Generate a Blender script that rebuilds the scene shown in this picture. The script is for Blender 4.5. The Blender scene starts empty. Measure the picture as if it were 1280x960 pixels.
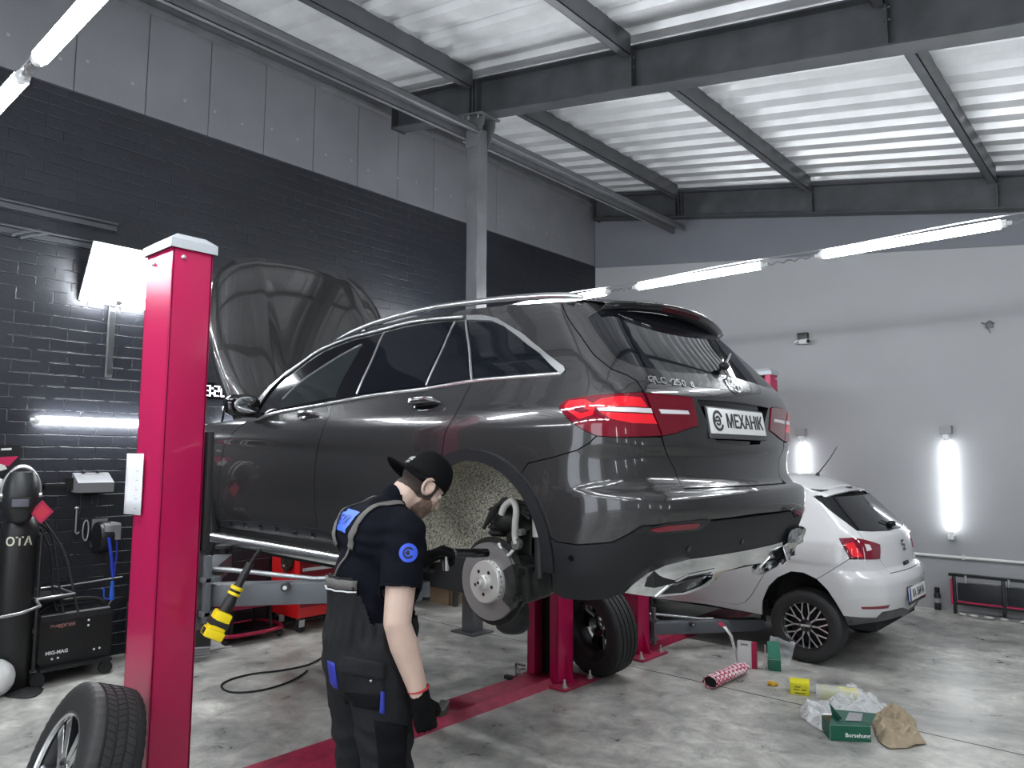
import bpy, bmesh, math, random
from mathutils import Vector, Matrix, geometry
from mathutils.noise import noise as pnoise
PI = math.pi
random.seed(7)
scene = bpy.context.scene
COL = scene.collection
V = Vector

# ------------------------------------------------------------------ camera
F_PX = 918.44
CAM_H = 1.72
_p, _r, _y = (math.radians(a) for a in (5.589, 0.335, 41.669))
FWD = V((-math.sin(_y) * math.cos(_p), math.cos(_y) * math.cos(_p), math.sin(_p)))
_r0 = V((math.cos(_y), math.sin(_y), 0)); _u0 = _r0.cross(FWD)
RGT = _r0 * math.cos(_r) + _u0 * math.sin(_r); UPV = RGT.cross(FWD)
CAMO = V((0, 0, CAM_H))
cd = bpy.data.cameras.new('camera'); cam = bpy.data.objects.new('camera', cd); COL.objects.link(cam)
cd.sensor_fit = 'HORIZONTAL'; cd.sensor_width = 36.0; cd.lens = F_PX / 1280 * 36.0; cd.clip_start = 0.05
M3 = Matrix((RGT, UPV, -FWD)).transposed()
cam.matrix_world = Matrix.Translation(CAMO) @ M3.to_4x4()
scene.camera = cam
def ray(px, py): return (FWD * F_PX + RGT * (px - 640) - UPV * (py - 480)).normalized()
def on_z(px, py, z): d = ray(px, py); return CAMO + d * ((z - CAM_H) / d.z)
def on_y(px, py, y): d = ray(px, py); return CAMO + d * (y / d.y)
def on_x(px, py, x): d = ray(px, py); return CAMO + d * (x / d.x)
def at_depth(px, py, d): r = ray(px, py); return CAMO + r * (d / r.dot(FWD))

# ------------------------------------------------------------------ materials
MATS = {}
def mat(name, col, rough=0.5, metal=0.0, var=0.0, vscale=6.0, bump=0.0, bscale=40.0, coat=0.0, emit=None, estr=0.0, trans=0.0, alpha=1.0, spec=0.5, ior=1.45, rvar=0.0):
    if name in MATS: return MATS[name]
    m = bpy.data.materials.new(name); m.use_nodes = True
    nt = m.node_tree; b = nt.nodes['Principled BSDF']
    b.inputs['Base Color'].default_value = (*col, 1); b.inputs['Roughness'].default_value = rough
    b.inputs['Metallic'].default_value = metal; b.inputs['Coat Weight'].default_value = coat
    b.inputs['Coat Roughness'].default_value = 0.03
    b.inputs['Specular IOR Level'].default_value = spec; b.inputs['IOR'].default_value = ior
    b.inputs['Transmission Weight'].default_value = trans; b.inputs['Alpha'].default_value = alpha
    if emit: b.inputs['Emission Color'].default_value = (*emit, 1); b.inputs['Emission Strength'].default_value = estr
    if var or bump or rvar:
        tc = nt.nodes.new('ShaderNodeTexCoord')
        if var or rvar:
            n = nt.nodes.new('ShaderNodeTexNoise'); n.inputs['Scale'].default_value = vscale; n.inputs['Detail'].default_value = 6
            nt.links.new(tc.outputs['Object'], n.inputs['Vector'])
        if var:
            r = nt.nodes.new('ShaderNodeMapRange'); r.inputs['From Min'].default_value = .25; r.inputs['From Max'].default_value = .75
            r.inputs['To Min'].default_value = 1 - var; r.inputs['To Max'].default_value = 1 + var
            nt.links.new(n.outputs['Fac'], r.inputs['Value'])
            x = nt.nodes.new('ShaderNodeVectorMath'); x.operation = 'SCALE'; x.inputs[0].default_value = col
            nt.links.new(r.outputs['Result'], x.inputs['Scale']); nt.links.new(x.outputs[0], b.inputs['Base Color'])
        if rvar:
            r = nt.nodes.new('ShaderNodeMapRange'); r.inputs['From Min'].default_value = .3; r.inputs['From Max'].default_value = .7
            r.inputs['To Min'].default_value = max(.02, rough - rvar); r.inputs['To Max'].default_value = rough + rvar
            nt.links.new(n.outputs['Fac'], r.inputs['Value']); nt.links.new(r.outputs['Result'], b.inputs['Roughness'])
        if bump:
            n2 = nt.nodes.new('ShaderNodeTexNoise'); n2.inputs['Scale'].default_value = bscale; n2.inputs['Detail'].default_value = 4
            nt.links.new(tc.outputs['Object'], n2.inputs['Vector'])
            bp = nt.nodes.new('ShaderNodeBump'); bp.inputs['Strength'].default_value = bump; bp.inputs['Distance'].default_value = .02
            nt.links.new(n2.outputs['Fac'], bp.inputs['Height']); nt.links.new(bp.outputs[0], b.inputs['Normal'])
    MATS[name] = m; return m

# ------------------------------------------------------------------ mesh builder
class MB:
    def __init__(s): s.v = []; s.f = []; s.mi = []; s.n = []
    def add(s, vs, fs, mi=0):
        b = len(s.v); s.v += [V(p) for p in vs]; s.f += [[b + i for i in f] for f in fs]; s.mi += [mi] * len(fs); return s
    def box(s, lo, hi, M=None, mi=0, bev=0.0):
        x0, y0, z0 = lo; x1, y1, z1 = hi
        if bev <= 0:
            vs = [V((x, y, z)) for x in (x0, x1) for y in (y0, y1) for z in (z0, z1)]
            fs = [(0, 1, 3, 2), (4, 6, 7, 5), (0, 4, 5, 1), (2, 3, 7, 6), (0, 2, 6, 4), (1, 5, 7, 3)]
        else:
            bm = bmesh.new(); bmesh.ops.create_cube(bm, size=1)
            for q in bm.verts: q.co = V(((x0 + x1) / 2 + q.co.x * (x1 - x0), (y0 + y1) / 2 + q.co.y * (y1 - y0), (z0 + z1) / 2 + q.co.z * (z1 - z0)))
            bmesh.ops.bevel(bm, geom=bm.edges[:], offset=bev, segments=2, affect='EDGES', profile=.6)
            bm.verts.index_update()
            vs = [q.co.copy() for q in bm.verts]; fs = [[q.index for q in f.verts] for f in bm.faces]; bm.free()
        if M: vs = [M @ q for q in vs]
        return s.add(vs, fs, mi)
    def tube(s, pts, r, n=8, mi=0, caps=True, closed=False):
        pts = [V(p) for p in pts]; L = len(pts); rs = r if isinstance(r, (list, tuple)) else [r] * L
        T = []
        for i in range(L):
            a = pts[(i - 1) % L if closed else max(i - 1, 0)]; b = pts[(i + 1) % L if closed else min(i + 1, L - 1)]
            T.append((b - a).normalized() if (b - a).length > 1e-9 else V((0, 0, 1)))
        up = V((0, 0, 1)) if abs(T[0].z) < .9 else V((1, 0, 0))
        N = (up - T[0] * up.dot(T[0])).normalized(); vs = []
        for i in range(L):
            if i:
                N = N - T[i] * N.dot(T[i])
                if N.length < 1e-6: N = T[i].orthogonal()
                N.normalize()
            B = T[i].cross(N)
            vs += [pts[i] + (N * math.cos(2 * PI * k / n) + B * math.sin(2 * PI * k / n)) * rs[i] for k in range(n)]
        fs = [[i * n + k, i * n + (k + 1) % n, (i + 1) % L * n + (k + 1) % n, (i + 1) % L * n + k] for i in range(L if closed else L - 1) for k in range(n)]
        if caps and not closed: fs += [list(range(n))[::-1], [(L - 1) * n + k for k in range(n)]]
        return s.add(vs, fs, mi)
    def cyl(s, a, b, r, n=16, mi=0, r2=None): return s.tube([a, b], [r, r if r2 is None else r2], n, mi)
    def lathe(s, prof, M=None, n=32, mi=0, closed=False):
        # prof: (radius, height) about local Z
        L = len(prof); vs = [V((r * math.cos(2 * PI * k / n), r * math.sin(2 * PI * k / n), h)) for r, h in prof for k in range(n)]
        if M: vs = [M @ q for q in vs]
        fs = [[i * n + k, i * n + (k + 1) % n, (i + 1) % L * n + (k + 1) % n, (i + 1) % L * n + k] for i in range(L if closed else L - 1) for k in range(n)]
        return s.add(vs, fs, mi)
    def prism(s, poly, d, M=None, mi=0):
        # poly: 2D outline in local xy, extruded along z by d (centred when a tuple is given)
        z0, z1 = d if isinstance(d, tuple) else (0, d); n = len(poly)
        vs = [V((x, y, z0)) for x, y in poly] + [V((x, y, z1)) for x, y in poly]
        if M: vs = [M @ q for q in vs]
        tri = geometry.tessellate_polygon([[V((x, y, 0)) for x, y in poly]])
        fs = [list(t)[::-1] for t in tri] + [[i + n for i in t] for t in tri] + [[i, (i + 1) % n, n + (i + 1) % n, n + i] for i in range(n)]
        return s.add(vs, fs, mi)
    def grid(s, rows, mi=0, closed=False):
        R = len(rows); C = len(rows[0]); vs = [p for r in rows for p in r]
        fs = [[i * C + j, i * C + (j + 1) % C, (i + 1) * C + (j + 1) % C, (i + 1) * C + j] for i in range(R - 1) for j in range(C if closed else C - 1)]
        return s.add(vs, fs, mi)
    def ball(s, c, r, M=None, n=16, m=10, mi=0):
        if not isinstance(r, (tuple, list)): r = (r, r, r)
        prof = [(math.sin(PI * i / m), -math.cos(PI * i / m)) for i in range(m + 1)]
        vs = [V((p * math.cos(2 * PI * k / n) * r[0], p * math.sin(2 * PI * k / n) * r[1], h * r[2])) for p, h in prof for k in range(n)]
        vs = [(M @ q if M else q) + V(c) for q in vs]
        fs = [[i * n + k, i * n + (k + 1) % n, (i + 1) * n + (k + 1) % n, (i + 1) * n + k] for i in range(m) for k in range(n)]
        return s.add(vs, fs, mi)
    def build(s, name, mats, parent=None, smooth=None, weld=1e-5, sub=0, solid=0.0, recalc=True):
        me = bpy.data.meshes.new(name); me.from_pydata([tuple(p) for p in s.v], [], s.f)
        mats = mats if isinstance(mats, (list, tuple)) else [mats]
        for m in mats: me.materials.append(m)
        for p, i in zip(me.polygons, s.mi): p.material_index = i
        bm = bmesh.new(); bm.from_mesh(me)
        if weld: bmesh.ops.remove_doubles(bm, verts=bm.verts[:], dist=weld)
        if recalc: bmesh.ops.recalc_face_normals(bm, faces=bm.faces[:])
        bm.to_mesh(me); bm.free()
        o = bpy.data.objects.new(name, me); COL.objects.link(o)
        if parent is not None: o.parent = parent
        if smooth is not None:
            for p in me.polygons: p.use_smooth = True
            if smooth < 179: me.set_sharp_from_angle(angle=math.radians(smooth))
        if solid:
            md = o.modifiers.new('thickness', 'SOLIDIFY'); md.thickness = solid; md.offset = -1
        if sub:
            md = o.modifiers.new('subdivision', 'SUBSURF'); md.levels = sub; md.render_levels = sub
        return o
def tag(o, label=None, cat=None, group=None, kind=None):
    if label: o['label'] = label
    if cat: o['category'] = cat
    if group: o['group'] = group
    if kind: o['kind'] = kind
    return o
def thing(name, label, cat, loc=(0, 0, 0), rz=0.0, group=None):
    o = bpy.data.objects.new(name, None); COL.objects.link(o); o.location = loc; o.rotation_euler = (0, 0, rz); o.empty_display_size = .1
    bpy.context.view_layer.update()
    return tag(o, label, cat, group)
def copy_tree(o, parent=None):
    c = o.copy(); COL.objects.link(c); c.parent = parent
    for ch in list(o.children): copy_tree(ch, c)
    return c
def struct(o): o['kind'] = 'structure'; return o
def frame(o, x, y, z):
    return Matrix(((x[0], y[0], z[0], o[0]), (x[1], y[1], z[1], o[1]), (x[2], y[2], z[2], o[2]), (0, 0, 0, 1)))
def aim(o, d, up=(0, 0, 1)):
    # local Z along d
    z = V(d).normalized(); u = V(up)
    if abs(z.dot(u)) > .98: u = V((1, 0, 0))
    x = u.cross(z).normalized(); return frame(V(o), x, z.cross(x), z)
def interp(t, tab):
    if t <= tab[0][0]: return tab[0][1]
    for (a, p), (b, q) in zip(tab, tab[1:]):
        if t <= b: return p + (q - p) * (t - a) / (b - a)
    return tab[-1][1]
def spline(tab):
    # smooth (monotone cubic hermite) interpolation
    xs = [a for a, _ in tab]; ys = [b for _, b in tab]; n = len(xs)
    d = [(ys[i + 1] - ys[i]) / (xs[i + 1] - xs[i]) for i in range(n - 1)]
    m = [d[0]] + [0 if d[i - 1] * d[i] <= 0 else 2 * d[i - 1] * d[i] / (d[i - 1] + d[i]) for i in range(1, n - 1)] + [d[-1]]
    def f(t):
        if t <= xs[0]: return ys[0] + m[0] * (t - xs[0]) * .0
        if t >= xs[-1]: return ys[-1]
        lo, hi = 0, n - 1
        while hi - lo > 1:
            k = (lo + hi) // 2
            if xs[k] <= t: lo = k
            else: hi = k
        h = xs[lo + 1] - xs[lo]; u = (t - xs[lo]) / h
        return ys[lo] * (1 + 2 * u) * (1 - u) ** 2 + h * m[lo] * u * (1 - u) ** 2 + ys[lo + 1] * u * u * (3 - 2 * u) + h * m[lo + 1] * u * u * (u - 1)
    return f
def catmull(pts, n=6, closed=False):
    pts = [V(p) for p in pts]; L = len(pts); out = []
    for i in range(L if closed else L - 1):
        g = (lambda k: pts[k % L]) if closed else (lambda k: pts[min(max(k, 0), L - 1)])
        a, b, c, d = g(i - 1), g(i), g(i + 1), g(i + 2)
        for k in range(n):
            t = k / n
            out.append(.5 * (2 * b + (c - a) * t + (2 * a - 5 * b + 4 * c - d) * t * t + (3 * b - a - 3 * c + d) * t ** 3))
    if not closed: out.append(pts[-1])
    return out
# text as a real mesh (depth along local z), returned as an MB
def text_mb(body, size, depth, M, mb=None, mi=0, align='CENTER', bold=0.0, font=None):
    cu = bpy.data.curves.new('t', 'FONT'); cu.body = body; cu.size = size; cu.extrude = depth / 2; cu.align_x = align; cu.align_y = 'CENTER'; cu.offset = bold
    cu.resolution_u = 3
    o = bpy.data.objects.new('t', cu); COL.objects.link(o); dg = bpy.context.evaluated_depsgraph_get(); dg.update()
    me = bpy.data.meshes.new_from_object(o.evaluated_get(dg))
    mb = mb or MB(); mb.add([M @ v.co for v in me.vertices], [list(p.vertices) for p in me.polygons], mi)
    bpy.data.objects.remove(o); bpy.data.curves.remove(cu); bpy.data.meshes.remove(me)
    return mb
# ------------------------------------------------------------------ render look
scene.view_settings.view_transform = 'Standard'; scene.view_settings.look = 'None'
scene.view_settings.exposure = 1.6; scene.view_settings.gamma = 1.0; scene.view_settings.use_curve_mapping = False
scene.cycles.use_denoising = True; scene.cycles.max_bounces = 8; scene.cycles.diffuse_bounces = 4; scene.cycles.glossy_bounces = 5
scene.cycles.transmission_bounces = 8; scene.cycles.transparent_max_bounces = 12; scene.cycles.sample_clamp_indirect = 6.0
scene.cycles.caustics_reflective = False; scene.cycles.caustics_refractive = False
w = bpy.data.worlds.new('world'); scene.world = w; w.use_nodes = True
w.node_tree.nodes['Background'].inputs[0].default_value = (.86, .92, 1, 1); w.node_tree.nodes['Background'].inputs[1].default_value = 1.0

XL, XR, YB, YF = -6.86, 5.2, 9.75, -4.6
def beam_bottom(x): return 5.213 - .193 * (x + 5.0)
def beam_top(x): return 5.60 - .193 * (x + 5.0)
def deck_z(x): return beam_top(x) + .10

def brick_mat(name, c1, c2, cm, swap):
    m = bpy.data.materials.new(name); m.use_nodes = True; nt = m.node_tree; b = nt.nodes['Principled BSDF']
    tc = nt.nodes.new('ShaderNodeTexCoord'); sp = nt.nodes.new('ShaderNodeSeparateXYZ'); cb = nt.nodes.new('ShaderNodeCombineXYZ')
    nt.links.new(tc.outputs['Object'], sp.inputs[0]); nt.links.new(sp.outputs[swap], cb.inputs[0]); nt.links.new(sp.outputs[2], cb.inputs[1])
    nz = nt.nodes.new('ShaderNodeTexNoise'); nz.inputs['Scale'].default_value = 3.5; nz.inputs['Detail'].default_value = 5; nt.links.new(cb.outputs[0], nz.inputs['Vector'])
    ad = nt.nodes.new('ShaderNodeVectorMath'); ad.operation = 'MULTIPLY_ADD'; ad.inputs[1].default_value = (.02, .016, 0)
    nt.links.new(nz.outputs['Color'], ad.inputs[0]); nt.links.new(cb.outputs[0], ad.inputs[2])
    br = nt.nodes.new('ShaderNodeTexBrick'); br.inputs['Scale'].default_value = 1; br.inputs['Brick Width'].default_value = .262; br.inputs['Row Height'].default_value = .099
    br.inputs['Mortar Size'].default_value = .006; br.inputs['Mortar Smooth'].default_value = .6; br.inputs['Bias'].default_value = 0
    br.inputs['Color1'].default_value = (*c1, 1); br.inputs['Color2'].default_value = (*c2, 1); br.inputs['Mortar'].default_value = (*cm, 1)
    nt.links.new(ad.outputs[0], br.inputs['Vector']); nt.links.new(br.outputs['Color'], b.inputs['Base Color'])
    b.inputs['Roughness'].default_value = .42
    # holes and lumps in the joints
    n2 = nt.nodes.new('ShaderNodeTexNoise'); n2.inputs['Scale'].default_value = 9; n2.inputs['Detail'].default_value = 5; nt.links.new(cb.outputs[0], n2.inputs['Vector'])
    mp = nt.nodes.new('ShaderNodeMapRange'); mp.inputs['From Min'].default_value = .4; mp.inputs['From Max'].default_value = .62; nt.links.new(n2.outputs['Fac'], mp.inputs['Value'])
    mu = nt.nodes.new('ShaderNodeMath'); mu.operation = 'MULTIPLY'; nt.links.new(br.outputs['Fac'], mu.inputs[0]); nt.links.new(mp.outputs[0], mu.inputs[1])
    n3 = nt.nodes.new('ShaderNodeTexNoise'); n3.inputs['Scale'].default_value = 25; n3.inputs['Detail'].default_value = 6; nt.links.new(cb.outputs[0], n3.inputs['Vector'])
    m2 = nt.nodes.new('ShaderNodeMath'); m2.operation = 'MULTIPLY_ADD'; m2.inputs[1].default_value = -1.0; nt.links.new(mu.outputs[0], m2.inputs[0])
    m3 = nt.nodes.new('ShaderNodeMath'); m3.operation = 'MULTIPLY'; m3.inputs[1].default_value = .22; nt.links.new(n3.outputs['Fac'], m3.inputs[0]); nt.links.new(m3.outputs[0], m2.inputs[2])
    bp = nt.nodes.new('ShaderNodeBump'); bp.inputs['Strength'].default_value = .9; bp.inputs['Distance'].default_value = .014
    nt.links.new(m2.outputs[0], bp.inputs['Height']); nt.links.new(bp.outputs[0], b.inputs['Normal'])
    return m
def floor_mat():
    m = bpy.data.materials.new('polished_concrete'); m.use_nodes = True; nt = m.node_tree; b = nt.nodes['Principled BSDF']
    tc = nt.nodes.new('ShaderNodeTexCoord')
    def N(sc, det, rough=.55, dist=0.0):
        n = nt.nodes.new('ShaderNodeTexNoise'); n.inputs['Scale'].default_value = sc; n.inputs['Detail'].default_value = det; n.inputs['Roughness'].default_value = rough; n.inputs['Distortion'].default_value = dist
        nt.links.new(tc.outputs['Object'], n.inputs['Vector']); return n
    a = N(.8, 8, .62, .8); c = N(5.5, 10, .72, .5); g = N(70, 4)
    r1 = nt.nodes.new('ShaderNodeValToRGB'); e = r1.color_ramp.elements
    e[0].position = .32; e[0].color = (.20, .20, .195, 1); e[1].position = .66; e[1].color = (.56, .55, .52, 1)
    nt.links.new(a.outputs['Fac'], r1.inputs[0])
    r2 = nt.nodes.new('ShaderNodeValToRGB'); e = r2.color_ramp.elements
    e[0].position = .3; e[0].color = (.45, .45, .45, 1); e[1].position = .66; e[1].color = (1.30, 1.30, 1.27, 1)
    nt.links.new(c.outputs['Fac'], r2.inputs[0])
    mx = nt.nodes.new('ShaderNodeMix'); mx.data_type = 'RGBA'; mx.blend_type = 'MULTIPLY'; mx.inputs[0].default_value = 1
    nt.links.new(r1.outputs[0], mx.inputs[6]); nt.links.new(r2.outputs[0], mx.inputs[7])
    # dark specks of grit
    vo = nt.nodes.new('ShaderNodeTexVoronoi'); vo.inputs['Scale'].default_value = 9; nt.links.new(tc.outputs['Object'], vo.inputs['Vector'])
    cp = nt.nodes.new('ShaderNodeMath'); cp.operation = 'COMPARE'; cp.inputs[1].default_value = 0; cp.inputs[2].default_value = .045; nt.links.new(vo.outputs['Distance'], cp.inputs[0])
    mg = nt.nodes.new('ShaderNodeMath'); mg.operation = 'GREATER_THAN'; mg.inputs[1].default_value = .53; nt.links.new(c.outputs['Fac'], mg.inputs[0])
    mm = nt.nodes.new('ShaderNodeMath'); mm.operation = 'MULTIPLY'; nt.links.new(cp.outputs[0], mm.inputs[0]); nt.links.new(mg.outputs[0], mm.inputs[1])
    mx2 = nt.nodes.new('ShaderNodeMix'); mx2.data_type = 'RGBA'; mx2.inputs[7].default_value = (.03, .03, .03, 1)
    nt.links.new(mm.outputs[0], mx2.inputs[0]); nt.links.new(mx.outputs[2], mx2.inputs[6]); nt.links.new(mx2.outputs[2], b.inputs['Base Color'])
    rr = nt.nodes.new('ShaderNodeMapRange'); rr.inputs['From Min'].default_value = .3; rr.inputs['From Max'].default_value = .7; rr.inputs['To Min'].default_value = .22; rr.inputs['To Max'].default_value = .55
    nt.links.new(c.outputs['Fac'], rr.inputs['Value']); nt.links.new(rr.outputs[0], b.inputs['Roughness'])
    bp = nt.nodes.new('ShaderNodeBump'); bp.inputs['Strength'].default_value = .25; bp.inputs['Distance'].default_value = .01
    nt.links.new(c.outputs['Fac'], bp.inputs['Height']); nt.links.new(bp.outputs[0], b.inputs['Normal'])
    return m
BRICK = brick_mat('painted_dark_brick', (.0115, .0130, .0185), (.0155, .0172, .0235), (.0098, .0112, .0165), 1)
BACKW = mat('grey_painted_plaster', (.30, .305, .315), .6, var=.05, vscale=1.2, bump=.12, bscale=9)
BACKU = mat('blue_grey_panel', (.13, .135, .155), .5, var=.05, vscale=2)
PANEL = mat('grey_fibre_panel', (.165, .168, .182), .55, var=.10, vscale=2.2, bump=.08, bscale=30)
STEEL = mat('dark_primer_steel', (.045, .048, .052), .42, metal=.0, var=.35, vscale=4, bump=.06, bscale=25)
STEELL = mat('grey_painted_steel', (.115, .118, .125), .4, var=.2, vscale=5)
DECK = mat('galvanised_deck', (.66, .67, .68), .34, metal=.25, var=.12, vscale=3)
WHITEP = mat('white_pipe', (.62, .62, .61), .4)

fl = MB(); fl.box((XL - .1, YF - .1, -.12), (XR + .1, YB + .1, 0)); o = fl.build('floor', floor_mat()); struct(o)
# saw-cut joints as thin dark seams let into the slab surface
j = MB(); SEAM = mat('dark_joint', (.03, .03, .03), .8)
j.box((XL + .02, 5.329, .0), (XR, 5.337, .0012)); j.box((XL + .02, -.70, 0), (XR, -.692, .0012)); j.box((2.3, YF, 0), (2.308, YB, .0012))
struct(j.build('trim_1', SEAM))
# left wall: brick below, panels above
zt = deck_z(XL) + .02
b = MB(); b.box((XL - .2, YF, 0), (XL, YB, 4.83)); struct(b.build('wall_left', BRICK))
pm = MB(); edges = [YF] + [2.0 + .594 * k for k in range(-10, 14)]
for a, c in zip(edges, edges[1:]):
    if c > YB: c = YB
    if c - a > .02: pm.box((XL - .2, a + .004, 4.83), (XL + .012, c - .004, zt), bev=.004)
pm.box((XL - .19, YF, 4.82), (XL + .004, YB, zt), mi=1)
struct(pm.build('trim_2', [PANEL, mat('panel_joint', (.05, .05, .055), .7)]))
fx = MB(); rng = random.Random(3)
for k in range(26):
    y = 1.2 + k * .33 + rng.uniform(-.1, .1); z = 5.08 + rng.uniform(-.02, .06)
    fx.lathe([(0.0, .004), (.014, .003), (.017, 0)], frame((XL + .012, y, z), (0, 1, 0), (0, 0, 1), (1, 0, 0)), n=10)
struct(fx.build('trim_3', mat('filler_spot', (.24, .24, .25), .6)))
ev = MB(); ev.box((XL, YF, 5.83), (XL + .05, YB, 5.93)); ev.box((XL, YF, 5.80), (XL + .09, YB, 5.835)); ev.box((XL, YF, 5.95), (XL + .18, YB, 6.03), mi=1)
struct(ev.build('trim_4', [STEELL, STEEL]))
# back wall with its own sloping upper panel
b = MB(); b.box((XL - .2, YB, 0), (XR + .2, YB + .2, 6.4)); struct(b.build('wall_back', BACKW))
M = frame((0, YB, 0), (1, 0, 0), (0, 0, 1), (0, -1, 0))
u = MB(); zs = lambda x: 4.80 - .122 * (x - XL)
u.prism([(XL, zs(XL)), (XR, zs(XR)), (XR, deck_z(XR) + .0), (XL, deck_z(XL))], .014, M); struct(u.build('trim_5', BACKU))
b = MB(); b.box((XR, YF, 0), (XR + .2, YB, deck_z(XR) + .3)); struct(b.build('wall_right', BACKW))
# front wall with two open doorways to daylight
b = MB()
for x0, x1, z0 in ((XL, -4.6, 0), (-1.4, .6, 0), (3.8, XR, 0), (-4.6, -1.4, 3.2), (.6, 3.8, 3.2)): b.box((x0, YF - .2, z0), (x1, YF, 6.4))
struct(b.build('wall_front', BACKW))
# roof deck: trapezoidal ribs running down the slope
rows0 = []; pitch = .345; y = YF - .2; prof = []
while y < YB + .2:
    prof += [(y, 0), (y + .15, 0), (y + .18, .058), (y + .315, .058)]; y += pitch
d = MB(); d.grid([[V((x, yy, deck_z(x) + h)) for yy, h in prof] for x in (XL - .2, -3, 1, XR + .2)])
o = d.build('ceiling', DECK, recalc=False); struct(o); md = o.modifiers.new('thickness', 'SOLIDIFY'); md.thickness = .004; md.offset = 1
d = MB(); d.grid([[V((x, yy, deck_z(x) + .16)) for yy in (YF - .2, YB + .2)] for x in (XL - .2, XR + .2)])
o = d.build('trim_6', STEEL); struct(o)
# rafters (I-section) across the bays
def rafter(y, x0, x1, name):
    m = MB()
    def bar(dz0, dz1, hw):
        vs = [V((x, y + s * hw, beam_bottom(x) + dz)) for x in (x0, x1) for s in (-1, 1) for dz in (dz0, dz1)]
        m.add(vs, [(0, 1, 3, 2), (4, 6, 7, 5), (0, 4, 5, 1), (2, 3, 7, 6), (0, 2, 6, 4), (1, 5, 7, 3)])
    bar(0, .014, .09); bar(.373, .387, .09); bar(.014, .373, .006)
    for x in (-5.2, -3.27, -1.25, .75, 2.75):
        if x0 < x < x1:
            for s in (-1, 1):
                m.box((x - .006, y + (s > 0) * .006 - (s < 0) * .088, beam_bottom(x) + .012), (x + .006, y + (s > 0) * .088 - (s < 0) * .006, beam_bottom(x) + .38))
                for kz in (.2, .29):
                    m.cyl((x - .02, y + s * .05, beam_bottom(x) + kz), (x + .02, y + s * .05, beam_bottom(x) + kz), .011, 8)
    if x0 < -6: m.box((x0 - .012, y - .1, beam_bottom(x0) - .02), (x0, y + .1, beam_bottom(x0) + .40))
    for s in (-.05, .05): m.box((-5.2 + s - .005, y - .088, beam_bottom(-5.2) + .012), (-5.2 + s + .005, y + .088, beam_bottom(-5.2) + .375))
    return struct(m.build(name, STEEL))
rafter(5.28, -6.5, XR, 'beam_middle'); rafter(9.60, -6.72, XR, 'beam_back'); rafter(.96, -6.5, XR, 'beam_front'); rafter(-3.36, -6.5, XR, 'beam_entrance')
# purlins between rafters (C-section)
pk = MB()
for x in (-5.2, -3.27, -1.25, .75, 2.75):
    zt_, zb_ = deck_z(x) - .002, beam_top(x) - .09
    for y0, y1 in ((-3.27, .87), (1.05, 5.19), (5.37, 9.51), (YF, -3.45)):
        pk.box((x - .004, y0, zb_), (x + .004, y1, zt_)); pk.box((x - .075, y0, zb_), (x + .004, y1, zb_ + .006)); pk.box((x - .075, y0, zt_ - .006 + .01), (x + .004, y1, zt_ + .004))
        pk.box((x - .075, y0, zb_), (x - .07, y1, zb_ + .022))
struct(pk.build('beam_purlins', mat('grey_primer_steel', (.075, .078, .084), .4, var=.2, vscale=4)))
# column against the left wall and the tie along the column heads
c = MB(); cx, cy = -5.2, 5.28
c.box((cx - .075, cy - .075, 0), (cx + .075, cy + .075, 5.10), bev=.008); c.box((cx - .16, cy - .14, 0), (cx + .16, cy + .14, .016))
for s in (-1, 1):
    c.prism([(-.075, 4.90), (.075, 4.90), (.17, 5.12), (.17, 5.20), (-.10, 5.20), (-.10, 5.0)], .010, frame((cx, cy + s * .085 + .005, 0), (1, 0, 0), (0, 0, 1), (0, -1, 0)))
P = [V((cx + a, cy + bb, beam_bottom(cx + a) - .022 + t)) for a in (-.17, .19) for bb in (-.14, .14) for t in (0, .02)]
c.add(P, [(0, 1, 3, 2), (4, 6, 7, 5), (0, 4, 5, 1), (2, 3, 7, 6), (0, 2, 6, 4), (1, 5, 7, 3)])
for a in (-.1, -.02, .12):
    for s in (-1, 1): c.cyl((cx + a, cy + s * .115, beam_bottom(cx + a) - .06), (cx + a, cy + s * .115, beam_bottom(cx + a) - .02), .011, 8, mi=1)
for z in (4.98, 5.03): c.cyl((cx - .1, cy - .11, z), (cx - .1, cy - .08, z), .011, 8, mi=1)
struct(c.build('column_steel', [STEELL, mat('bright_bolt', (.7, .7, .7), .3, metal=.9)]))
t = MB()
for y0, y1 in ((-3.3, .9), (1.0, 5.2), (5.36, 9.55)):
    t.box((-5.29, y0, 5.10), (-5.11, y1, 5.106)); t.box((-5.29, y0, 5.02), (-5.284, y1, 5.106)); t.box((-5.116, y0, 5.02), (-5.11, y1, 5.106))
    t.box((-5.33, y0, 5.02), (-5.284, y1, 5.026)); t.box((-5.116, y0, 5.02), (-5.07, y1, 5.026))
struct(t.build('beam_tie', STEELL))
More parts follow.
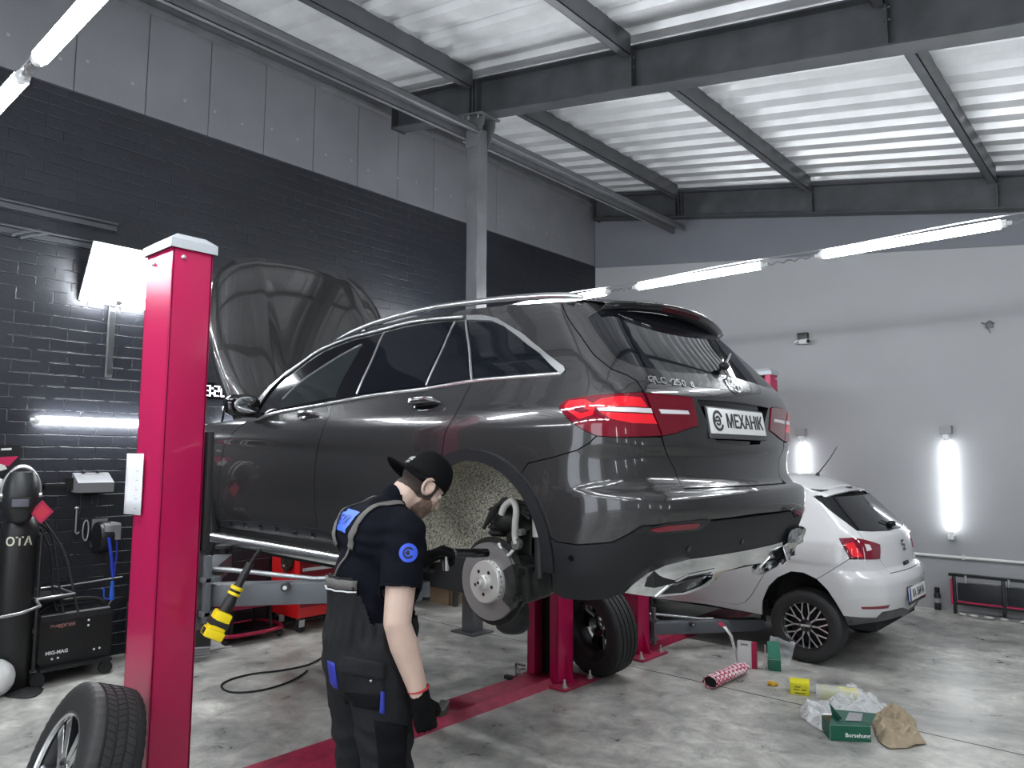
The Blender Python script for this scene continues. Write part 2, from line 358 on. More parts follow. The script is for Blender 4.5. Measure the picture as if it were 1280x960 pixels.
# conduits on the brick and the white pipe on the back wall
pz = MB(); pz.tube([(x, YB - .035, .605 - .001 * k) for k, x in enumerate((-6.6, -4, -2.2, -.4, 2, 5))], .017, 10)
for x in (-5.2, -3.4, -1.8, -.2, 1.4): pz.box((x - .012, YB - .055, .58), (x + .012, YB - .002, .63))
tag(pz.build('pipe', WHITEP, smooth=40), 'long thin white pipe clipped low along the grey back wall', 'pipe')
cz = MB()
for z0, z1 in ((3.70, 3.72), (3.50, 3.53)):
    cz.box((XL + .002, YF + .2, z0 - .03), (XL + .045, 2.4, z0 + .012))
    cz.tube([(XL + .07, YF + .2, z0 + .03), (XL + .07, 0, z0 + .015), (XL + .07, 1.2, z0 + .024), (XL + .07, 2.4, z0 + .03)], .011, 6)
cz.tube([(XL + .04, 1.62, 3.46), (XL + .05, 1.70, 3.50), (XL + .05, 1.82, 3.545)], .014, 6); cz.tube([(XL + .04, 1.68, 3.45), (XL + .05, 1.76, 3.49), (XL + .05, 1.88, 3.535)], .014, 6)
tag(cz.build('cable_tray', mat('painted_conduit', (.05, .053, .06), .5)), 'dark painted cable tray running along the brick above the lamp panel', 'cable tray')

# ------------------------------------------------------------------ lamps
GLOW = mat('lamp_glow', (1, 1, 1), .4, emit=(.93, .97, 1.0), estr=29)
LAMPP = mat('clear_end_cap', (.75, .77, .78), .25); WIRE = mat('black_wire', (.02, .02, .02), .5); CHROME = mat('chrome', (.82, .83, .84), .1, metal=1.0)
GLOWW = mat('wall_lamp_glow', (1, 1, 1), .4, emit=(.93, .97, 1.0), estr=7.5)
def tube_lamp(loc, d, length, label, group, r=.033, glow=None):
    # d: unit direction of the tube; batten behind, glowing tube in front
    t = thing('tube_lamp', label, 'tube lamp', loc, 0, group)
    d = V(d).normalized(); h = length / 2
    MB().cyl(-d * (h - .05), d * (h - .05), r, 14).build('diffuser', glow or GLOW, t, 40)
    for s in (-1, 1):
        m = MB(); m.cyl(d * s * (h - .05), d * s * (h - .012), r * .9, 12); m.cyl(d * s * (h - .012), d * s * (h + .02), r * .5, 8); m.build('end_cap', LAMPP, t, 40)
    return t
def lamp_row(y, z, xs, label, group):
    for i, x in enumerate(xs): tube_lamp((x, y, z), (1, 0, 0), 1.30, label[i] if isinstance(label, list) else label, group)
    wv = MB(); L = XL; R = XR; wv.tube([(L + (R - L) * k / 60, y, z + .052 + .01 * math.sin(k * .7)) for k in range(61)], .006, 5)
    for i in range(len(xs) - 1):
        a, b_ = xs[i] + .66, xs[i + 1] - .66
        wv.tube([(a + (b_ - a) * k / 14, y + .018 * math.sin(k * 1.9), z + .012 * math.cos(k * 1.9)) for k in range(15)], .007, 5)
    tag(wv.build('hanging_cable', mat('grey_cable', (.25, .25, .26), .4), smooth=60), label='thin suspension cable strung wall to wall above the ' + group, cat='cable')
lamp_row(6.0, 3.35, [-6.18, -4.70, -3.11, -1.38, .35, 2.1], ['tube lamp of the far hanging row nearest the brick wall, behind the raised hood', 'glowing tube lamp whose right end shows just above the car roof rail', 'glowing hanging tube lamp above the car spoiler, before the grey wall', 'glowing hanging tube lamp high before the grey wall, right of the spoiler lamp', 'hanging tube lamp of the far row, first beyond the right picture edge', 'hanging tube lamp at the outer end of the far row, out of view'], 'far row of hanging tubes')
lamp_row(.86, 3.35, [-5.74, -4.26, -2.78, -1.2, .4, 2.1], ['tube lamp of the near hanging row closest to the brick wall, out of view', 'glowing hanging tube lamp cut off by the left picture edge, below the cable joint', 'glowing hanging tube lamp slanting out of the top left of the picture', 'tube lamp of the near row hanging left of the camera, out of view', 'tube lamp of the near row hanging over the camera, out of view', 'tube lamp of the near row right of the camera, out of view'], 'near row of hanging tubes')
lamp_row(-2.2, 3.35, [-5.0, -3.4, -1.8, -.2, 1.4, 3.0], 'tube lamp hanging in the row behind the camera, out of view', 'rear row of hanging tubes')
def wall_tube(loc, label, group):
    t = tube_lamp(loc, (0, 0, 1), 1.12, label, group, .026, GLOWW)
    m = MB(); h = .56
    m.box((-.06, -.045, h + .035), (.06, .07, h + .135), bev=.008); m.build('junction_box', mat('grey_box', (.28, .28, .29), .5), t)
    for z0, z1 in ((h - .01, h + .036), (-h - .045, -h + .005)): m = MB(); m.box((-.03, -.03, z0), (.03, .05, z1), bev=.006); m.build('bracket', LAMPP, t)
    return t
wall_tube((-1.905, YB - .06, 1.405), 'upright glowing tube lamp on the grey wall right of the white hatchback', 'upright wall tubes')
wall_tube((-3.565, YB - .06, 1.405), 'upright glowing tube lamp on the grey wall, partly hidden by the dark car bumper', 'upright wall tubes')
for y in (-1.0, 1.4, 3.8, 6.4):
    t = wall_tube((0, 0, 0), 'upright tube lamp on the right wall out of view', 'right wall tubes'); t.location = (XR - .06, y, 1.405); t.rotation_euler = (0, 0, -PI / 2)
tube_lamp((XL + .075, 2.56, 1.985), (0, 1, 0), 1.42, 'horizontal glowing tube lamp on the brick wall left of and behind the red lift post', 'brick wall tubes', .033, mat('brick_lamp_glow', (1, 1, 1), .4, emit=(.93, .97, 1.0), estr=15))
tube_lamp((XL + .075, 3.62, 1.99), (0, 1, 0), .50, 'short glowing tube lamp on the brick wall between the red post and the wing mirror', 'brick wall tubes', .033, MATS['brick_lamp_glow'])
# stacked five-tube work light tilted off the brick wall
t = thing('wall_floodlight', 'bright slanted panel of five stacked tubes on the brick wall left of the red post', 'floodlight', (XL + .08, 2.43, 3.0))
A, B = V((0, 0, 0)), V((.26, 0, .44)); dn = (B - A).normalized()
for k in range(5):
    p = A + (B - A) * (k + .5) / 5
    MB().cyl(p + V((.0, -.285, 0)), p + V((0, .285, 0)), .046, 14).build('tube', MATS['brick_lamp_glow'], t, 40)
m = MB(); Mx = frame(A, (0, 1, 0), dn, V((0, 1, 0)).cross(dn))
m.box((-.29, -.01, -.075), (.29, .52, -.055), Mx); m.build('back_plate', LAMPP, t)
m = MB(); m.box((-.06, -.05, -.62), (-.03, .0, .1)); m.box((-.05, -.05, .0), (.1, .0, .03)); m.box((-.03, -.045, -.6), (-.022, -.005, -.05), mi=1)
m.build('bracket', [STEELL, STEEL], t)
# ------------------------------------------------------------------ car bodies as smooth surfaces, panels cut out of them
def in_poly(p, poly):
    x, y = p; c = False; n = len(poly); j = n - 1
    for i in range(n):
        xi, yi = poly[i]; xj, yj = poly[j]
        if (yi > y) != (yj > y) and x < (xj - xi) * (y - yi) / (yj - yi) + xi: c = not c
        j = i
    return c
def resample(poly, s):
    out = []; n = len(poly)
    for i in range(n):
        a, b = V(poly[i]), V(poly[(i + 1) % n]); k = max(1, int((b - a).length / s + .5))
        out += [tuple(a + (b - a) * t / k) for t in range(k)]
    return out
def inset(poly, d):
    n = len(poly); ar = sum(poly[i][0] * poly[(i + 1) % n][1] - poly[(i + 1) % n][0] * poly[i][1] for i in range(n)); sg = 1 if ar > 0 else -1
    out = []
    for i in range(n):
        a, b, c = V(poly[i - 1]), V(poly[i]), V(poly[(i + 1) % n])
        e1, e2 = (b - a), (c - b)
        if e1.length < 1e-7 or e2.length < 1e-7: out.append(tuple(b)); continue
        e1.normalize(); e2.normalize(); n1 = V((-e1.y, e1.x)) * sg; n2 = V((-e2.y, e2.x)) * sg; m = n1 + n2
        if m.length < .3: m = n1
        m.normalize(); out.append(tuple(b + m * d / max(.4, m.dot(n1))))
    return out
class CarSurf:
    S = .95
    def __init__(s, W, R, F, rc, fc, xk, xf, root): s.W, s.R, s.F, s.rc, s.fc, s.xk, s.xf, s.root = W, R, F, rc, fc, xk, xf, root; s.cache = {}; s.inv = root.matrix_world.inverted()
    @staticmethod
    def rmax(a, b, r):
        return math.hypot(a + r, b + r) - r if a > -r and b > -r else max(a, b)
    def f(s, x, y, z):
        y = abs(y); a = y - s.W(x, z)
        return s.rmax(a, s.R(y, z) - x, s.rc(z)) if x < (s.xk + s.xf) / 2 else s.rmax(a, x - s.F(y, z), s.fc(z))
    @property
    def uc(s): return s.xk - s.S * PI / 2
    @property
    def uf(s): return s.xf + s.S * PI / 2
    def P(s, u, z):
        k = (round(u, 5), round(z, 5)); c = s.cache.get(k)
        if c: return c.copy()
        if s.xk <= u <= s.xf: r = V((u, s.W(u, z), z))
        else:
            th, x0, sg = ((s.xk - u) / s.S, s.xk, -1) if u < s.xk else ((u - s.xf) / s.S, s.xf, 1)
            dx, dy = sg * math.sin(th), math.cos(th); lo, hi = .15, 2.2
            for _ in range(24):
                m = (lo + hi) / 2
                if s.f(x0 + dx * m, dy * m, z) < 0: lo = m
                else: hi = m
            r = V((x0 + dx * lo, dy * lo, z))
        s.cache[k] = r; return r.copy()
    def uz(s, p):
        x, y, z = p; y = abs(y)
        if x < s.xk: return (s.xk - s.S * math.atan2(s.xk - x, y), z)
        if x > s.xf: return (s.xf + s.S * math.atan2(x - s.xf, y), z)
        return (x, z)
    def normal(s, u, z):
        e = .004; a = s.P(u + e, z) - s.P(u - e, z); b = s.P(u, z + e) - s.P(u, z - e); n = b.cross(a)
        return n.normalized() if n.length > 1e-9 else V((0, 1, 0))
    def hit(s, px, py, far=False):
        o = s.inv @ CAMO; d = (s.inv.to_3x3() @ ray(px, py)).normalized(); t = .8; prev = t; best = (9, t)
        while t < 9:
            p = o + d * t; v = s.f(*p)
            if v < best[0]: best = (v, t)
            if v < 0:
                lo, hi = prev, t
                for _ in range(24):
                    m = (lo + hi) / 2; q = o + d * m
                    if s.f(*q) < 0: hi = m
                    else: lo = m
                return o + d * hi
            prev = t; t += .02
        return o + d * best[1]
    def px(s, pts): return [s.uz(s.hit(*p)) for p in pts]
    def panel(s, name, poly, material, parent, sp=.03, gap=.0025, off=0.0, thick=.018, mirror=None, holes=(), center=False):
        # poly in (u,z). mirror: None, 'join' (both halves one mesh) or 'copy' (second object on the far side)
        poly = [tuple(p) for p in poly]
        if gap: poly = inset(poly, gap)
        if center: poly = [((s.uc if p[0] < s.uc + .012 else s.uf if p[0] > s.uf - .012 else p[0]), p[1]) for p in poly]
        bd = resample(poly, sp); hl = [resample(h, sp) for h in holes]
        us = [p[0] for p in bd]; zs = [p[1] for p in bd]; pts = [V(p) for p in bd]; edges = [(i, (i + 1) % len(bd)) for i in range(len(bd))]
        for h in hl:
            b = len(pts); pts += [V(p) for p in h]; edges += [(b + i, b + (i + 1) % len(h)) for i in range(len(h))]
        fixed = list(pts); u = min(us) + sp * .5
        cell = {}
        for q in fixed: cell.setdefault((int(q.x // sp), int(q.y // sp)), []).append(q)
        k = 0
        sz = sp * .55
        while u < max(us):
            z = min(zs) + sz * .5
            while z < max(zs):
                if in_poly((u, z), bd) and not any(in_poly((u, z), h) for h in hl):
                    c = (int(u // sp), int(z // sp)); ok = True
                    for a in (-1, 0, 1):
                        for b in (-1, 0, 1):
                            for q in cell.get((c[0] + a, c[1] + b), ()):
                                if (q.x - u) ** 2 + (q.y - z) ** 2 < (.42 * sp) ** 2: ok = False
                    if ok: pts.append(V((u, z)))
                z += sz
            u += sp; k += 1
        vo, eo, fo, *_ = geometry.delaunay_2d_cdt(pts, edges, [], 0, 1e-6)
        fo = [f for f in fo if in_poly(tuple(sum((vo[i] for i in f), V((0, 0))) / 3), bd) and not any(in_poly(tuple(sum((vo[i] for i in f), V((0, 0))) / 3), h) for h in hl)]
        P = [s.P(*q) for q in vo]; N = [s.normal(*q) for q in vo]
        vs = [p + n * off for p, n in zip(P, N)]; cnt = {}
        for f in fo:
            for i in range(3): e = (f[i], f[(i + 1) % 3]); cnt[tuple(sorted(e))] = cnt.get(tuple(sorted(e)), 0) + 1
        faces = []; fl = []
        for f in fo:
            a, b, c = (vs[i] for i in f)
            faces.append(list(f) if (b - a).cross(c - a).dot(N[f[0]]) > 0 else list(f)[::-1])
        nsurf = len(faces); low = {}
        if thick:
            for (a, b), n in cnt.items():
                if n == 1 and not (center and ((vo[a].x < s.uc + 1e-4 and vo[b].x < s.uc + 1e-4) or (vo[a].x > s.uf - 1e-4 and vo[b].x > s.uf - 1e-4))):
                    for i in (a, b):
                        if i not in low: low[i] = len(vs); vs.append(vs[i].copy()); vs.append(vs[i] - N[i] * thick)
                    mid = (vo[a] + vo[b]) / 2; f = [low[a], low[b], low[b] + 1, low[a] + 1]
                    d = vo[b] - vo[a]; t = mid + V((d.y, -d.x)) * .01
                    faces.append(f if not in_poly(tuple(t), bd) or any(in_poly(tuple(t), h) for h in hl) else f[::-1])
        def make(nm, sgn, both):
            me = bpy.data.meshes.new(nm); L = len(vs); v2 = []; f2 = []; n2 = []
            for sg in ((1, -1) if both else (sgn,)):
                b = len(v2); v2 += [(p.x, p.y * sg, p.z) for p in vs]
                for i, f in enumerate(faces):
                    g = [b + k for k in (f if sg > 0 else f[::-1])]; f2.append(g)
                    if i < nsurf: n2 += [(N[k - b].x, N[k - b].y * sg, N[k - b].z) for k in g]
                    else:
                        a, c, d = (V(v2[g[j]]) for j in (0, 1, 2)); nn = (c - a).cross(d - a); nn = nn.normalized() if nn.length > 1e-12 else V((0, 0, 1)); n2 += [tuple(nn)] * len(g)
            me.from_pydata(v2, [], f2); me.materials.append(material)
            for p in me.polygons: p.use_smooth = True
            me.normals_split_custom_set(n2)
            o = bpy.data.objects.new(nm, me); COL.objects.link(o); o.parent = parent; return o
        if mirror == 'join': return make(name, 1, True)
        o = make(name, 1, False)
        if mirror == 'copy': return o, make(name, -1, False)
        return o
    def strip(s, pts, r, off, n=8, mb=None, mi=0, sub=5, flat=1.0):
        # a bead following the surface through (u,z) points
        c = catmull([V((u, z, 0)) for u, z in pts], sub)
        return (mb or MB()).tube([s.P(q.x, q.y) + s.normal(q.x, q.y) * off for q in c], r, n, mi)
    def frame_at(s, u, z, off=0.0):
        n = s.normal(u, z); p = s.P(u, z) + n * off; x = V((0, 0, 1)).cross(n).normalized(); return frame(p, x, n.cross(x), n)
def mirror_obj(o, parent):
    # copy of a child on the far side of the car (y negated)
    me = o.data.copy()
    for v in me.vertices: v.co.y = -v.co.y
    me.flip_normals(); c = bpy.data.objects.new(o.name, me); COL.objects.link(c); c.parent = parent
    for md in o.modifiers:
        if md.type == 'SUBSURF': m = c.modifiers.new(md.name, 'SUBSURF'); m.levels = md.levels; m.render_levels = md.render_levels
    return c
# ------------------------------------------------------------------ the raised dark SUV
suv = thing('suv', 'glossy dark grey SUV raised on the lift, hood open and rear wheel removed', 'car', (-2.402, 3.370, 0.913), PI - .02674)
PAINT = mat('dark_grey_metallic_paint', (.045, .0435, .0455), .23, metal=.5, coat=1.0)
CLAD = mat('satin_black_plastic', (.0125, .013, .015), .45, spec=.35)
GLASSK = mat('tinted_glass', (.006, .007, .010), .03, spec=.6)
GLASSF = mat('light_tinted_glass', (.020, .024, .025), .04, spec=.6)
GLOSSK = mat('gloss_black', (.006, .006, .008), .08, coat=.4)
RUBBER = mat('black_rubber', (.014, .014, .015), .65, bump=.1, bscale=60)
ALU = mat('brushed_aluminium', (.62, .63, .64), .25, metal=.95)
DARKIN = mat('dark_interior', (.008, .008, .009), .8)
_Wt = spline([(.15, .80), (.25, .865), (.33, .905), (.45, .93), (.60, .942), (.78, .945), (.92, .945), (1.0, .928), (1.06, .900), (1.12, .872), (1.25, .815), (1.38, .745), (1.48, .690), (1.54, .650), (1.60, .60), (1.66, .52)])
_Rt = spline([(.15, -.74), (.24, -.82), (.34, -.89), (.45, -.935), (.54, -.965), (.60, -.975), (.64, -.970), (.660, -.950), (.676, -.905), (.72, -.880), (.80, -.872), (.86, -.885), (.91, -.882), (1.0, -.880), (1.06, -.880), (1.11, -.872), (1.155, -.850), (1.20, -.817), (1.25, -.775), (1.30, -.73), (1.40, -.635), (1.50, -.54), (1.56, -.475), (1.62, -.40)])
_Ft = spline([(.15, 3.72), (.3, 3.82), (.5, 3.90), (.7, 3.89), (.9, 3.8), (1.02, 3.5), (1.1, 3.2)])
def _W(x, z):
    w_ = _Wt(z)
    if z < .95: w_ -= .022 * math.exp(-((x - 1.45) / .8) ** 2) * math.exp(-((z - .52) / .14) ** 2)   # waisted doors
    w_ += .012 * math.exp(-((x - .05) / .55) ** 2) * math.exp(-((z - .90) / .12) ** 2)               # rear haunch
    w_ += .006 * math.tanh((z - (.845 + .035 * (x - 1.0))) / .02) * math.exp(-((x - 1.6) / 1.0) ** 2) * (1 if z < 1.02 else 0)   # crease along the doors
    if x < .1: w_ -= .030 * ((.1 - x) / .9) ** 2
    if x > 2.4: w_ -= .05 * ((x - 2.4) / 1.2) ** 2
    return w_
SV = CarSurf(_W, lambda y, z: _Rt(z) + .11 * (y / .9) ** 2, lambda y, z: _Ft(z) - .22 * (y / .9) ** 2,
             lambda z: interp(z, [(.3, .24), (.7, .22), (1.0, .16), (1.2, .17), (1.5, .2)]), lambda z: .35, -.15, 2.95, suv)
U = SV.px
AX, AZ, RO, RI = -.02, .37, .462, .415
def arc(r, a0, a1, n=18, cx=AX, cz=AZ): return [(cx + r * math.cos(math.radians(a0 + (a1 - a0) * k / n)), cz + r * math.sin(math.radians(a0 + (a1 - a0) * k / n))) for k in range(n + 1)]
# --- outlines read off the photograph and laid onto the body surface
dlo_top = U([(322, 510), (339, 486), (357, 468), (375, 454.4), (400, 437), (433, 423), (470, 413), (520.6, 400.5), (580.5, 394.6), (602, 394), (622, 398.3), (642.5, 410), (675, 434.5), (705, 457.8), (707, 463.5)])
dlo_bot = U([(700.4, 469), (640, 473.5), (589.7, 478), (532.8, 487.3), (480, 493.6), (445, 499), (400, 507.5), (345, 517.5), (321, 525)])
top_line = U([(316, 505), (337, 482.5), (357, 465), (378, 450), (400, 436 - 2), (430, 421), (470, 408), (520, 395.5), (582, 387), (640, 381), (702.5, 378.8)])
lamp_t = U([(743, 494.4), (775, 492), (802.5, 491)]); lamp_tip = U([(699.4, 510), (703, 504), (711.9, 499)])
lamp_b = U([(826, 545), (800, 546), (771, 546.5), (746, 544.8), (733, 539), (721, 532), (706, 519)])
lamp_tg_t = U([(805.6, 491.3), (830, 493), (858.8, 496), (865, 498)]); lamp_tg_b = U([(872, 532), (858.8, 536), (842, 542), (827.5, 545)])
gate_l = U([(702.5, 378.8), (710, 397.5), (726, 420), (743, 444), (765, 461.6), (784, 469), (796, 476), (803, 487)])
gate_lo = U([(826, 546), (830.6, 560), (843, 586), (855, 611)])
seam_q = U([(736, 554), (721, 563), (690, 572), (660, 579)])
rdseam = U([(589.7, 478), (581.6, 494), (569, 519), (556, 543)])
bseam = U([(415, 505), (412, 520), (403, 540), (396, 565), (393, 600), (393, 630), (397, 660), (405, 678)])
fdseam = U([(310, 526), (292, 540), (280, 560), (275, 590), (273, 640), (279, 660)])
clad_line = U([(684, 668), (696, 677.5), (721, 681), (765, 678), (787, 667), (803, 657)])
zg = gate_lo[-1][1]                                    # lower edge of the tailgate
zc = SV.uz(SV.hit(880, 650))[1]                        # bumper cladding edge behind
roof_z = top_line[-1][1]

def ang(p): return math.degrees(math.atan2(p[1] - AZ, p[0] - AX))
a_seam = ang(seam_q[-1]); a_rd = ang(U([(547, 566)])[0]); a_cl = ang(clad_line[0])
DARK_PART = {}
def pan(name, poly, m, **k): return SV.panel(name, poly, m, suv, **k)
# inner shell that closes every gap
shell = [(SV.uc, .30), (SV.uc, 1.50), (-.85, 1.50)] + [(-.40, 1.50), (.1, 1.565), (1.2, 1.57), (1.55, 1.54), (1.95, 1.34), (2.2, 1.10), (3.1, 1.0), (3.1, .85)] + arc(.44, 60, 180, 12, 3.06, .37) + [(2.62, .24), (.46, .24)] + arc(.46, -10, 190, 20) + [(-.5, .28), (-.8, .3)]
pan('body_shell', shell, DARKIN, mirror='join', off=-.04, thick=0, center=True, gap=0, sp=.06)
# quarter panel with the roof side
q = [rdseam[0], dlo_bot[1], dlo_bot[0]] + dlo_top[::-1] + top_line + gate_l[1:] + lamp_t[::-1] + lamp_tip[::-1] + lamp_b[:2:-1] + seam_q + arc(RO - .01, a_seam, a_rd, 14) + rdseam[:0:-1]
pan('quarter_panel', q, PAINT, mirror='copy')
bump = arc(RO - .01, a_cl, a_seam, 8)[::-1] + clad_line + [(SV.uc, zc + .004), (SV.uc, zg)] + gate_lo[::-1] + lamp_b[1:4] + seam_q
pan('rear_bumper', bump, PAINT, mirror='join', center=True)
low = U([(690, 738), (705, 748), (735, 750), (760, 748), (780, 741)])
clad = clad_line + [(SV.uc, zc - .004), (SV.uc, .30), (SV.uc + .5, .29)] + low[::-1] + arc(RO - .01, 194, a_cl, 6)
pan('bumper_cladding', clad, CLAD, mirror='join', center=True, off=.004)
# tailgate with its glass and plate recess left open
rg = U([(736, 397), (750, 420), (771, 447), (796, 457.5), (840, 464)]); zgb = SV.uz(SV.hit(905, 468))[1]; zgt = 1.50
rec = U([(872, 500), (896, 553)]); zrt, zrb = SV.uz(SV.hit(921, 503))[1], SV.uz(SV.hit(922, 556))[1]
rg = [(max(u, -1.5), z) for u, z in rg]
gate = gate_l + lamp_tg_t + lamp_tg_b + gate_lo[1:] + [(SV.uc, zg), (SV.uc, zrb), rec[1], rec[0], (SV.uc, zrt), (SV.uc, zgb)] + rg[::-1] + [(rg[0][0] - .1, zgt + .01), (SV.uc, zgt + .01), (SV.uc, roof_z), (-.9, roof_z)]
pan('tailgate', gate, PAINT, mirror='join', center=True, thick=.03)
pan('plate_recess', [(SV.uc, zrb - .01), (rec[1][0] + .01, rec[1][1] - .01), (rec[0][0] + .01, rec[0][1] + .01), (SV.uc, zrt + .01)], GLOSSK, mirror='join', center=True, off=-.028, thick=0, gap=0)
pan('rear_window', rg + [(SV.uc, zgb), (SV.uc, zgt + .01), (rg[0][0] - .1, zgt + .01)], GLASSK, mirror='join', center=True, off=-.002, gap=0, thick=.004)
# doors, fender, nose
i0 = next(i for i, p in enumerate(dlo_bot) if p[0] > bseam[0][0])
fd = dlo_bot[i0:] + fdseam + bseam[::-1]
pan('front_door', fd, PAINT, mirror='copy')
rd = bseam[::-1] + dlo_bot[2:i0][::-1] + rdseam[1:] + arc(RO - .01, a_rd, 188, 14) + [(.47, .285)]
rd = [bseam[0]] + dlo_bot[2:i0][::-1] + rdseam[1:] + arc(RO - .01, a_rd, -10, 12) + [bseam[-1]] + bseam[-2:0:-1]
pan('rear_door', rd, PAINT, mirror='copy')
fen = fdseam[::-1] + [(2.45, 1.045), (2.75, 1.03), (3.15, .99)] + [(3.50, .86), (3.52, .62)] + arc(RO, 30, 180, 14, 3.06, .37)
pan('fender', fen, PAINT, mirror='copy')
nose = [(3.52, .60), (3.50, .86), (3.7, .90), (SV.uf, .90), (SV.uf, .25), (3.5, .25)] + arc(RO, -14, 29, 5, 3.06, .37)
pan('front_bumper', nose, PAINT, mirror='join', center=True)
pan('grille', [(4.05, .50), (4.0, .80), (SV.uf, .82), (SV.uf, .48)], GLOSSK, mirror='join', center=True, off=.006)
pan('headlamp', [(3.52, .70), (3.54, .84), (3.90, .85), (3.92, .72)], mat('headlamp_glass', (.35, .36, .38), .06, spec=.6), mirror='copy', off=.006)
# wheel-arch lips and sill mouldings
pan('arch_trim', arc(RO + .006, -18, 186, 30) + arc(RI, 186, -18, 30), CLAD, mirror='copy', off=.014, gap=0, thick=.03)
pan('arch_trim', arc(RO + .006, -10, 190, 26, 3.06) + arc(RI, 190, -10, 26, 3.06), CLAD, mirror='copy', off=.014, gap=0, thick=.03)
zs_ = lambda x: .305 - .006 * (x - 1.2)
pan('sill_trim', [(.44, .315), (.9, .31), (1.6, .302), (2.58, .290), (2.60, .215), (.45, .215)], CLAD, mirror='copy', off=.012, gap=0)
dm = [(.62, .345), (1.24, .375), (1.9, .378), (2.52, .352), (2.56, .305), (.55, .305)]
for o in pan('door_moulding', dm, CLAD, mirror='copy', off=.006, gap=0): pass
for k in range(9):
    x = .72 + k * .205
    pan('moulding_slot', [(x, .326), (x, .352), (x + .05, .356), (x + .045, .322)], GLOSSK, off=.008, gap=0, thick=.004)
# daylight opening: frame, panes, bright strips
pan('window_frame', [dlo_bot[-1]] + dlo_top + dlo_bot, GLOSSK, mirror='copy', off=-.008, gap=0, thick=0)
wq = U([(587.3, 400.3), (614, 401), (630.3, 408), (652.7, 425.3), (675, 441.6), (696, 463.2), (592.9, 474)])
wf = U([(569.4, 402), (579.5, 400.5), (586.4, 474), (535.5, 480.5)]); wr = U([(565, 402.5), (529.8, 481), (446, 492.2), (479.7, 415.6), (520, 405.5)])
wd = U([(347.5, 510.5), (352, 499), (375, 476), (400, 458.5), (425, 443), (449, 431), (452, 431), (417, 496.5)])
pan('quarter_window', wq, GLASSK, mirror='copy', off=-.004, gap=0, thick=.004)
pan('fixed_window', wf, GLASSK, mirror='copy', off=-.004, gap=0, thick=.004)
pan('rear_door_window', wr, GLASSK, mirror='copy', off=-.004, gap=0, thick=.004)
pan('front_door_window', wd, GLASSF, mirror='copy', off=-.004, gap=0, thick=.004)
TRIM = mat('bright_window_trim', (.80, .81, .82), .22, metal=.9)
cc = U([(582.6, 394.6), (602, 394), (622, 398.2), (642.5, 410.2), (675, 434.6), (705, 457.8), (706.8, 463), (701, 468.8), (697, 464), (675, 441.6), (652.7, 425.3), (630.3, 408), (614, 401), (584, 400)])
pan('window_trim', cc, TRIM, mirror='copy', off=.004, gap=0, thick=.012)
def both(m, name, mt, sm=60):
    o = m.build(name, mt, suv, sm); mirror_obj(o, suv); return o
both(SV.strip([(u, z + .006) for u, z in dlo_bot], .0105, .0, 8), 'window_trim', TRIM)
both(SV.strip([(u, z - .006) for u, z in dlo_top[2:9]], .0095, .0, 8), 'window_trim', TRIM)
both(SV.strip([(u, z - .004) for u, z in dlo_top[:3]], .006, .0, 8), 'window_trim', CLAD)
both(SV.strip(U([(479.7, 415.4), (463, 453), (445.5, 492)]), .006, -.003, 6), 'window_divider', mat('satin_grey_trim', (.3, .3, .31), .3, metal=.6))
both(SV.strip(U([(568, 402), (550, 442), (532, 481)]), .006, -.003, 6), 'window_divider', MATS['satin_grey_trim'])
both(SV.strip(U([(582, 400), (586.5, 437), (589.8, 474.5)]), .007, -.002, 6), 'window_divider', MATS['satin_grey_trim'])
both(SV.strip(U([(451.5, 430.5), (425, 444.5), (400, 460), (375, 477.5), (353, 498.5)]), .006, -.002, 6), 'window_seal', MATS['satin_grey_trim'])
# roof and windscreen as one crowned sheet between the side lines
tl = spline(sorted((x, z) for x, z in top_line)); xs = [-.376 + (2.239 + .376) * k / 44 for k in range(45)]
def roof_pt(x, t, dz=0.0):
    z = tl(x); y0 = SV.P(x, z).y - .004; y = y0 * t; k = 1 - t * t
    cr = interp(x, [(-.4, .055), (.6, .045), (1.2, .05), (1.5, .06), (2.3, .03)]); bow = interp(x, [(1.0, 0), (1.6, .10), (2.3, .26)])
    return V((x + bow * k, y, z + cr * (1 - abs(t) ** 2.6) + dz))
ts = [-1 + 2 * k / 24 for k in range(25)]
MB().grid([[roof_pt(x, t) for t in ts] for x in xs if x < 1.35]).build('roof', PAINT, suv, 60, solid=.012)
MB().grid([[roof_pt(x, t) for t in ts] for x in xs if x > 1.28]).build('windscreen', GLASSK, suv, 60, solid=.004)
for s in (1, -1):
    def rp(x, dz, dy): z = tl(x); return V((x, (SV.P(x, z).y - .045 + dy) * s, z + .012 + dz))
    rp_ = [(-.40, .012), (-.30, .022), (-.1, .03), (.3, .034), (.8, .034), (1.2, .030), (1.45, .02), (1.62, .006)]
    m = MB(); c = catmull([rp(x, h, 0) for x, h in rp_], 5); m.tube(c, [.010 + .008 * min(1, min(i, len(c) - 1 - i) / 5) for i in range(len(c))], 10); m.build('roof_rail', ALU, suv, 60)
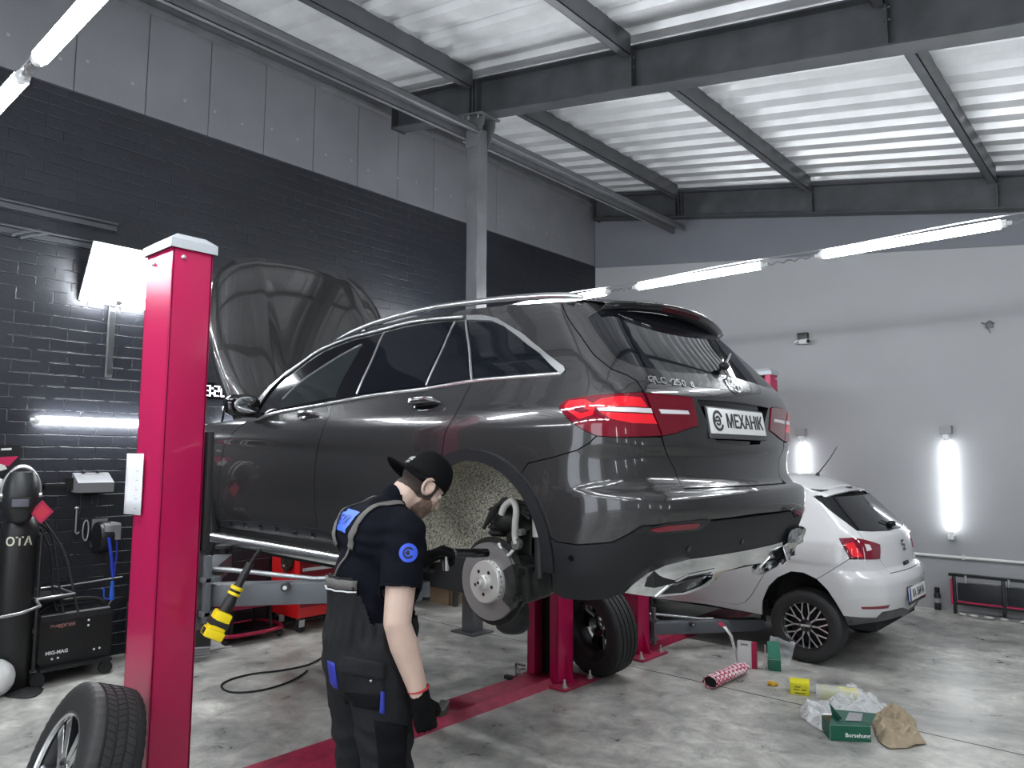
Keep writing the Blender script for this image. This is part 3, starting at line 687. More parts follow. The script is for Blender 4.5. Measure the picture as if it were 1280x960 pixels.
# spoiler with high brake lamp
rows = []
for k in range(21):
    t = -1 + k / 10; y = .585 * t; a = roof_pt(-.36, y / (SV.P(-.36, tl(-.36)).y))
    tip = V((-.60 + .085 * t * t, y * .985, 1.565 - .045 * t * t)); und = V((-.565 + .09 * t * t, y * .98, 1.525 - .05 * t * t)); back = V((-.52 + .09 * t * t, y * .97, 1.515 - .045 * t * t))
    rows.append([a + V((.05, 0, -.01)), a + V((0, 0, .004)), a.lerp(tip, .5) + V((0, 0, .006)), tip, tip + V((-.003, 0, -.012)), und, back])
m = MB(); m.grid([r[:5] for r in rows]); m.build('spoiler', PAINT, suv, 50, solid=.006)
MB().grid([[r[4] + V((.004, 0, 0)), r[5], r[6], r[6] + V((.1, 0, .03))] for r in rows]).build('spoiler_lip', GLOSSK, suv, 50, solid=.004)
m = MB(); m.grid([[r[4].lerp(r[5], .25) + V((-.006, 0, 0)), r[4].lerp(r[5], .75) + V((-.006, 0, 0))] for r in rows[7:14]]); m.build('brake_lamp', mat('dark_red_lens', (.09, .004, .012), .08, coat=.6), suv, solid=.004)
# tail lamps
LENS = mat('red_lamp_lens', (.16, .003, .014), .06, coat=1.0); LENSB = mat('bright_red_lens', (.62, .010, .022), .10, coat=1.0, emit=(1, .02, .03), estr=.10); LED = mat('led_bar', (.78, .74, .78), .25, coat=1.0)  # tail lamps are unlit; the bright red bands get a faint added glow
lp = lamp_tip + lamp_t + lamp_b
for o in pan('tail_lamp', lp, LENS, mirror='copy', off=.006, gap=.001): 
    sg = 1 if o.data.vertices[0].co.y > 0 else -1
    def sub(nm, pts, mt, off):
        c = SV.panel(nm, U(pts), mt, o, off=off, gap=0, thick=.003, sp=.02)
        if sg < 0:
            for v in c.data.vertices: v.co.y = -v.co.y
            c.data.flip_normals()
    sub('lamp_band', [(752, 499), (776, 495.5), (800, 497), (808, 509), (778, 508), (748, 510), (742, 504)], LENSB, .0075)
    sub('lamp_band', [(750, 515), (778, 516.5), (814, 518), (820, 530), (790, 529), (764, 524)], LENSB, .0075)
    sub('lamp_band', [(712, 502), (732, 500), (745, 507), (741, 519), (725, 524), (712, 515), (706, 509)], LENSB, .0075)
    sub('lamp_band', [(716, 509), (730, 510), (738, 514), (728, 517), (717, 514)], LENS, .009)
    sub('led_bar', [(746, 510.5), (778, 509.5), (812, 510.5), (814, 516.5), (778, 515), (749, 514)], LED, .009)
for o in pan('tailgate_lamp', lamp_tg_t + lamp_tg_b, LENS, mirror='copy', off=.006, gap=.001):
    sg = 1 if o.data.vertices[0].co.y > 0 else -1
    c = SV.panel('led_bar', U([(822, 511.5), (858, 513.5), (860, 518), (825, 517)]), LED, o, off=.009, gap=0, thick=.003, sp=.02)
    if sg < 0:
        for v in c.data.vertices: v.co.y = -v.co.y
        c.data.flip_normals()
pan('reflector', U([(811, 661), (835, 656.5), (872, 653.5), (874, 656), (868, 660), (820, 664.5)]), LENS, mirror='copy', off=.008, gap=0, thick=.01)
pan('reflector_frame', U([(796, 664), (808, 658.5), (835, 653.5), (884, 648.5), (889, 651), (872, 663), (820, 667), (796, 667.5)]), GLOSSK, mirror='copy', off=.005, gap=0, thick=.01)
for px_ in ((926, 676.5), (987, 663.5)):
    MB().cyl((0, 0, -.004), (0, 0, .003), .013, 16).build('parking_sensor', GLOSSK, suv, 40).matrix_local = SV.frame_at(*U([px_])[0], .006)
MB().cyl((0, 0, -.004), (0, 0, .003), .013, 16).build('parking_sensor', GLOSSK, suv, 40).matrix_local = SV.frame_at(*U([(715, 697)])[0], .006)
# bright diffuser trim with the oval exhaust openings, crumpled on the far side
CR = mat('scuffed_chrome', (.74, .75, .76), .13, metal=1.0, rvar=.08, vscale=9)
dif = U([(780, 737), (790, 727), (808, 713.5), (828, 704.5), (858, 697), (890, 692.5)]); zd1, zd0 = SV.uz(SV.hit(943, 687))[1], SV.uz(SV.hit(930, 712))[1]
ope = U([(822, 739), (836, 727), (856, 717), (888, 710.5), (886, 720), (872, 729), (850, 737)])
dpl = dif + [(SV.uc, dif[-1][1]), (SV.uc, dif[-1][1] - .075)] + U([(896, 713), (893, 721), (880, 730), (855, 739), (822, 742.5), (805, 741)])
pan('diffuser_trim', dpl, CR, mirror='join', center=True, off=.016, gap=0, thick=.02, holes=[ope], sp=.025)
pan('exhaust_opening', ope, GLOSSK, mirror='copy', off=-.004, gap=-.004, thick=0)
pan('exhaust_rim', inset(ope, -.010) , CR, off=.019, gap=0, thick=.02, holes=[ope], mirror='copy', sp=.02)
m = MB(); rng = random.Random(5); rows = []
u0, u1 = SV.uc + .50, SV.uc + 1.10
for i in range(22):
    u = u0 + (u1 - u0) * i / 21; r = []
    for k in range(8):
        z = .30 + .15 * k / 7 - .02 * i / 21; p = SV.P(u, z); n = SV.normal(u, z); d = .02 + .05 * abs(pnoise(V((u * 9, z * 14, 3.1)))) + .03 * max(0, pnoise(V((u * 22, z * 25, .4))))
        p = p + n * d; r.append(V((p.x, -p.y, p.z)))
    rows.append(r)
m.grid(rows); m.build('crumpled_trim', CR, suv, solid=.004)
# --- mirror, handles, running board, badges, plate, wiper
def Ly(px, py, y):
    o = SV.inv @ CAMO; d = SV.inv.to_3x3() @ ray(px, py); return o + d * ((y - o.y) / d.y)
def Lx(px, py, x):
    o = SV.inv @ CAMO; d = SV.inv.to_3x3() @ ray(px, py); return o + d * ((x - o.x) / d.x)
m = MB(); c = Ly(301, 507, 1.01)
rows = []
for i in range(11):
    t = i / 10; x = -.085 + .17 * t; k = math.sqrt(max(.02, 1 - abs(2 * t - 1) ** 3.2)) * (1 - .15 * t)
    rows.append([c + V((x + .02 * math.cos(a), .115 * k * math.copysign(abs(math.cos(a)) ** .7, math.cos(a)), .078 * k * math.copysign(abs(math.sin(a)) ** .75, math.sin(a)))) for a in [2 * PI * j / 20 for j in range(20)]])
m.grid(rows, closed=True); m.add(rows[0], [list(range(20))]); m.add(rows[-1], [list(range(20))])
om = both(m, 'wing_mirror', GLOSSK, 60)
m = MB(); m.box((c.x - .05, c.y - .16, c.z - .075), (c.x + .05, c.y - .02, c.z - .035), bev=.012); both(m, 'mirror_arm', CLAD)
m = MB(); m.ball(c + V((-.082, .0, .0)), (.006, .085, .055), n=20); both(m, 'mirror_glass', mat('mirror_silver', (.7, .72, .75), .03, metal=1.0))
for (hx, hy), ww in (((388, 522), .115), ((533, 506.5), .12)):
    u, z = U([(hx, hy)])[0]; F4 = SV.frame_at(u, z, .0)
    m = MB(); pts = [F4 @ V((-ww + 2 * ww * k / 8, .012 * (1 - (k / 4 - 1) ** 2) * .3, .014 + .030 * (1 - ((k - 4) / 4) ** 4))) for k in range(9)]
    m.tube(pts, [.006, .013, .016, .017, .017, .017, .016, .013, .006], 10); both(m, 'door_handle', PAINT)
    m = MB(); m.ball(F4 @ V((0, 0, 0)), (.095, .038, .004), F4.to_3x3().to_4x4(), n=24); both(m, 'handle_recess', GLOSSK)
    m = MB(); m.tube([p + (F4.to_3x3() @ V((0, .009, .012))) for p in pts[1:-1]], .004, 6); both(m, 'handle_trim', CHROME)
m = MB(); x0, x1 = .46, 2.46
m.grid([[V((x, .935 + .085 * a, .262 + b)) for a, b in ((0, 0), (.3, .012), (.8, .012), (1, 0), (1.06, -.02), (.95, -.045), (.5, -.05), (0, -.04))] for x in [x0 + (x1 - x0) * k / 10 for k in range(11)]], closed=True)
m.add([V((x0, .935 + .085 * a, .262 + b)) for a, b in ((0, 0), (.3, .012), (.8, .012), (1, 0), (1.06, -.02), (.95, -.045), (.5, -.05), (0, -.04))], [list(range(8))])
m.add([V((x1, .935 + .085 * a, .262 + b)) for a, b in ((0, 0), (.3, .012), (.8, .012), (1, 0), (1.06, -.02), (.95, -.045), (.5, -.05), (0, -.04))], [list(range(8))])
both(m, 'running_board', ALU)
m = MB()
for k in range(14): x = x0 + .1 + k * .135; m.box((x, .955, .273), (x + .10, .962, .278)); m.box((x, .975, .274), (x + .10, .982, .279)); m.box((x, .995, .272), (x + .10, 1.002, .277))
both(m, 'tread_strip', CLAD)
m = MB(); m.box((.1, -.75, .13), (2.9, .75, .30)); m.box((-.84, -.70, .28), (-.3, .70, .45)); m.build('underbody', DARKIN, suv)
# plate with the garage's own lettering
u_, z_ = SV.uc, SV.uz(SV.hit(921.5, 528))[1]; px0 = SV.P(u_, z_).x + .012
tl4 = [Lx(885.3, 510, px0 + .004), Lx(954.6, 516.3, px0 + .004), Lx(893.7, 542, px0 - .016), Lx(958.8, 544.8, px0 - .016)]
ctr = sum(tl4, V((0, 0, 0))) / 4; ctr.y = 0; pw = ((tl4[0] - tl4[1]).length + (tl4[2] - tl4[3]).length) / 2; ph = ((tl4[0] - tl4[2]).length + (tl4[1] - tl4[3]).length) / 2
PF = frame(ctr, V((0, -1, 0)), V((.17, 0, .985)), V((0, -1, 0)).cross(V((.17, 0, .985))))
m = MB(); m.box((-pw / 2, -ph / 2, -.004), (pw / 2, ph / 2, .003), PF, bev=.002); pl = m.build('license_plate', mat('plate_white', (.80, .80, .80), .35), suv, 30)
m = MB(); m.box((-pw / 2 - .008, -ph / 2 - .022, -.012), (pw / 2 + .008, ph / 2 + .008, -.003), PF, bev=.003); m.build('plate_frame', mat('grey_plate_frame', (.06, .06, .065), .4), suv, 30)
INK = mat('black_ink', (.006, .006, .007), .5)
text_mb('МЕХАНlК', ph * .70, .002, PF @ Matrix.Translation((pw * .115, -.002, .0045)) @ Matrix.Diagonal((1.03, 1.1, 1, 1)), bold=.0012).build('plate_lettering', INK, pl)
m = MB(); LG = PF @ Matrix.Translation((-pw * .37, 0, .0042))
def ring(mb, M, r0, r1, a0, a1, d, n=28, mi=0):
    P = [(r1 * math.cos(math.radians(a0 + (a1 - a0) * k / n)), r1 * math.sin(math.radians(a0 + (a1 - a0) * k / n))) for k in range(n + 1)] + [(r0 * math.cos(math.radians(a1 + (a0 - a1) * k / n)), r0 * math.sin(math.radians(a1 + (a0 - a1) * k / n))) for k in range(n + 1)]
    mb.prism(P, d, M, mi)
ring(m, LG, ph * .30, ph * .41, 25, 335, .002); ring(m, LG, ph * .12, ph * .20, -150, 150, .002); m.box((-ph * .2, -ph * .035, 0), (ph * .16, ph * .035, .002), LG); m.prism([(-ph * .36, ph * .03), (-ph * .22, ph * .14), (-ph * .22, -.08 * ph)], .002, LG)
m.build('plate_logo', INK, pl)
SILV = mat('silver_badge', (.55, .56, .57), .25, metal=1.0)
zst = SV.uz(SV.hit(921, 482))[1]; SF = SV.frame_at(SV.uc, zst, .004); SF = frame(SF.translation, V((0, -1, 0)), SF.col[1].to_3d() * (1 if SF.col[1].z > 0 else -1), V((0, -1, 0)).cross(SF.col[1].to_3d() * (1 if SF.col[1].z > 0 else -1)))
m = MB(); m.tube([SF @ V((.048 * math.cos(2 * PI * k / 32), .048 * math.sin(2 * PI * k / 32), .004)) for k in range(32)], .0045, 8, closed=True)
for k in range(3):
    a = PI / 2 + k * 2 * PI / 3; d = V((math.cos(a), math.sin(a), 0)); n = V((-d.y, d.x, 0))
    m.add([SF @ (d * .047 + V((0, 0, .004))), SF @ (n * .006), SF @ (-n * .006), SF @ V((0, 0, .007)), SF @ (d * .047)], [(0, 1, 3), (0, 3, 2), (0, 4, 1), (0, 2, 4), (1, 2, 3)])
m.build('round_emblem', SILV, suv, 40)
g0, g1 = U([(811, 474.5)])[0], U([(866, 481.5)])[0]
m = MB(); txt = 'GLC 250 d'; n_ = len(txt)
for i, ch in enumerate(txt):
    if ch == ' ': continue
    t = (i + .3) / (n_ - .4); u = g0[0] + (g1[0] - g0[0]) * t; z = g0[1] + (g1[1] - g0[1]) * t; F4 = SV.frame_at(u, z, .003)
    xx, yy = F4.col[0].to_3d(), F4.col[1].to_3d()
    if yy.z < 0: xx, yy = -xx, -yy
    F4 = frame(F4.translation, xx, yy, xx.cross(yy)); text_mb(ch, .046 if ch != 'd' else .04, .004, F4 @ Matrix.Diagonal((1.25, 1, 1, 1)), m, bold=.0012)
m.build('model_lettering', SILV, suv)
# rear wiper
m = MB(); a = SV.P(SV.uc + .02, zgb + .03) + V((-.03, .0, .01)); m.ball(a, (.024, .034, .020), n=14); m.ball(a + V((-.012, 0, 0)), (.014, .014, .014), n=10); m.build('wiper_hub', CLAD, suv, 60)
m = MB(); wp = [SV.P(SV.uc + .01 + k * .055, zgb + .03 + .012 * k) + SV.normal(SV.uc + .01 + k * .055, zgb + .03 + .012 * k) * .02 for k in range(9)]; wp = [V((p.x, -p.y, p.z)) for p in wp]
m.tube(wp, [.009] * 4 + [.006] * 5, 8); m.build('wiper_arm', CLAD, suv, 60)
# hood standing open at the front: outer sheet leaning away, underside liner behind it
hb = V((2.70, 0, 1.08)); hd = V((math.cos(math.radians(75)), 0, math.sin(math.radians(75)))); hn = V((-hd.z, 0, hd.x))
def hood_pt(s, t, dn):
    L = 1.42 * (1 - .06 * s * s - .13 * abs(s) ** 8); w_ = .71 + .17 * math.sin(min(1, t / .6) * PI / 2) - .02 * t - .08 * t ** 6
    return hb + hd * (L * t) + V((0, w_ * s, 0)) + hn * (dn + .075 * (1 - s * s) * (.4 + .6 * t) - .10 * abs(s) ** 6 * (1 - .4 * t) - .10 * t ** 8 + .014 * math.exp(-((abs(s) - .55) / .07) ** 2))
S_ = [-1 + k / 18 for k in range(37)]; T_ = [k / 16 for k in range(17)]
MB().grid([[hood_pt(s, t, 0) for s in S_] for t in T_]).build('hood', PAINT, suv, 60, solid=.012)
MB().grid([[hood_pt(s * .9, .05 + t * .88, -.035) for s in S_] for t in T_]).build('hood_liner', DARKIN, suv, 60, solid=.01)
for s in (1, -1): MB().cyl(V((3.1, .68 * s, .95)), hb + hd * .55 + V((0, .68 * s, 0)) - hn * .05, .010, 8).build('gas_strut', CLAD, suv)
m = MB(); m.box((2.45, -.70, .55), (3.5, .70, .86), bev=.05); m.build('engine_cover', DARKIN, suv)
# ------------------------------------------------------------------ wheels
def tread_mat():
    m = bpy.data.materials.new('tyre_tread'); m.use_nodes = True; nt = m.node_tree; b = nt.nodes['Principled BSDF']
    b.inputs['Base Color'].default_value = (.016, .016, .017, 1); b.inputs['Roughness'].default_value = .6
    return m
TREAD = tread_mat(); RIMK = mat('dark_rim_paint', (.010, .010, .011), .25, coat=.5); RIMS = mat('machined_rim', (.74, .75, .76), .22, metal=.95)
RIMD = mat('dark_inner_barrel', (.03, .03, .032), .5, metal=.4)
def tyre_mb(R, w, rr):
    # axis = local Y; outer face towards -Y; blocks between circumferential grooves, slots across the shoulders
    mb = MB(); n = 144; hw = w / 2; rows = []
    prof = [(-hw * .78, rr), (-hw * .93, rr + .012), (-hw * 1.0, rr + (R - rr) * .45), (-hw * .985, rr + (R - rr) * .62), (-hw * .93, R - .020), (-hw * .86, R - .007), (-hw * .80, R - .002)]
    gr = []
    for g in (-.52, -.17, .17, .52): gr += [(hw * g - .006, R), (hw * g - .004, R - .008), (hw * g + .004, R - .008), (hw * g + .006, R)]
    full = prof + gr + [(-y, r) for y, r in prof[::-1]]
    for i, (y, r) in enumerate(full):
        ring_ = []
        for k in range(n):
            a = 2 * PI * k / n; q = r
            edge = abs(y) > hw * .70 and r > R - .03
            if edge and k % 3 == 0: q = r - .0065
            ring_.append(V((q * math.cos(a), y, q * math.sin(a))))
        rows.append(ring_)
    mb.grid(rows, closed=True)
    # wavy sipes across the middle ribs
    for j, g in enumerate((-.35, 0, .35)):
        for k in range(72):
            a = 2 * PI * (k + .33 * j) / 72; mb_pts = []
            for t in range(4):
                yy = hw * (g - .14 + .28 * t / 3); aa = a + .012 * (t - 1.5) * (1 if j % 2 else -1)
                mb_pts.append(V(((R + .0006) * math.cos(aa), yy, (R + .0006) * math.sin(aa))))
            mb.tube(mb_pts, .0011, 3, mi=1, caps=False)
    return mb
def spoke_pt(r, a, y): return V((r * math.cos(a), y, r * math.sin(a)))
def make_wheel(name, label, cat, kind, R, w, rr, parent=None):
    t = thing(name, label, cat) if label else None
    if t is None:
        t = bpy.data.objects.new(name, None); COL.objects.link(t); t.parent = parent
    tyre_mb(R, w, rr).build('tyre', [TREAD, mat('sipe_black', (.004, .004, .004), .9)], t, 35)
    hw = w / 2; yf = -hw * .80
    m = MB(); Mx = frame((0, 0, 0), (1, 0, 0), (0, 0, 1), (0, -1, 0))   # lathe axis -> -Y (outward)
    m.lathe([(rr + .002, hw * .86), (rr + .012, hw * .93), (rr + .012, hw * .86 - .01), (rr - .010, hw * .70), (rr - .028, hw * .45), (rr - .04, 0), (rr - .042, -hw * .4), (rr - .02, -hw * .75), (rr + .01, -hw * .9), (rr + .004, -hw * .93), (rr - .026, -hw * .75), (rr - .05, -hw * .4)], Mx, 64)
    m.build('rim', RIMD if kind != 'mesh' else RIMK, t, 40)
    m = MB(); m.lathe([(rr + .010, hw * .90), (rr + .013, hw * .94), (rr + .004, hw * .95), (rr - .004, hw * .90), (rr - .006, hw * .80)], Mx, 64); m.build('rim_lip', RIMS if kind == 'five' else RIMK, t, 40)
    s = MB(); side = MB()
    def bar(a0, r0, a1, r1, w0, w1, y0, y1, th=.03):
        p, q = spoke_pt(r0, a0, y0), spoke_pt(r1, a1, y1); d = (q - p).normalized(); n = V((0, -1, 0)); b = d.cross(n).normalized()
        for mbx, dn, k in ((s, .001, .80), (side, -.0, 1.0)):
            vs = []
            for c, ww in ((p, w0), (p.lerp(q, .5), (w0 + w1) / 2 * .92), (q, w1)):
                for sg in (-1, 1): vs += [c + b * sg * ww / 2 * k + n * dn, c + b * sg * ww / 2 * (k if mbx is s else 1.15) - n * (.002 if mbx is s else th)]
            fs = []
            for i in (0, 4): fs += [(i, i + 4, i + 6, i + 2), (i + 1, i + 3, i + 7, i + 5), (i, i + 1, i + 5, i + 4), (i + 2, i + 6, i + 7, i + 3)]
            mbx.add(vs, fs + [(0, 2, 3, 1), (8, 9, 11, 10)])
    if kind == 'five':
        for k in range(5):
            a = 2 * PI * k / 5 + .3
            for sg in (-1, 1):
                bar(a + sg * .30, .052, a + sg * .175, rr - .004, .050, .064, yf + .020, yf + .004)
        m = MB(); m.lathe([(.0, hw * .72), (.032, hw * .72), (.036, hw * .68), (.075, hw * .66), (.085, hw * .5), (.08, 0)], Mx, 32); m.build('hub', RIMS, t, 40)
        m = MB(); m.lathe([(0, hw * .76), (.03, hw * .75), (.033, hw * .7)], Mx, 24); m.build('hub_cap', mat('dark_cap', (.05, .05, .055), .3), t, 40)
        for k in range(5):
            a = 2 * PI * k / 5 + .3 + PI / 5; MB().cyl(spoke_pt(.056, a, yf + .03), spoke_pt(.056, a, yf + .004), .009, 10).build('bolt_hole', INK, t)
    else:
        for k in range(10):
            a = 2 * PI * k / 10; r1 = rr * .55
            bar(a - .10, .045, a, r1, .014, .013, yf + .010, yf + .008, .02); bar(a + .10, .045, a, r1, .014, .013, yf + .010, yf + .008, .02)
            bar(a, r1 * .93, a - .20, rr, .014, .017, yf + .008, yf + .008, .02); bar(a, r1 * .93, a + .20, rr, .014, .017, yf + .008, yf + .008, .02)
        m = MB(); m.lathe([(0, hw * .80), (.045, hw * .79), (.052, hw * .74), (.052, hw * .2)], Mx, 32); m.build('hub_cap', RIMK, t, 40)
        text_mb('MOMO', .026, .001, frame((0, -hw * .80 - .0006, 0), (1, 0, 0), (0, 0, 1), (0, -1, 0)), bold=.0006).build('cap_lettering', mat('white_ink', (.8, .8, .8), .4), t)
        m = MB(); m.lathe([(0, .0), (rr - .03, .0), (rr - .03, -.01)], Mx, 40); m.build('wheel_back', DARKIN, t)
    side.build('spoke_side', RIMK if kind == 'five' else RIMK, t)
    s.build('spokes', RIMS, t)
    return t
def orient(o, loc, axis_out, roll=0.0):
    # local -Y (outer face) -> axis_out
    y = -V(axis_out).normalized(); z = (V((0, 0, 1)) - y * y.z).normalized(); x = y.cross(z)
    o.matrix_world = frame(V(loc), x, y, z) @ Matrix.Rotation(roll, 4, 'Y'); return o
# ------------------------------------------------------------------ rear suspension of the SUV (left side in view)
CAST = mat('cast_dark_metal', (.028, .028, .028), .5, metal=.5, var=.3, vscale=14)
DISC = mat('swept_disc_steel', (.40, .40, .40), .42, metal=.85, rvar=.06, vscale=3); HUBM = mat('zinc_hub', (.72, .71, .69), .38, metal=.6)
FELT = bpy.data.materials.new('speckled_felt'); FELT.use_nodes = True
nt = FELT.node_tree; b_ = nt.nodes['Principled BSDF']; tc = nt.nodes.new('ShaderNodeTexCoord'); nz = nt.nodes.new('ShaderNodeTexNoise'); nz.inputs['Scale'].default_value = 110; nz.inputs['Detail'].default_value = 3
nt.links.new(tc.outputs['Object'], nz.inputs['Vector']); rp = nt.nodes.new('ShaderNodeValToRGB'); e = rp.color_ramp.elements; e[0].position = .38; e[0].color = (.16, .15, .12, 1); e[1].position = .62; e[1].color = (.66, .63, .52, 1)
nt.links.new(nz.outputs['Fac'], rp.inputs[0]); nt.links.new(rp.outputs[0], b_.inputs['Base Color']); b_.inputs['Roughness'].default_value = .95
for s in (1, -1):
    m = MB(); rows = []
    for y, r in ((.93, RI + .012), (.90, RI + .02), (.75, RI + .03), (.60, RI + .02), (.54, RI - .02), (.52, RI - .12), (.515, .12)):
        rows.append([V((AX + r * math.cos(math.radians(a)), y * s, AZ + r * math.sin(math.radians(a)) + .0)) for a in range(-14, 172, 6)])
    m.grid(rows); m.build('wheel_liner', FELT, suv, 60, solid=.006)
HB = V((0, .80, .22))
DM = frame(HB, (1, 0, 0), (0, 0, 1), (0, -1, 0)); DM = frame(HB, (1, 0, 0), (0, 0, -1), (0, 1, 0))   # lathe axis -> +Y (outboard)
DS = bpy.data.objects.new('brake_disc', None); COL.objects.link(DS); DS.parent = suv
m = MB(); m.lathe([(.098, -.018), (.178, -.018), (.1785, -.014), (.1785, -.008), (.174, -.008), (.174, -.002), (.1785, -.002), (.1785, .004), (.178, .008), (.098, .008)], DM, 72); m.build('friction_ring', DISC, DS, 35)
m = MB(); m.lathe([(.100, .006), (.098, .030), (.094, .036), (.080, .038), (.0, .038)], DM, 48); m.build('disc_bell', HUBM, DS, 35)
m = MB(); m.lathe([(.0, .075), (.014, .075), (.017, .070), (.018, .060), (.030, .058), (.034, .054), (.035, .038)], DM, 32); m.build('hub_centre', HUBM, DS, 35)
m = MB(); m.lathe([(.0, .0765), (.006, .0765), (.0075, .075)], DM, 16); m.build('hub_nut_recess', INK, DS)
for k in range(5):
    a = 2 * PI * k / 5 + PI / 2; c = DM @ V((.056 * math.cos(a), .056 * math.sin(a), .0)); MB().cyl(c + V((0, .033, 0)), c + V((0, .0395, 0)), .0085, 12).build('bolt_hole', INK, DS)
for k in range(26):
    a = 2 * PI * k / 26 + .1; c = DM @ V((.0985 * math.cos(a), .0985 * math.sin(a), .019)); MB().cyl(c - (c - HB).normalized() * .004, c + V((c.x - HB.x, 0, c.z - HB.z)).normalized() * .0012, .0038, 8).build('vent_slot', INK, DS)
# caliper behind the disc (towards the rear of the car)
def sblk(name, lo, hi, bev, mt, rot=0, piv=None):
    m = MB(); m.box(lo, hi, bev=bev); o = m.build(name, mt, suv, 50)
    return o
m = MB(); P = []
for k in range(10):
    a = math.radians(150 + 62 * k / 9); P.append((HB.x + .192 * math.cos(a), HB.z + .192 * math.sin(a)))
for k in range(10):
    a = math.radians(212 - 62 * k / 9); P.append((HB.x + .128 * math.cos(a), HB.z + .128 * math.sin(a)))
m.prism([(x, z) for x, z in P], (.74, .825), frame((0, 0, 0), (1, 0, 0), (0, 0, 1), (0, -1, 0)) @ Matrix.Diagonal((1, 1, -1, 1))); m.build('brake_caliper', mat('worn_caliper', (.055, .055, .055), .5, metal=.5, var=.5, vscale=20), suv, 40)
m = MB(); m.box((-.235, .70, .15), (-.165, .80, .31), bev=.02); m.box((-.27, .66, .17), (-.20, .76, .29), bev=.02); m.cyl((-.205, .80, .17), (-.205, .845, .17), .014, 10); m.cyl((-.215, .80, .29), (-.215, .845, .29), .014, 10); m.build('caliper_piston', CAST, suv, 40)
m = MB(); m.lathe([(.198, -.03), (.205, -.03), (.205, -.022), (.12, -.022), (.11, -.034)], DM, 40); m.build('dust_shield', CAST, suv, 40)
m = MB(); m.ball((0, .70, .23), (.10, .09, .12), n=18); m.box((-.16, .62, .18), (.10, .74, .34), bev=.04); m.box((-.10, .60, .30), (-.02, .72, .52), bev=.03); m.build('wheel_carrier', CAST, suv, 60)
m = MB(); m.tube([(.02, .15, .17), (-.02, .45, .14), (-.05, .70, .12)], [.035, .045, .03], 10); m.build('lower_arm', CAST, suv, 60)
m = MB(); m.tube([(-.10, .2, .46), (-.08, .45, .50), (-.06, .68, .47)], [.022, .026, .022], 10); m.build('upper_arm', CAST, suv, 60)
m = MB(); m.tube([(.30, .25, .30), (.15, .5, .26), (.05, .70, .28)], .022, 10); m.build('track_arm', CAST, suv, 60)
m = MB()
for k in range(5): z = .43 + .028 * k; m.lathe([(.052, -.014), (.066, 0), (.052, .014)], Matrix.Translation((.06, .66, z)), 20)
m.build('rubber_bellows', RUBBER, suv, 60)
m = MB(); m.ball((-.02, .66, .50), (.11, .10, .075), n=18); m.build('spring_seat', CAST, suv, 60)
m = MB(); m.cyl((-.262, .745, .44), (-.236, .72, .80), .031, 14); m.build('damper_tube', mat('dull_alloy', (.46, .46, .44), .42, metal=.4), suv, 50)
m = MB(); m.cyl((-.280, .755, .26), (-.258, .742, .50), .024, 14); m.build('damper_body', CAST, suv, 50)
m = MB(); c = catmull([(-.075, .80, .535), (-.10, .80, .575), (-.145, .80, .60), (-.17, .80, .565), (-.165, .80, .50), (-.155, .79, .44), (-.165, .79, .405)], 6); m.tube(c, .0155, 10); m.build('brake_hose', mat('pale_grey_hose', (.42, .42, .40), .45), suv, 60)
m = MB(); c = catmull([(-.06, .80, .40), (-.085, .80, .365), (-.12, .80, .35), (-.15, .80, .375)], 5); m.tube(c, .008, 8); m.build('sensor_wire', mat('pale_wire', (.55, .55, .53), .5), suv, 60)
m = MB(); m.cyl((-.165, .80, .405), (-.165, .775, .405), .026, 12); m.cyl((-.19, .80, .46), (-.19, .77, .46), .016, 10); m.build('hose_union', mat('grey_fitting', (.2, .2, .2), .4, metal=.6), suv, 40)
for k in range(4):
    m = MB(); m.tube(catmull([(.06 - .02 * k, .78, .46 + .02 * k), (-.02 - .02 * k, .79, .56 + .015 * k), (-.10 - .015 * k, .78, .60 - .01 * k), (-.2, .74, .58 - .02 * k)], 5), .010, 6); m.build('wiring', RUBBER, suv, 60)
m = MB(); m.lathe([(0, -.10), (.06, -.10), (.085, -.08), (.09, -.05), (.08, -.03), (.09, -.01), (.085, .02), (.075, .06), (.0, .07)], Matrix.Translation(Ly(641, 765, .45)), 24); m.build('air_spring', RUBBER, suv, 60)
fw = make_wheel('front_wheel', None, None, 'five', .368, .235, .235, suv); fw.matrix_local = frame((3.06, .80, .30), (-1, 0, 0), (0, -1, 0), (0, 0, 1))
fw2 = copy_tree(fw, suv); fw2.matrix_local = frame((3.06, -.80, .30), (1, 0, 0), (0, 1, 0), (0, 0, 1))
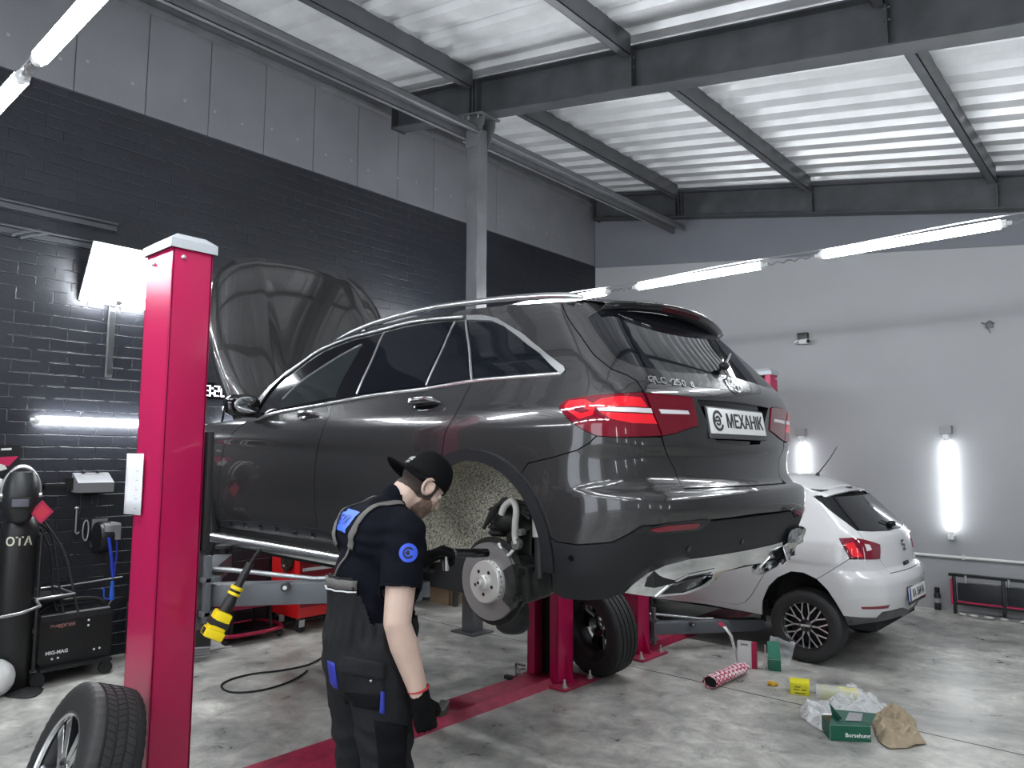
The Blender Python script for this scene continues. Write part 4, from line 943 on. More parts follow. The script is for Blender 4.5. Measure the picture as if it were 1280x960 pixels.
# ------------------------------------------------------------------ two-post lifts
REDP = mat('crimson_gloss_paint', (.44, .009, .078), .30, coat=.3, var=.05, vscale=3)
REDF = mat('dusty_crimson_paint', (.30, .018, .055), .55, var=.35, vscale=14)
GREYL = mat('grey_lift_paint', (.105, .112, .125), .38); CAPG = mat('pale_grey_cap', (.42, .44, .47), .4); ZINC = mat('zinc_bolt', (.66, .66, .66), .3, metal=.9)
def lift(name, label, x0, x1, y_near, y_far, arm_z, arms, dep=.20, ht=2.72):
    cx = (x0 + x1) / 2; t = thing(name, label, 'car lift', (cx, (y_near + y_far) / 2, 0)); o0 = t.location.copy(); hw = (x1 - x0) / 2
    for yb, sg in ((y_near, 1), (y_far, -1)):
        # yb: closed back face, sg: direction in which the column opens
        T = Matrix.Translation(V((0, yb, 0)) - V((0, o0.y, 0))) @ Matrix.Diagonal((1, sg, 1, 1))
        m = MB(); th = .012; z0 = .02
        m.box((-hw, 0, z0), (hw, th, ht), T, bev=.004); m.box((-hw, .0, z0), (-hw + th, dep, ht), T, bev=.004); m.box((hw - th, 0, z0), (hw, dep, ht), T, bev=.004)
        m.box((-hw, dep - th, z0), (-hw + .075, dep, ht), T, bev=.003); m.box((hw - .075, dep - th, z0), (hw, dep, ht), T, bev=.003)
        po = m.build('post', REDP, t, 40)
        m = MB(); g = .016
        m.grid([[T @ V((x, y, z)) for x, y in ((-hw - g, -g), (hw + g, -g), (hw + g, dep + g), (-hw - g, dep + g))] for z in (ht - .005, ht + .04)], closed=True)
        m.grid([[T @ V((x, y, z)) for x, y in ((-hw - g + k, -g + k), (hw + g - k, -g + k), (hw + g - k, dep + g - k), (-hw - g + k, dep + g - k))] for z, k in ((ht + .04, 0), (ht + .075, .045))], closed=True)
        k = .045; m.add([T @ V((x, y, ht + .075)) for x, y in ((-hw - g + k, -g + k), (hw + g - k, -g + k), (hw + g - k, dep + g - k), (-hw - g + k, dep + g - k))], [(0, 1, 2, 3)])
        m.build('post_cap', CAPG, po, 30)
        m = MB(); m.box((-.05, .05, .03), (.05, .08, ht - .1), T); m.build('lift_chain', mat('black_steel', (.012, .012, .013), .4), po)
        m = MB(); m.box((-hw + .02, .02, .02), (hw - .02, .04, ht - .05), T); m.build('post_inside', INK, po)
        m = MB(); m.box((-hw - .085, -.13, 0), (hw + .135, dep + .08, .018), T, bev=.004); m.build('base_plate', REDF, t, 30)
        for sx in (-1, 1):
            m = MB(); M = T @ frame((sx * (hw + .0), dep * .45, .018), (sx, 0, 0), (0, 0, 1), (0, 1, 0)); m.prism([(0, 0), (.085, 0), (.06, .03), (0, .19)], (-.006, .006), M); m.build('gusset', REDP, t)
        m = MB(); M = T @ frame((.07, 0, .018), (0, -1, 0), (0, 0, 1), (1, 0, 0)); m.prism([(0, 0), (.10, 0), (.02, .25), (0, .25)], (-.006, .006), M); m.build('gusset', REDP, t)
        for bx, by in ((-hw - .05, -.09), (hw + .09, -.09), (hw + .09, dep + .03), (-hw - .05, dep + .03)):
            m = MB(); c = T @ V((bx, by, 0)); m.cyl(c + V((0, 0, .018)), c + V((0, 0, .026)), .028, 14); m.cyl(c + V((0, 0, .026)), c + V((0, 0, .044)), .017, 6); m.cyl(c + V((0, 0, .03)), c + V((0, 0, .075)), .009, 8); m.build('anchor_bolt', ZINC, t)
        for c in (V((hw + .004, .05, ht - .045)), V((-.06, -.004, ht - .055))): m = MB(); m.ball(T @ c, (.012, .012, .012), n=10); m.build('cap_screw', ZINC, po)
        # carriage and its two swing arms
        m = MB(); m.box((-hw + .03, .03, arm_z - .16), (hw - .03, dep + .05, arm_z + .30), T, bev=.008); m.box((-hw - .035, dep + .012, arm_z - .09), (hw + .035, dep + .10, arm_z - .065), T, bev=.004); m.box((-hw - .035, dep + .012, arm_z + .07), (hw + .035, dep + .10, arm_z + .095), T, bev=.004)
        m.box((hw - .0, dep + .02, arm_z - .12), (hw + .035, dep + .05, arm_z + .20), T, bev=.003)
        m.build('carriage', GREYL, t, 40)
        m = MB(); m.box((hw - .06, dep + .015, arm_z + .22), (hw + .012, dep + .045, arm_z + .80), T, bev=.004); m.build('carriage_guard', RUBBER, t, 30)
        for (ex, ey) in arms:
            p = T @ V((math.copysign(hw * .55, ex - 0), dep + .07, arm_z)); q = T @ V((ex, ey, arm_z)); d = (q - p).normalized(); L = (q - p).length; b = V((0, 0, 1)).cross(d)
            A = frame(p, d, b, V((0, 0, 1)))
            m = MB(); m.box((.02, -.055, -.052), (L * .93, .055, .052), A, bev=.006); am = m.build('swing_arm', GREYL, t, 40)
            m = MB(); m.box((L * .3, -.043, -.04), (L - .04, .043, .04), A, bev=.005); m.build('arm_extension', GREYL, am, 40)
            m = MB(); m.cyl(A @ V((0, 0, -.085)), A @ V((0, 0, .12)), .024, 14); m.build('arm_pin', ZINC, am, 40)
            m = MB(); m.tube([A @ V(v) for v in ((.03, .02, .12), (.10, .02, .115), (L * .45, .01, .062), (L * .55, .01, .06))], .012, 8); m.build('arm_rail', mat('worn_silver_steel', (.42, .43, .44), .35, metal=.7), am, 60)
            m = MB(); c = A @ V((L - .03, 0, 0)); m.cyl(c + V((0, 0, .02)), c + V((0, 0, .085)), .022, 12); m.cyl(c + V((0, 0, .085)), c + V((0, 0, .105)), .055, 20); m.build('lift_pad', RUBBER, am, 40)
            m = MB(); c = A @ V((L * .34, -.055, .04)); m.cyl(c, c - A.col[1].to_3d() * .05, .022, 14); m.cyl(c - A.col[1].to_3d() * .05, c - A.col[1].to_3d() * .054, .010, 10, mi=1); m.build('arm_knob', [mat('dark_knob', (.03, .03, .032), .4), ZINC], am, 40)
    # floor cover plate between the posts
    ya, yb = y_near + dep - o0.y, y_far - dep - o0.y
    m = MB(); pr = [(-hw - .01, 0), (-hw + .03, .052), (hw - .055, .052), (hw - .01, 0)]
    m.grid([[V((x, ya + .02, z)) for x, z in pr], [V((x, yb - .02, z)) for x, z in pr]]); m.add([V((x, ya + .02, z)) for x, z in pr], [(0, 1, 2, 3)]); m.add([V((x, yb - .02, z)) for x, z in pr], [(0, 1, 2, 3)])
    m.build('floor_cover', REDF, t)
    return t
liftA = lift('two_post_lift', 'crimson two-post lift holding up the dark SUV, one post tall at the left', -3.83, -3.53, 1.50, 4.70, 1.03, ((.78, 1.18), (-.95, .90)))
liftB = lift('two_post_lift', 'crimson two-post lift behind the SUV, arms lowered beside the white hatchback', -3.84, -3.525, 5.615, 8.85, .185, ((.80, 1.20), (-.95, .90)))
# sheet of paper taped to the near post
m = MB(); a = on_y(162, 567, 1.49); b = on_y(180, 567, 1.49); c = on_y(160, 642, 1.49)
m.grid([[V((-3.862 + .155 * i / 6, 1.487 - .018 * (1 - i / 6) ** 2, c.z + (a.z - c.z) * j / 4)) for i in range(7)] for j in range(5)]); pp = m.build('paper_sheet', mat('white_paper', (.74, .74, .78), .6), None, 60, solid=.0008)
tag(pp, 'white printed sheet taped to the left face of the tall crimson post', 'paper')
m = MB()
for k in range(14): m.box((-3.842, 1.4825, c.z + .03 + k * .015), (-3.842 + .09 - .02 * (k % 3), 1.4835, c.z + .0325 + k * .015))
m.build('printed_lines', mat('grey_print', (.25, .25, .27), .6), pp)
w1 = make_wheel('car_wheel', 'alloy wheel with split spokes leaning against the foot of the tall crimson post', 'wheel', 'five', .370, .235, .237); w1['group'] = 'wheels taken off the SUV'
orient(w1, (-3.465, 1.195, .372), (-.10, -.94, .34), .55)
w2 = copy_tree(w1); tag(w2, 'wheel seen from its dark inner side, leaning behind the middle crimson post under the bumper', 'wheel')
orient(w2, (-3.50, 4.96, .366), (.22, .96, .14), 0.2)
# ------------------------------------------------------------------ mechanic
SKIN = mat('skin', (.50, .36, .30), .5, var=.10, vscale=9, bump=.05, bscale=120); SHIRT = mat('black_jersey', (.0040, .0045, .0085), .9, bump=.15, bscale=140, spec=.12)
DUNG = mat('charcoal_workwear', (.0135, .014, .016), .85, bump=.2, bscale=160, spec=.2); DUNGB = mat('black_workwear_patch', (.005, .005, .0065), .9, spec=.15); STRAP = mat('grey_webbing', (.105, .10, .095), .75, bump=.3, bscale=220)
BLUE = mat('blue_print', (.035, .09, .62), .6); BLUEP = mat('blue_piping', (.02, .03, .30), .6); GLOVE = mat('black_knit_glove', (.0035, .0035, .004), .85, bump=.4, bscale=260, spec=.15); REDC = mat('red_knit_cuff', (.40, .03, .04), .8)
CAPB = mat('black_cap_cloth', (.0035, .0035, .004), .8, bump=.2, bscale=180, spec=.15); HAIRM = mat('short_brown_hair', (.055, .040, .033), .7, bump=.6, bscale=240); GREYT = mat('pale_print', (.62, .62, .60), .6); LIP = mat('piping_white', (.55, .55, .56), .6)
def blob(prims, voxel, smooth=6, wrinkle=None):
    # union of tapered capsules and ellipsoids -> one continuous skin
    mb = MB()
    for p in prims:
        if p[0] == 'c':
            pts, rs = [V(q) for q in p[1]], p[2]; mb.tube(pts, rs, 14)
            mb.ball(pts[0], rs[0], n=14, m=8); mb.ball(pts[-1], rs[-1], n=14, m=8)
            for q, r in zip(pts[1:-1], rs[1:-1]): mb.ball(q, r * .995, n=14, m=8)
        else: mb.ball(p[1], p[2], p[3] if len(p) > 3 else None, n=24, m=14)
    o = mb.build('tmp', SKIN, None, weld=0); md = o.modifiers.new('r', 'REMESH'); md.mode = 'VOXEL'; md.voxel_size = voxel
    sm = o.modifiers.new('s', 'SMOOTH'); sm.factor = .5; sm.iterations = smooth
    dg = bpy.context.evaluated_depsgraph_get(); dg.update(); me = bpy.data.meshes.new_from_object(o.evaluated_get(dg)); old = o.data
    bpy.data.objects.remove(o); bpy.data.meshes.remove(old); me.materials.clear()
    if wrinkle:
        ns = [v.normal.copy() for v in me.vertices]
        for v, n in zip(me.vertices, ns): v.co += n * wrinkle(v.co, n)
    return me
def mesh_obj(name, me, m, parent):
    me.materials.append(m); o = bpy.data.objects.new(name, me); COL.objects.link(o); o.parent = parent
    for p in me.polygons: p.use_smooth = True
    return o
def bvh_of(me):
    from mathutils.bvhtree import BVHTree
    return BVHTree.FromPolygons([v.co.copy() for v in me.vertices], [tuple(p.vertices) for p in me.polygons])
def wrap_to(mb, bv, d, off):
    # lay a flat print onto cloth along direction d
    d = V(d).normalized(); out = []
    for v in mb.v:
        h = bv.ray_cast(v - d * .5, d, 1.2)
        out.append(h[0] - d * off if h[0] is not None else v)
    mb.v = out; return mb
def cut(me, keep):
    bm = bmesh.new(); bm.from_mesh(me); bmesh.ops.delete(bm, geom=[f for f in bm.faces if not keep(f.calc_center_median())], context='FACES')
    bm.to_mesh(me); bm.free(); return me
_pw = at_depth(480, 570, 3.0); man = thing('person', 'mechanic in black T-shirt, grey dungarees and backwards cap, working at the brake disc', 'person', (_pw.x, _pw.y, 0), math.atan2(.18, .98) * -1)
# local axes of the figure: x = his right, y = forward
def ML(px, py, depth): return man.matrix_world.inverted() @ at_depth(px, py, depth)
hip = V((0, -.06, .95)); SHR, SHL = V((.188, .0, 1.422)), V((-.195, .03, 1.45))
ELR, WRR = V((.252, -.065, 1.105)), V((.266, .028, .835))
TP = ML(553, 691, 3.16); WRL = TP + V((-.015, -.105, -.03)); ELL = WRL + V((-.09, -.20, -.075))
NK, HD = V((0, .05, 1.525)), V((.018, .168, 1.592))
tilt = Matrix.Rotation(math.radians(-42), 4, 'X') @ Matrix.Identity(4)
HM = Matrix.Translation(HD) @ Matrix.Rotation(math.radians(-6), 4, 'Z') @ tilt           # head frame: +y face, +z crown
def H(x, y, z): return HM @ V((x, y, z))
H3 = HM.to_3x3().to_4x4()
body = [('c', [V((0, -.06, .98)), V((0, -.05, 1.10)), V((0, -.03, 1.25)), V((0, .01, 1.38))], [.132, .118, .130, .122]),
        ('c', [V((-.08, -.04, .97)), V((.08, -.04, .97))], [.102, .102]), ('c', [V((-.09, 0, 1.36)), V((.09, 0, 1.36))], [.115, .115]),
        ('c', [SHL, V((0, .0, 1.465)), SHR], [.062, .080, .062]),
        ('c', [NK + V((0, -.02, -.03)), H(0, -.035, -.06)], [.066, .060]),
        ('c', [SHR, SHR.lerp(ELR, .45), ELR, ELR.lerp(WRR, .3), WRR], [.060, .060, .052, .054, .034]),
        ('c', [SHL, SHL.lerp(ELL, .45), ELL, ELL.lerp(WRL, .3), WRL], [.058, .054, .043, .045, .029]),
        ('c', [WRR, WRR + V((.002, .008, -.03))], [.029, .026]), ('c', [WRL, WRL + V((.0, .02, .005))], [.026, .024])]
for s in (-1, 1):
    body.append(('c', [V((s * .095, -.05, .93)), V((s * .11, -.01, .50)), V((s * .12, -.04, .09))], [.098, .062, .042])); body.append(('c', [V((s * .12, -.05, .05)), V((s * .13, .13, .03))], [.04, .032]))
head = [('e', H(0, -.01, .035), (.076, .095, .095), H3), ('e', H(0, .03, -.03), (.062, .072, .080), H3), ('e', H(0, .062, -.085), (.036, .032, .028), H3), ('e', H(0, .085, -.060), (.026, .016, .014), H3), ('e', H(0, .088, -.048), (.022, .014, .009), H3),
        ('c', [H(0, .088, .022), H(0, .104, -.012), H(0, .110, -.024)], [.010, .012, .0135]), ('e', H(.012, .098, -.027), (.008, .009, .007), H3), ('e', H(-.012, .098, -.027), (.008, .009, .007), H3),
        ('c', [H(-.045, .070, .032), H(0, .088, .034), H(.045, .070, .032)], [.011, .010, .011])]
for s in (-1, 1):
    head.append(('e', H(s * .038, .066, -.012), (.022, .020, .018), H3))
    ear = [H(s * .077, -.006 + .026 * math.cos(a), -.004 + .034 * math.sin(a)) + (HM.to_3x3() @ V((s * (.008 + .006 * math.cos(a + PI)), 0, 0))) for a in [2 * PI * k / 12 for k in range(13)]]
    head.append(('c', ear, [.0075] * 13)); head.append(('e', H(s * .074, 0, -.006), (.008, .016, .022), H3))
bm_ = blob(body + head, .0055, 4)
bo = mesh_obj('body', bm_, SKIN, man)
for s in (-1, 1):
    m = MB(); m.ball(H(s * .031, .080, .012), .0115, n=14); m.build('eye', mat('eye_white', (.6, .58, .55), .2), man, 60)
    m = MB(); m.ball(H(s * .031, .0885, .010), (.005, .005, .005), n=10); m.build('iris', INK, man, 60)
def shell(prims_or_me, keep, grow, name, mt, parent, thick=.0025):
    me = bm_.copy(); ns = [v.normal.copy() for v in me.vertices]
    for v, n in zip(me.vertices, ns): v.co += n * grow(v.co)
    me.materials.clear(); cut(me, keep); o = mesh_obj(name, me, mt, parent); md = o.modifiers.new('thickness', 'SOLIDIFY'); md.thickness = thick; md.offset = -1; return o
iH = HM.inverted()
def inh(f): return lambda c: f(iH @ c)
# hair below the cap and the beard, grown from the scalp
near_head = lambda c: (c - HD).length < .16
shell(None, lambda c: near_head(c) and (lambda q: q.z > -.055 + .35 * max(0, q.y) and q.y < .045 and q.z < .05 and abs(q.x) < .0765)(iH @ c), lambda c: .0032, 'hair', HAIRM, man)
shell(None, lambda c: near_head(c) and (lambda q: -.125 < q.z < -.012 - .55 * max(0, q.y - .02) and q.y > .012 and not (q.y > .078 and q.z > -.052) and abs(q.x) < .072)(iH @ c), lambda c: .0028, 'beard', mat('stubble', (.17, .11, .085), .8, var=.35, vscale=60, bump=.5, bscale=240), man)
# cap worn backwards: crown and brim
m = MB(); rows = []
for i in range(11):
    t = i / 10; z = -.0 + .128 * math.sin(t * PI / 2); r = math.cos(t * PI / 2) ** .62 if t < 1 else .001
    rows.append([H(.091 * r * math.cos(a), -.008 + .110 * r * math.sin(a), .022 + z + .012 * math.sin(a) * (1 - t)) for a in [2 * PI * k / 36 for k in range(36)]])
m.grid(rows, closed=True); capo = m.build('cap', CAPB, man, 80, solid=.003)
m = MB(); rows = []
for i in range(9):
    t = i / 8; rr = []
    for k in range(21):
        a = PI + PI * (.06 + .88 * k / 20); ex = .075 * t * (math.sin(PI * (k / 20)) ** .55)
        p = V((.091 * math.cos(a), -.008 + .110 * math.sin(a) - ex, .013 - .020 * abs(math.cos(a)) * 0 - .25 * ex - 7.0 * (.091 * math.cos(a)) ** 2 * t * .35)); rr.append(HM @ p)
    rows.append(rr)
m.grid(rows); m.build('cap_brim', CAPB, capo, 80, solid=.004)
m = MB(); m.ball(H(0, -.008, .152), (.007, .007, .004), n=10); m.build('cap_button', CAPB, capo, 60)
CT = HM @ frame((.012, -.112, .055), V((-1, 0, 0)), V((0, .22, .975)), V((0, -.975, .22)))
cb = bvh_of(bpy.data.meshes['cap']) if False else None
def cap_pt(x, z):   # point on the back of the crown
    t = math.asin(min(.99, max(0, (z - .022) / .128))) * 2 / PI; r = math.cos(t * PI / 2) ** .62; a = -PI / 2 + x / .1; return V((.0925 * r * math.cos(a), -.008 + .1115 * r * math.sin(a), z + .012 * math.sin(a) * (1 - t)))
m = text_mb('SAVE', .026, .0006, Matrix.Identity(4), bold=.0008); text_mb('MOTO', .014, .0006, Matrix.Translation((0, -.019, 0)), m, bold=.0004)
m.v = [HM @ (cap_pt(v.x - .0, .062 + v.y) * 1.0 + V((0, -.0012, 0))) for v in m.v]; m.build('cap_print', GREYT, capo)
# T-shirt
SHC = SHR.lerp(ELR, .62)
def wr_s(c, n): return .0045 * pnoise(V((c.x * 9, c.y * 9, c.z * 16))) + .003 * math.sin(c.z * 70 + c.x * 25 + 6 * pnoise(c * 8))
shirt = [('c', [V((0, -.055, .98)), V((0, -.05, 1.10)), V((0, -.03, 1.25)), V((0, .012, 1.385))], [.160, .150, .162, .150]), ('c', [V((-.07, -.02, 1.0)), V((.07, -.02, 1.0))], [.13, .13]),
         ('c', [V((-.095, 0, 1.36)), V((.095, 0, 1.36))], [.132, .132]), ('c', [V((-.055, -.01, 1.20)), V((.055, -.01, 1.20))], [.13, .13]), ('c', [SHL, V((0, .0, 1.465)), SHR], [.078, .094, .078]), ('c', [V((-.07, -.035, 1.40)), V((.07, -.035, 1.40))], [.13, .13]), ('c', [NK + V((0, -.035, -.06)), NK + V((0, .004, .004))], [.092, .074]),
         ('c', [SHR, SHR.lerp(ELR, .35), SHC], [.078, .080, .079]), ('c', [SHL, SHL.lerp(ELL, .5), SHL.lerp(ELL, .78)], [.076, .074, .072])]
sme = blob(shirt, .008, 5, wr_s)
dR = (ELR - SHR).normalized(); dL = (ELL - SHL).normalized(); dN = (H(0, 0, -.05) - NK).normalized()
def keep_s(c):
    if (c - SHC).dot(dR) > .0 and c.x > .192 and 0 < (c - SHC).dot(dR) < .10 and ((c - SHR) - dR * (c - SHR).dot(dR)).length < .10: return False
    if (c - SHL.lerp(ELL, .75)).dot(dL) > 0 and c.x < -.09 and c.y > .10: return False
    if (c - NK).dot(dN) > .020 and c.z > 1.47 and abs(c.x) < .1: return False
    return c.z > 1.0
cut(sme, keep_s); sh = mesh_obj('t_shirt', sme, SHIRT, man); md = sh.modifiers.new('thickness', 'SOLIDIFY'); md.thickness = .004; md.offset = -1
m = MB(); b1 = dR.orthogonal().normalized(); b2 = dR.cross(b1)
m.tube([SHC - dR * .004 + (b1 * math.cos(2 * PI * k / 28) + b2 * math.sin(2 * PI * k / 28)) * .0775 for k in range(28)], .0045, 6, closed=True); m.build('sleeve_hem', SHIRT, sh, 60)
bs = bvh_of(sme)
# sleeve roundel, on the outside of the right sleeve, facing the camera
vc = (man.matrix_world.inverted() @ CAMO); ctr = ML(510.5, 691, 2.80); dd = (ctr - vc).normalized(); xx = dd.cross(V((0, 0, 1))).normalized(); RM = frame(ctr, xx, xx.cross(dd) * -1 if (xx.cross(dd)).z < 0 else xx.cross(dd), -dd)
m = MB(); rr = .0345
for i in range(7):
    pass
m.grid([[RM @ V((r * math.cos(2 * PI * k / 32), r * math.sin(2 * PI * k / 32), 0)) for k in range(32)] for r in (.0005, .008, .016, .024, rr)], closed=True); wrap_to(m, bs, dd, .0022); ro = m.build('sleeve_roundel', BLUE, sh, 60)
m = MB()
def ringp(r0, r1, a0, a1, n=24): m.grid([[RM @ V((r * math.cos(math.radians(a0 + (a1 - a0) * k / n)), r * math.sin(math.radians(a0 + (a1 - a0) * k / n)), 0)) for k in range(n + 1)] for r in (r0, (r0 + r1) / 2, r1)])
ringp(.0145, .0215, 38, 322); m.grid([[RM @ V((x, y, 0)) for x in (-.012, -.004, .004)] for y in (-.003, .003)]); m.grid([[RM @ V((x, y, 0)) for x in (-.006, -.001, .003)] for y in (-.009, -.002, .005, .009)])
wrap_to(m, bs, dd, .0032); m.build('roundel_mark', mat('black_print', (.008, .009, .012), .7), ro, 60)
# blue back print
pc = ML(451, 648, 2.97); BD = V((.35, 1, 0)).normalized(); BX = V((1, -.35, 0)).normalized(); BM = frame(pc, BX, V((0, .0, 1)), -BD)
m = MB(); m.grid([[BM @ V((-.085 + .175 * i / 10, -.042 + .080 * j / 5 - .006 * (i - 5) / 5, 0)) for i in range(11)] for j in range(6)]); wrap_to(m, bs, BD, .003); bp_ = m.build('back_print', mat('bright_blue_print', (.06, .16, .80), .6), sh, 60)
m = text_mb('МЕХА', .048, .0, BM @ Matrix.Translation((.020, -.003, 0)) @ Matrix.Diagonal((.72, 1, 1, 1)), bold=.0008)
bmt = bmesh.new(); mv = [bmt.verts.new(v) for v in m.v]
for f in m.f:
    try: bmt.faces.new([mv[i] for i in f])
    except ValueError: pass
bmt.free(); wrap_to(m, bs, BD, .0058); m.build('back_lettering', mat('navy_print', (.012, .02, .12), .6), bp_)
# dungarees: trousers, back bib, straps, belt gathers, pockets
def wr_d(c, n):
    g = .004 * pnoise(V((c.x * 11, c.y * 11, c.z * 7))) + .005 * pnoise(V((c.x * 5, c.y * 5, c.z * 13 + 4)))
    a = math.atan2(c.y + .05, c.x)
    if 1.0 < c.z < 1.15: g += .0055 * math.sin(a * 26) * math.exp(-((c.z - 1.07) / .05) ** 2)
    if c.z >= 1.08: g += .004 * math.sin(a * 15 + 2) * min(1, (c.z - 1.06) / .06)
    if c.z < .72: g += .005 * math.sin(c.z * 52 + 4 * pnoise(c * 6))
    return g
tro = [('c', [V((0, -.06, .93)), V((0, -.06, 1.02)), V((0, -.055, 1.09)), V((0, -.045, 1.2)), V((0, -.02, 1.32))], [.168, .170, .160, .170, .165]), ('c', [V((-.085, -.05, .955)), V((.085, -.05, .955))], [.140, .140]), ('c', [V((-.07, -.085, .93)), V((.07, -.085, .93))], [.125, .125]),
       ('c', [V((-.075, -.02, 1.05)), V((.075, -.02, 1.05))], [.133, .133]), ('c', [V((-.08, -.01, 1.24)), V((.08, -.01, 1.24))], [.143, .143])]
for s in (-1, 1): tro.append(('c', [V((s * .098, -.05, .90)), V((s * .108, -.03, .68)), V((s * .115, -.015, .48)), V((s * .122, -.045, .14))], [.130, .112, .095, .088]))
tme = blob(tro, .009, 4, wr_d)
def keep_d(c):
    if c.z < .10: return False
    if c.z > 1.09:
        if c.y < -.03: return c.z < 1.255 - .0 and abs(c.x) < .155 - max(0, c.z - 1.09) * .35     # back bib narrows upwards
        return c.z < 1.33 and abs(c.x) < .12 and c.y > .02
    return True
bd_full = bvh_of(tme); cut(tme, keep_d); du = mesh_obj('dungarees', tme, DUNG, man); md = du.modifiers.new('thickness', 'SOLIDIFY'); md.thickness = .004; md.offset = -1
def on_cloth(bv, pts, d, off):
    out = []
    for p in pts:
        h = bv.ray_cast(V(p) - V(d).normalized() * .5, V(d).normalized(), 1.2); out.append((h[0] - V(d).normalized() * off) if h[0] is not None else V(p))
    return out
def strap(pts, w_, name, mt, bv, d, off=.010):
    c = catmull(pts, 8); L = []; R_ = []
    for i, p in enumerate(c):
        t = (c[min(i + 1, len(c) - 1)] - c[max(i - 1, 0)]).normalized(); dirn = d(p) if callable(d) else V(d); sd = t.cross(dirn).normalized(); L.append((p - sd * w_ / 2, dirn)); R_.append((p + sd * w_ / 2, dirn))
    rows = [[on_cloth(bv, [a], da, off)[0] for a, da in L], [on_cloth(bv, [(a + b) / 2], da, off + .001)[0] for (a, da), (b, _) in zip(L, R_)], [on_cloth(bv, [b], db, off)[0] for b, db in R_]]
    m = MB(); m.grid(rows); return m.build(name, mt, du, 80, solid=.003)
def dirs(p): return V((-p.x * .3, .9 if p.y < .0 else -.15, -.30 - max(0, p.z - 1.40) * 6)).normalized()
strap([V((.055, -.16, 1.36)), V((.075, -.13, 1.42)), V((.092, -.06, 1.485)), V((.098, .03, 1.51))], .036, 'strap', STRAP, bs, dirs)
strap([V((-.075, -.16, 1.36)), V((-.10, -.12, 1.42)), V((-.115, -.06, 1.48)), V((-.115, .03, 1.50))], .036, 'strap', STRAP, bs, dirs)
strap([V((.055, -.16, 1.375)), V((.03, -.17, 1.32)), V((-.01, -.18, 1.255)), V((-.03, -.19, 1.245))], .010, 'strap_cord', STRAP, bs, (0, 1, 0))
bt = bvh_of(tme)
c = [V((-.115 + .23 * k / 14, -.2, 1.253 - .0 * k)) for k in range(15)]; pts = on_cloth(bd_full, c, (0, 1, 0), .005)
m = MB(); m.grid([[p + V((0, -.009, -.004)) for p in pts], [p + V((0, -.012, -.022)) for p in pts], [p + V((0, -.010, -.040)) for p in pts]]); m.build('bib_band', STRAP, du, 60, solid=.003)
m = MB(); m.tube([p + V((0, -.013, -.046)) for p in pts], .0030, 6); m.build('bib_piping', LIP, du, 60)
# seat pocket with flap, thigh patch, blue piping
PD = (man.matrix_world.inverted().to_3x3() @ (ray(470, 850))).normalized()
def quad(px4, nx, ny, name, mt, off, th=.003, depth=2.85, par=None):
    m = MB(); a, b, c, d = [ML(*p, depth) for p in px4]
    m.grid([[(a.lerp(b, i / nx)).lerp(d.lerp(c, i / nx), j / ny) for i in range(nx + 1)] for j in range(ny + 1)]); wrap_to(m, bt, PD, off); return m.build(name, mt, par or du, 60, solid=th)
pk_ = quad([(436, 824), (481, 833), (479, 888), (432, 880)], 10, 10, 'back_pocket', DUNG, .005)
quad([(431, 821), (482, 830), (480, 851), (429, 843)], 10, 5, 'pocket_flap', DUNG, .012, .004, par=pk_)
quad([(432, 865), (476, 868), (475, 886), (431, 880)], 8, 4, 'pocket_patch', DUNGB, .0095, par=pk_)
quad([(475.5, 864), (480, 864), (480, 890), (474, 889)], 2, 6, 'blue_tab', BLUEP, .012, par=pk_)
m = MB(); p = on_cloth(bt, [ML(464, 851, 2.85)], PD, .018)[0]; m.ball(p, (.005, .005, .005), n=10); m.build('pocket_rivet', ZINC, pk_)
quad([(468, 898), (508, 905), (506, 958), (474, 960)], 8, 10, 'thigh_patch', DUNGB, .006)
quad([(410, 826), (420, 830), (424, 862), (414, 858)], 3, 6, 'hip_pocket', BLUEP, .006)
# gloves with five fingers each; boots
def glove(W_, fwdv, palm_n, thumb_side, curl, name):
    # W_: wrist; fwdv: along the hand; palm_n: out of the palm; thumb_side: lateral unit vector to the thumb
    f_, n_, s_ = V(fwdv).normalized(), V(palm_n).normalized(), V(thumb_side).normalized()
    pr = [('c', [W_ - f_ * .035, W_ + f_ * .01], [.037, .037])]
    for k, (off, ln) in enumerate(((.030, .072), (.010, .080), (-.011, .074), (-.030, .058))):
        b = W_ + f_ * .088 + s_ * off; pr.append(('c', [W_ + f_ * .01 + s_ * off * .55, b], [.022, .0145]))
        a = 0; p = b; pts = [b]
        for j, seg in enumerate((.45, .32, .25)):
            a += curl[j]; d = f_ * math.cos(a) + n_ * math.sin(a); p = p + d * ln * seg; pts.append(p)
        pr.append(('c', pts, [.0135, .0128, .0115, .0102]))
    b = W_ + f_ * .025 + s_ * .024; p1 = b + (f_ * .6 + s_ * .62 + n_ * .35).normalized() * .042; p2 = p1 + (f_ * .8 + s_ * .15 + n_ * .6).normalized() * .032; p3 = p2 + (f_ * .7 - s_ * .2 + n_ * .7).normalized() * .024
    pr.append(('c', [b, p1, p2, p3], [.021, .0155, .0138, .0115]))
    g = mesh_obj(name, blob(pr, .0033, 3), GLOVE, man)
    b1 = f_.orthogonal().normalized(); b2 = f_.cross(b1); c0 = W_ - f_ * .040
    m = MB(); m.tube([c0 + (b1 * math.cos(2 * PI * k / 20) + b2 * math.sin(2 * PI * k / 20)) * .0375 for k in range(20)], .0050, 6, closed=True); m.build('glove_cuff', REDC, g, 60); return g
gR = glove(WRR + V((0, .005, -.015)), (.06, .22, -.97), (-.85, .45, .05), (.2, .95, .2), (.55, .65, .5), 'glove')
toolA, toolB = ML(560, 691, 3.16), ML(609, 691.5, 3.30)
gdir = (TP - WRL).normalized()
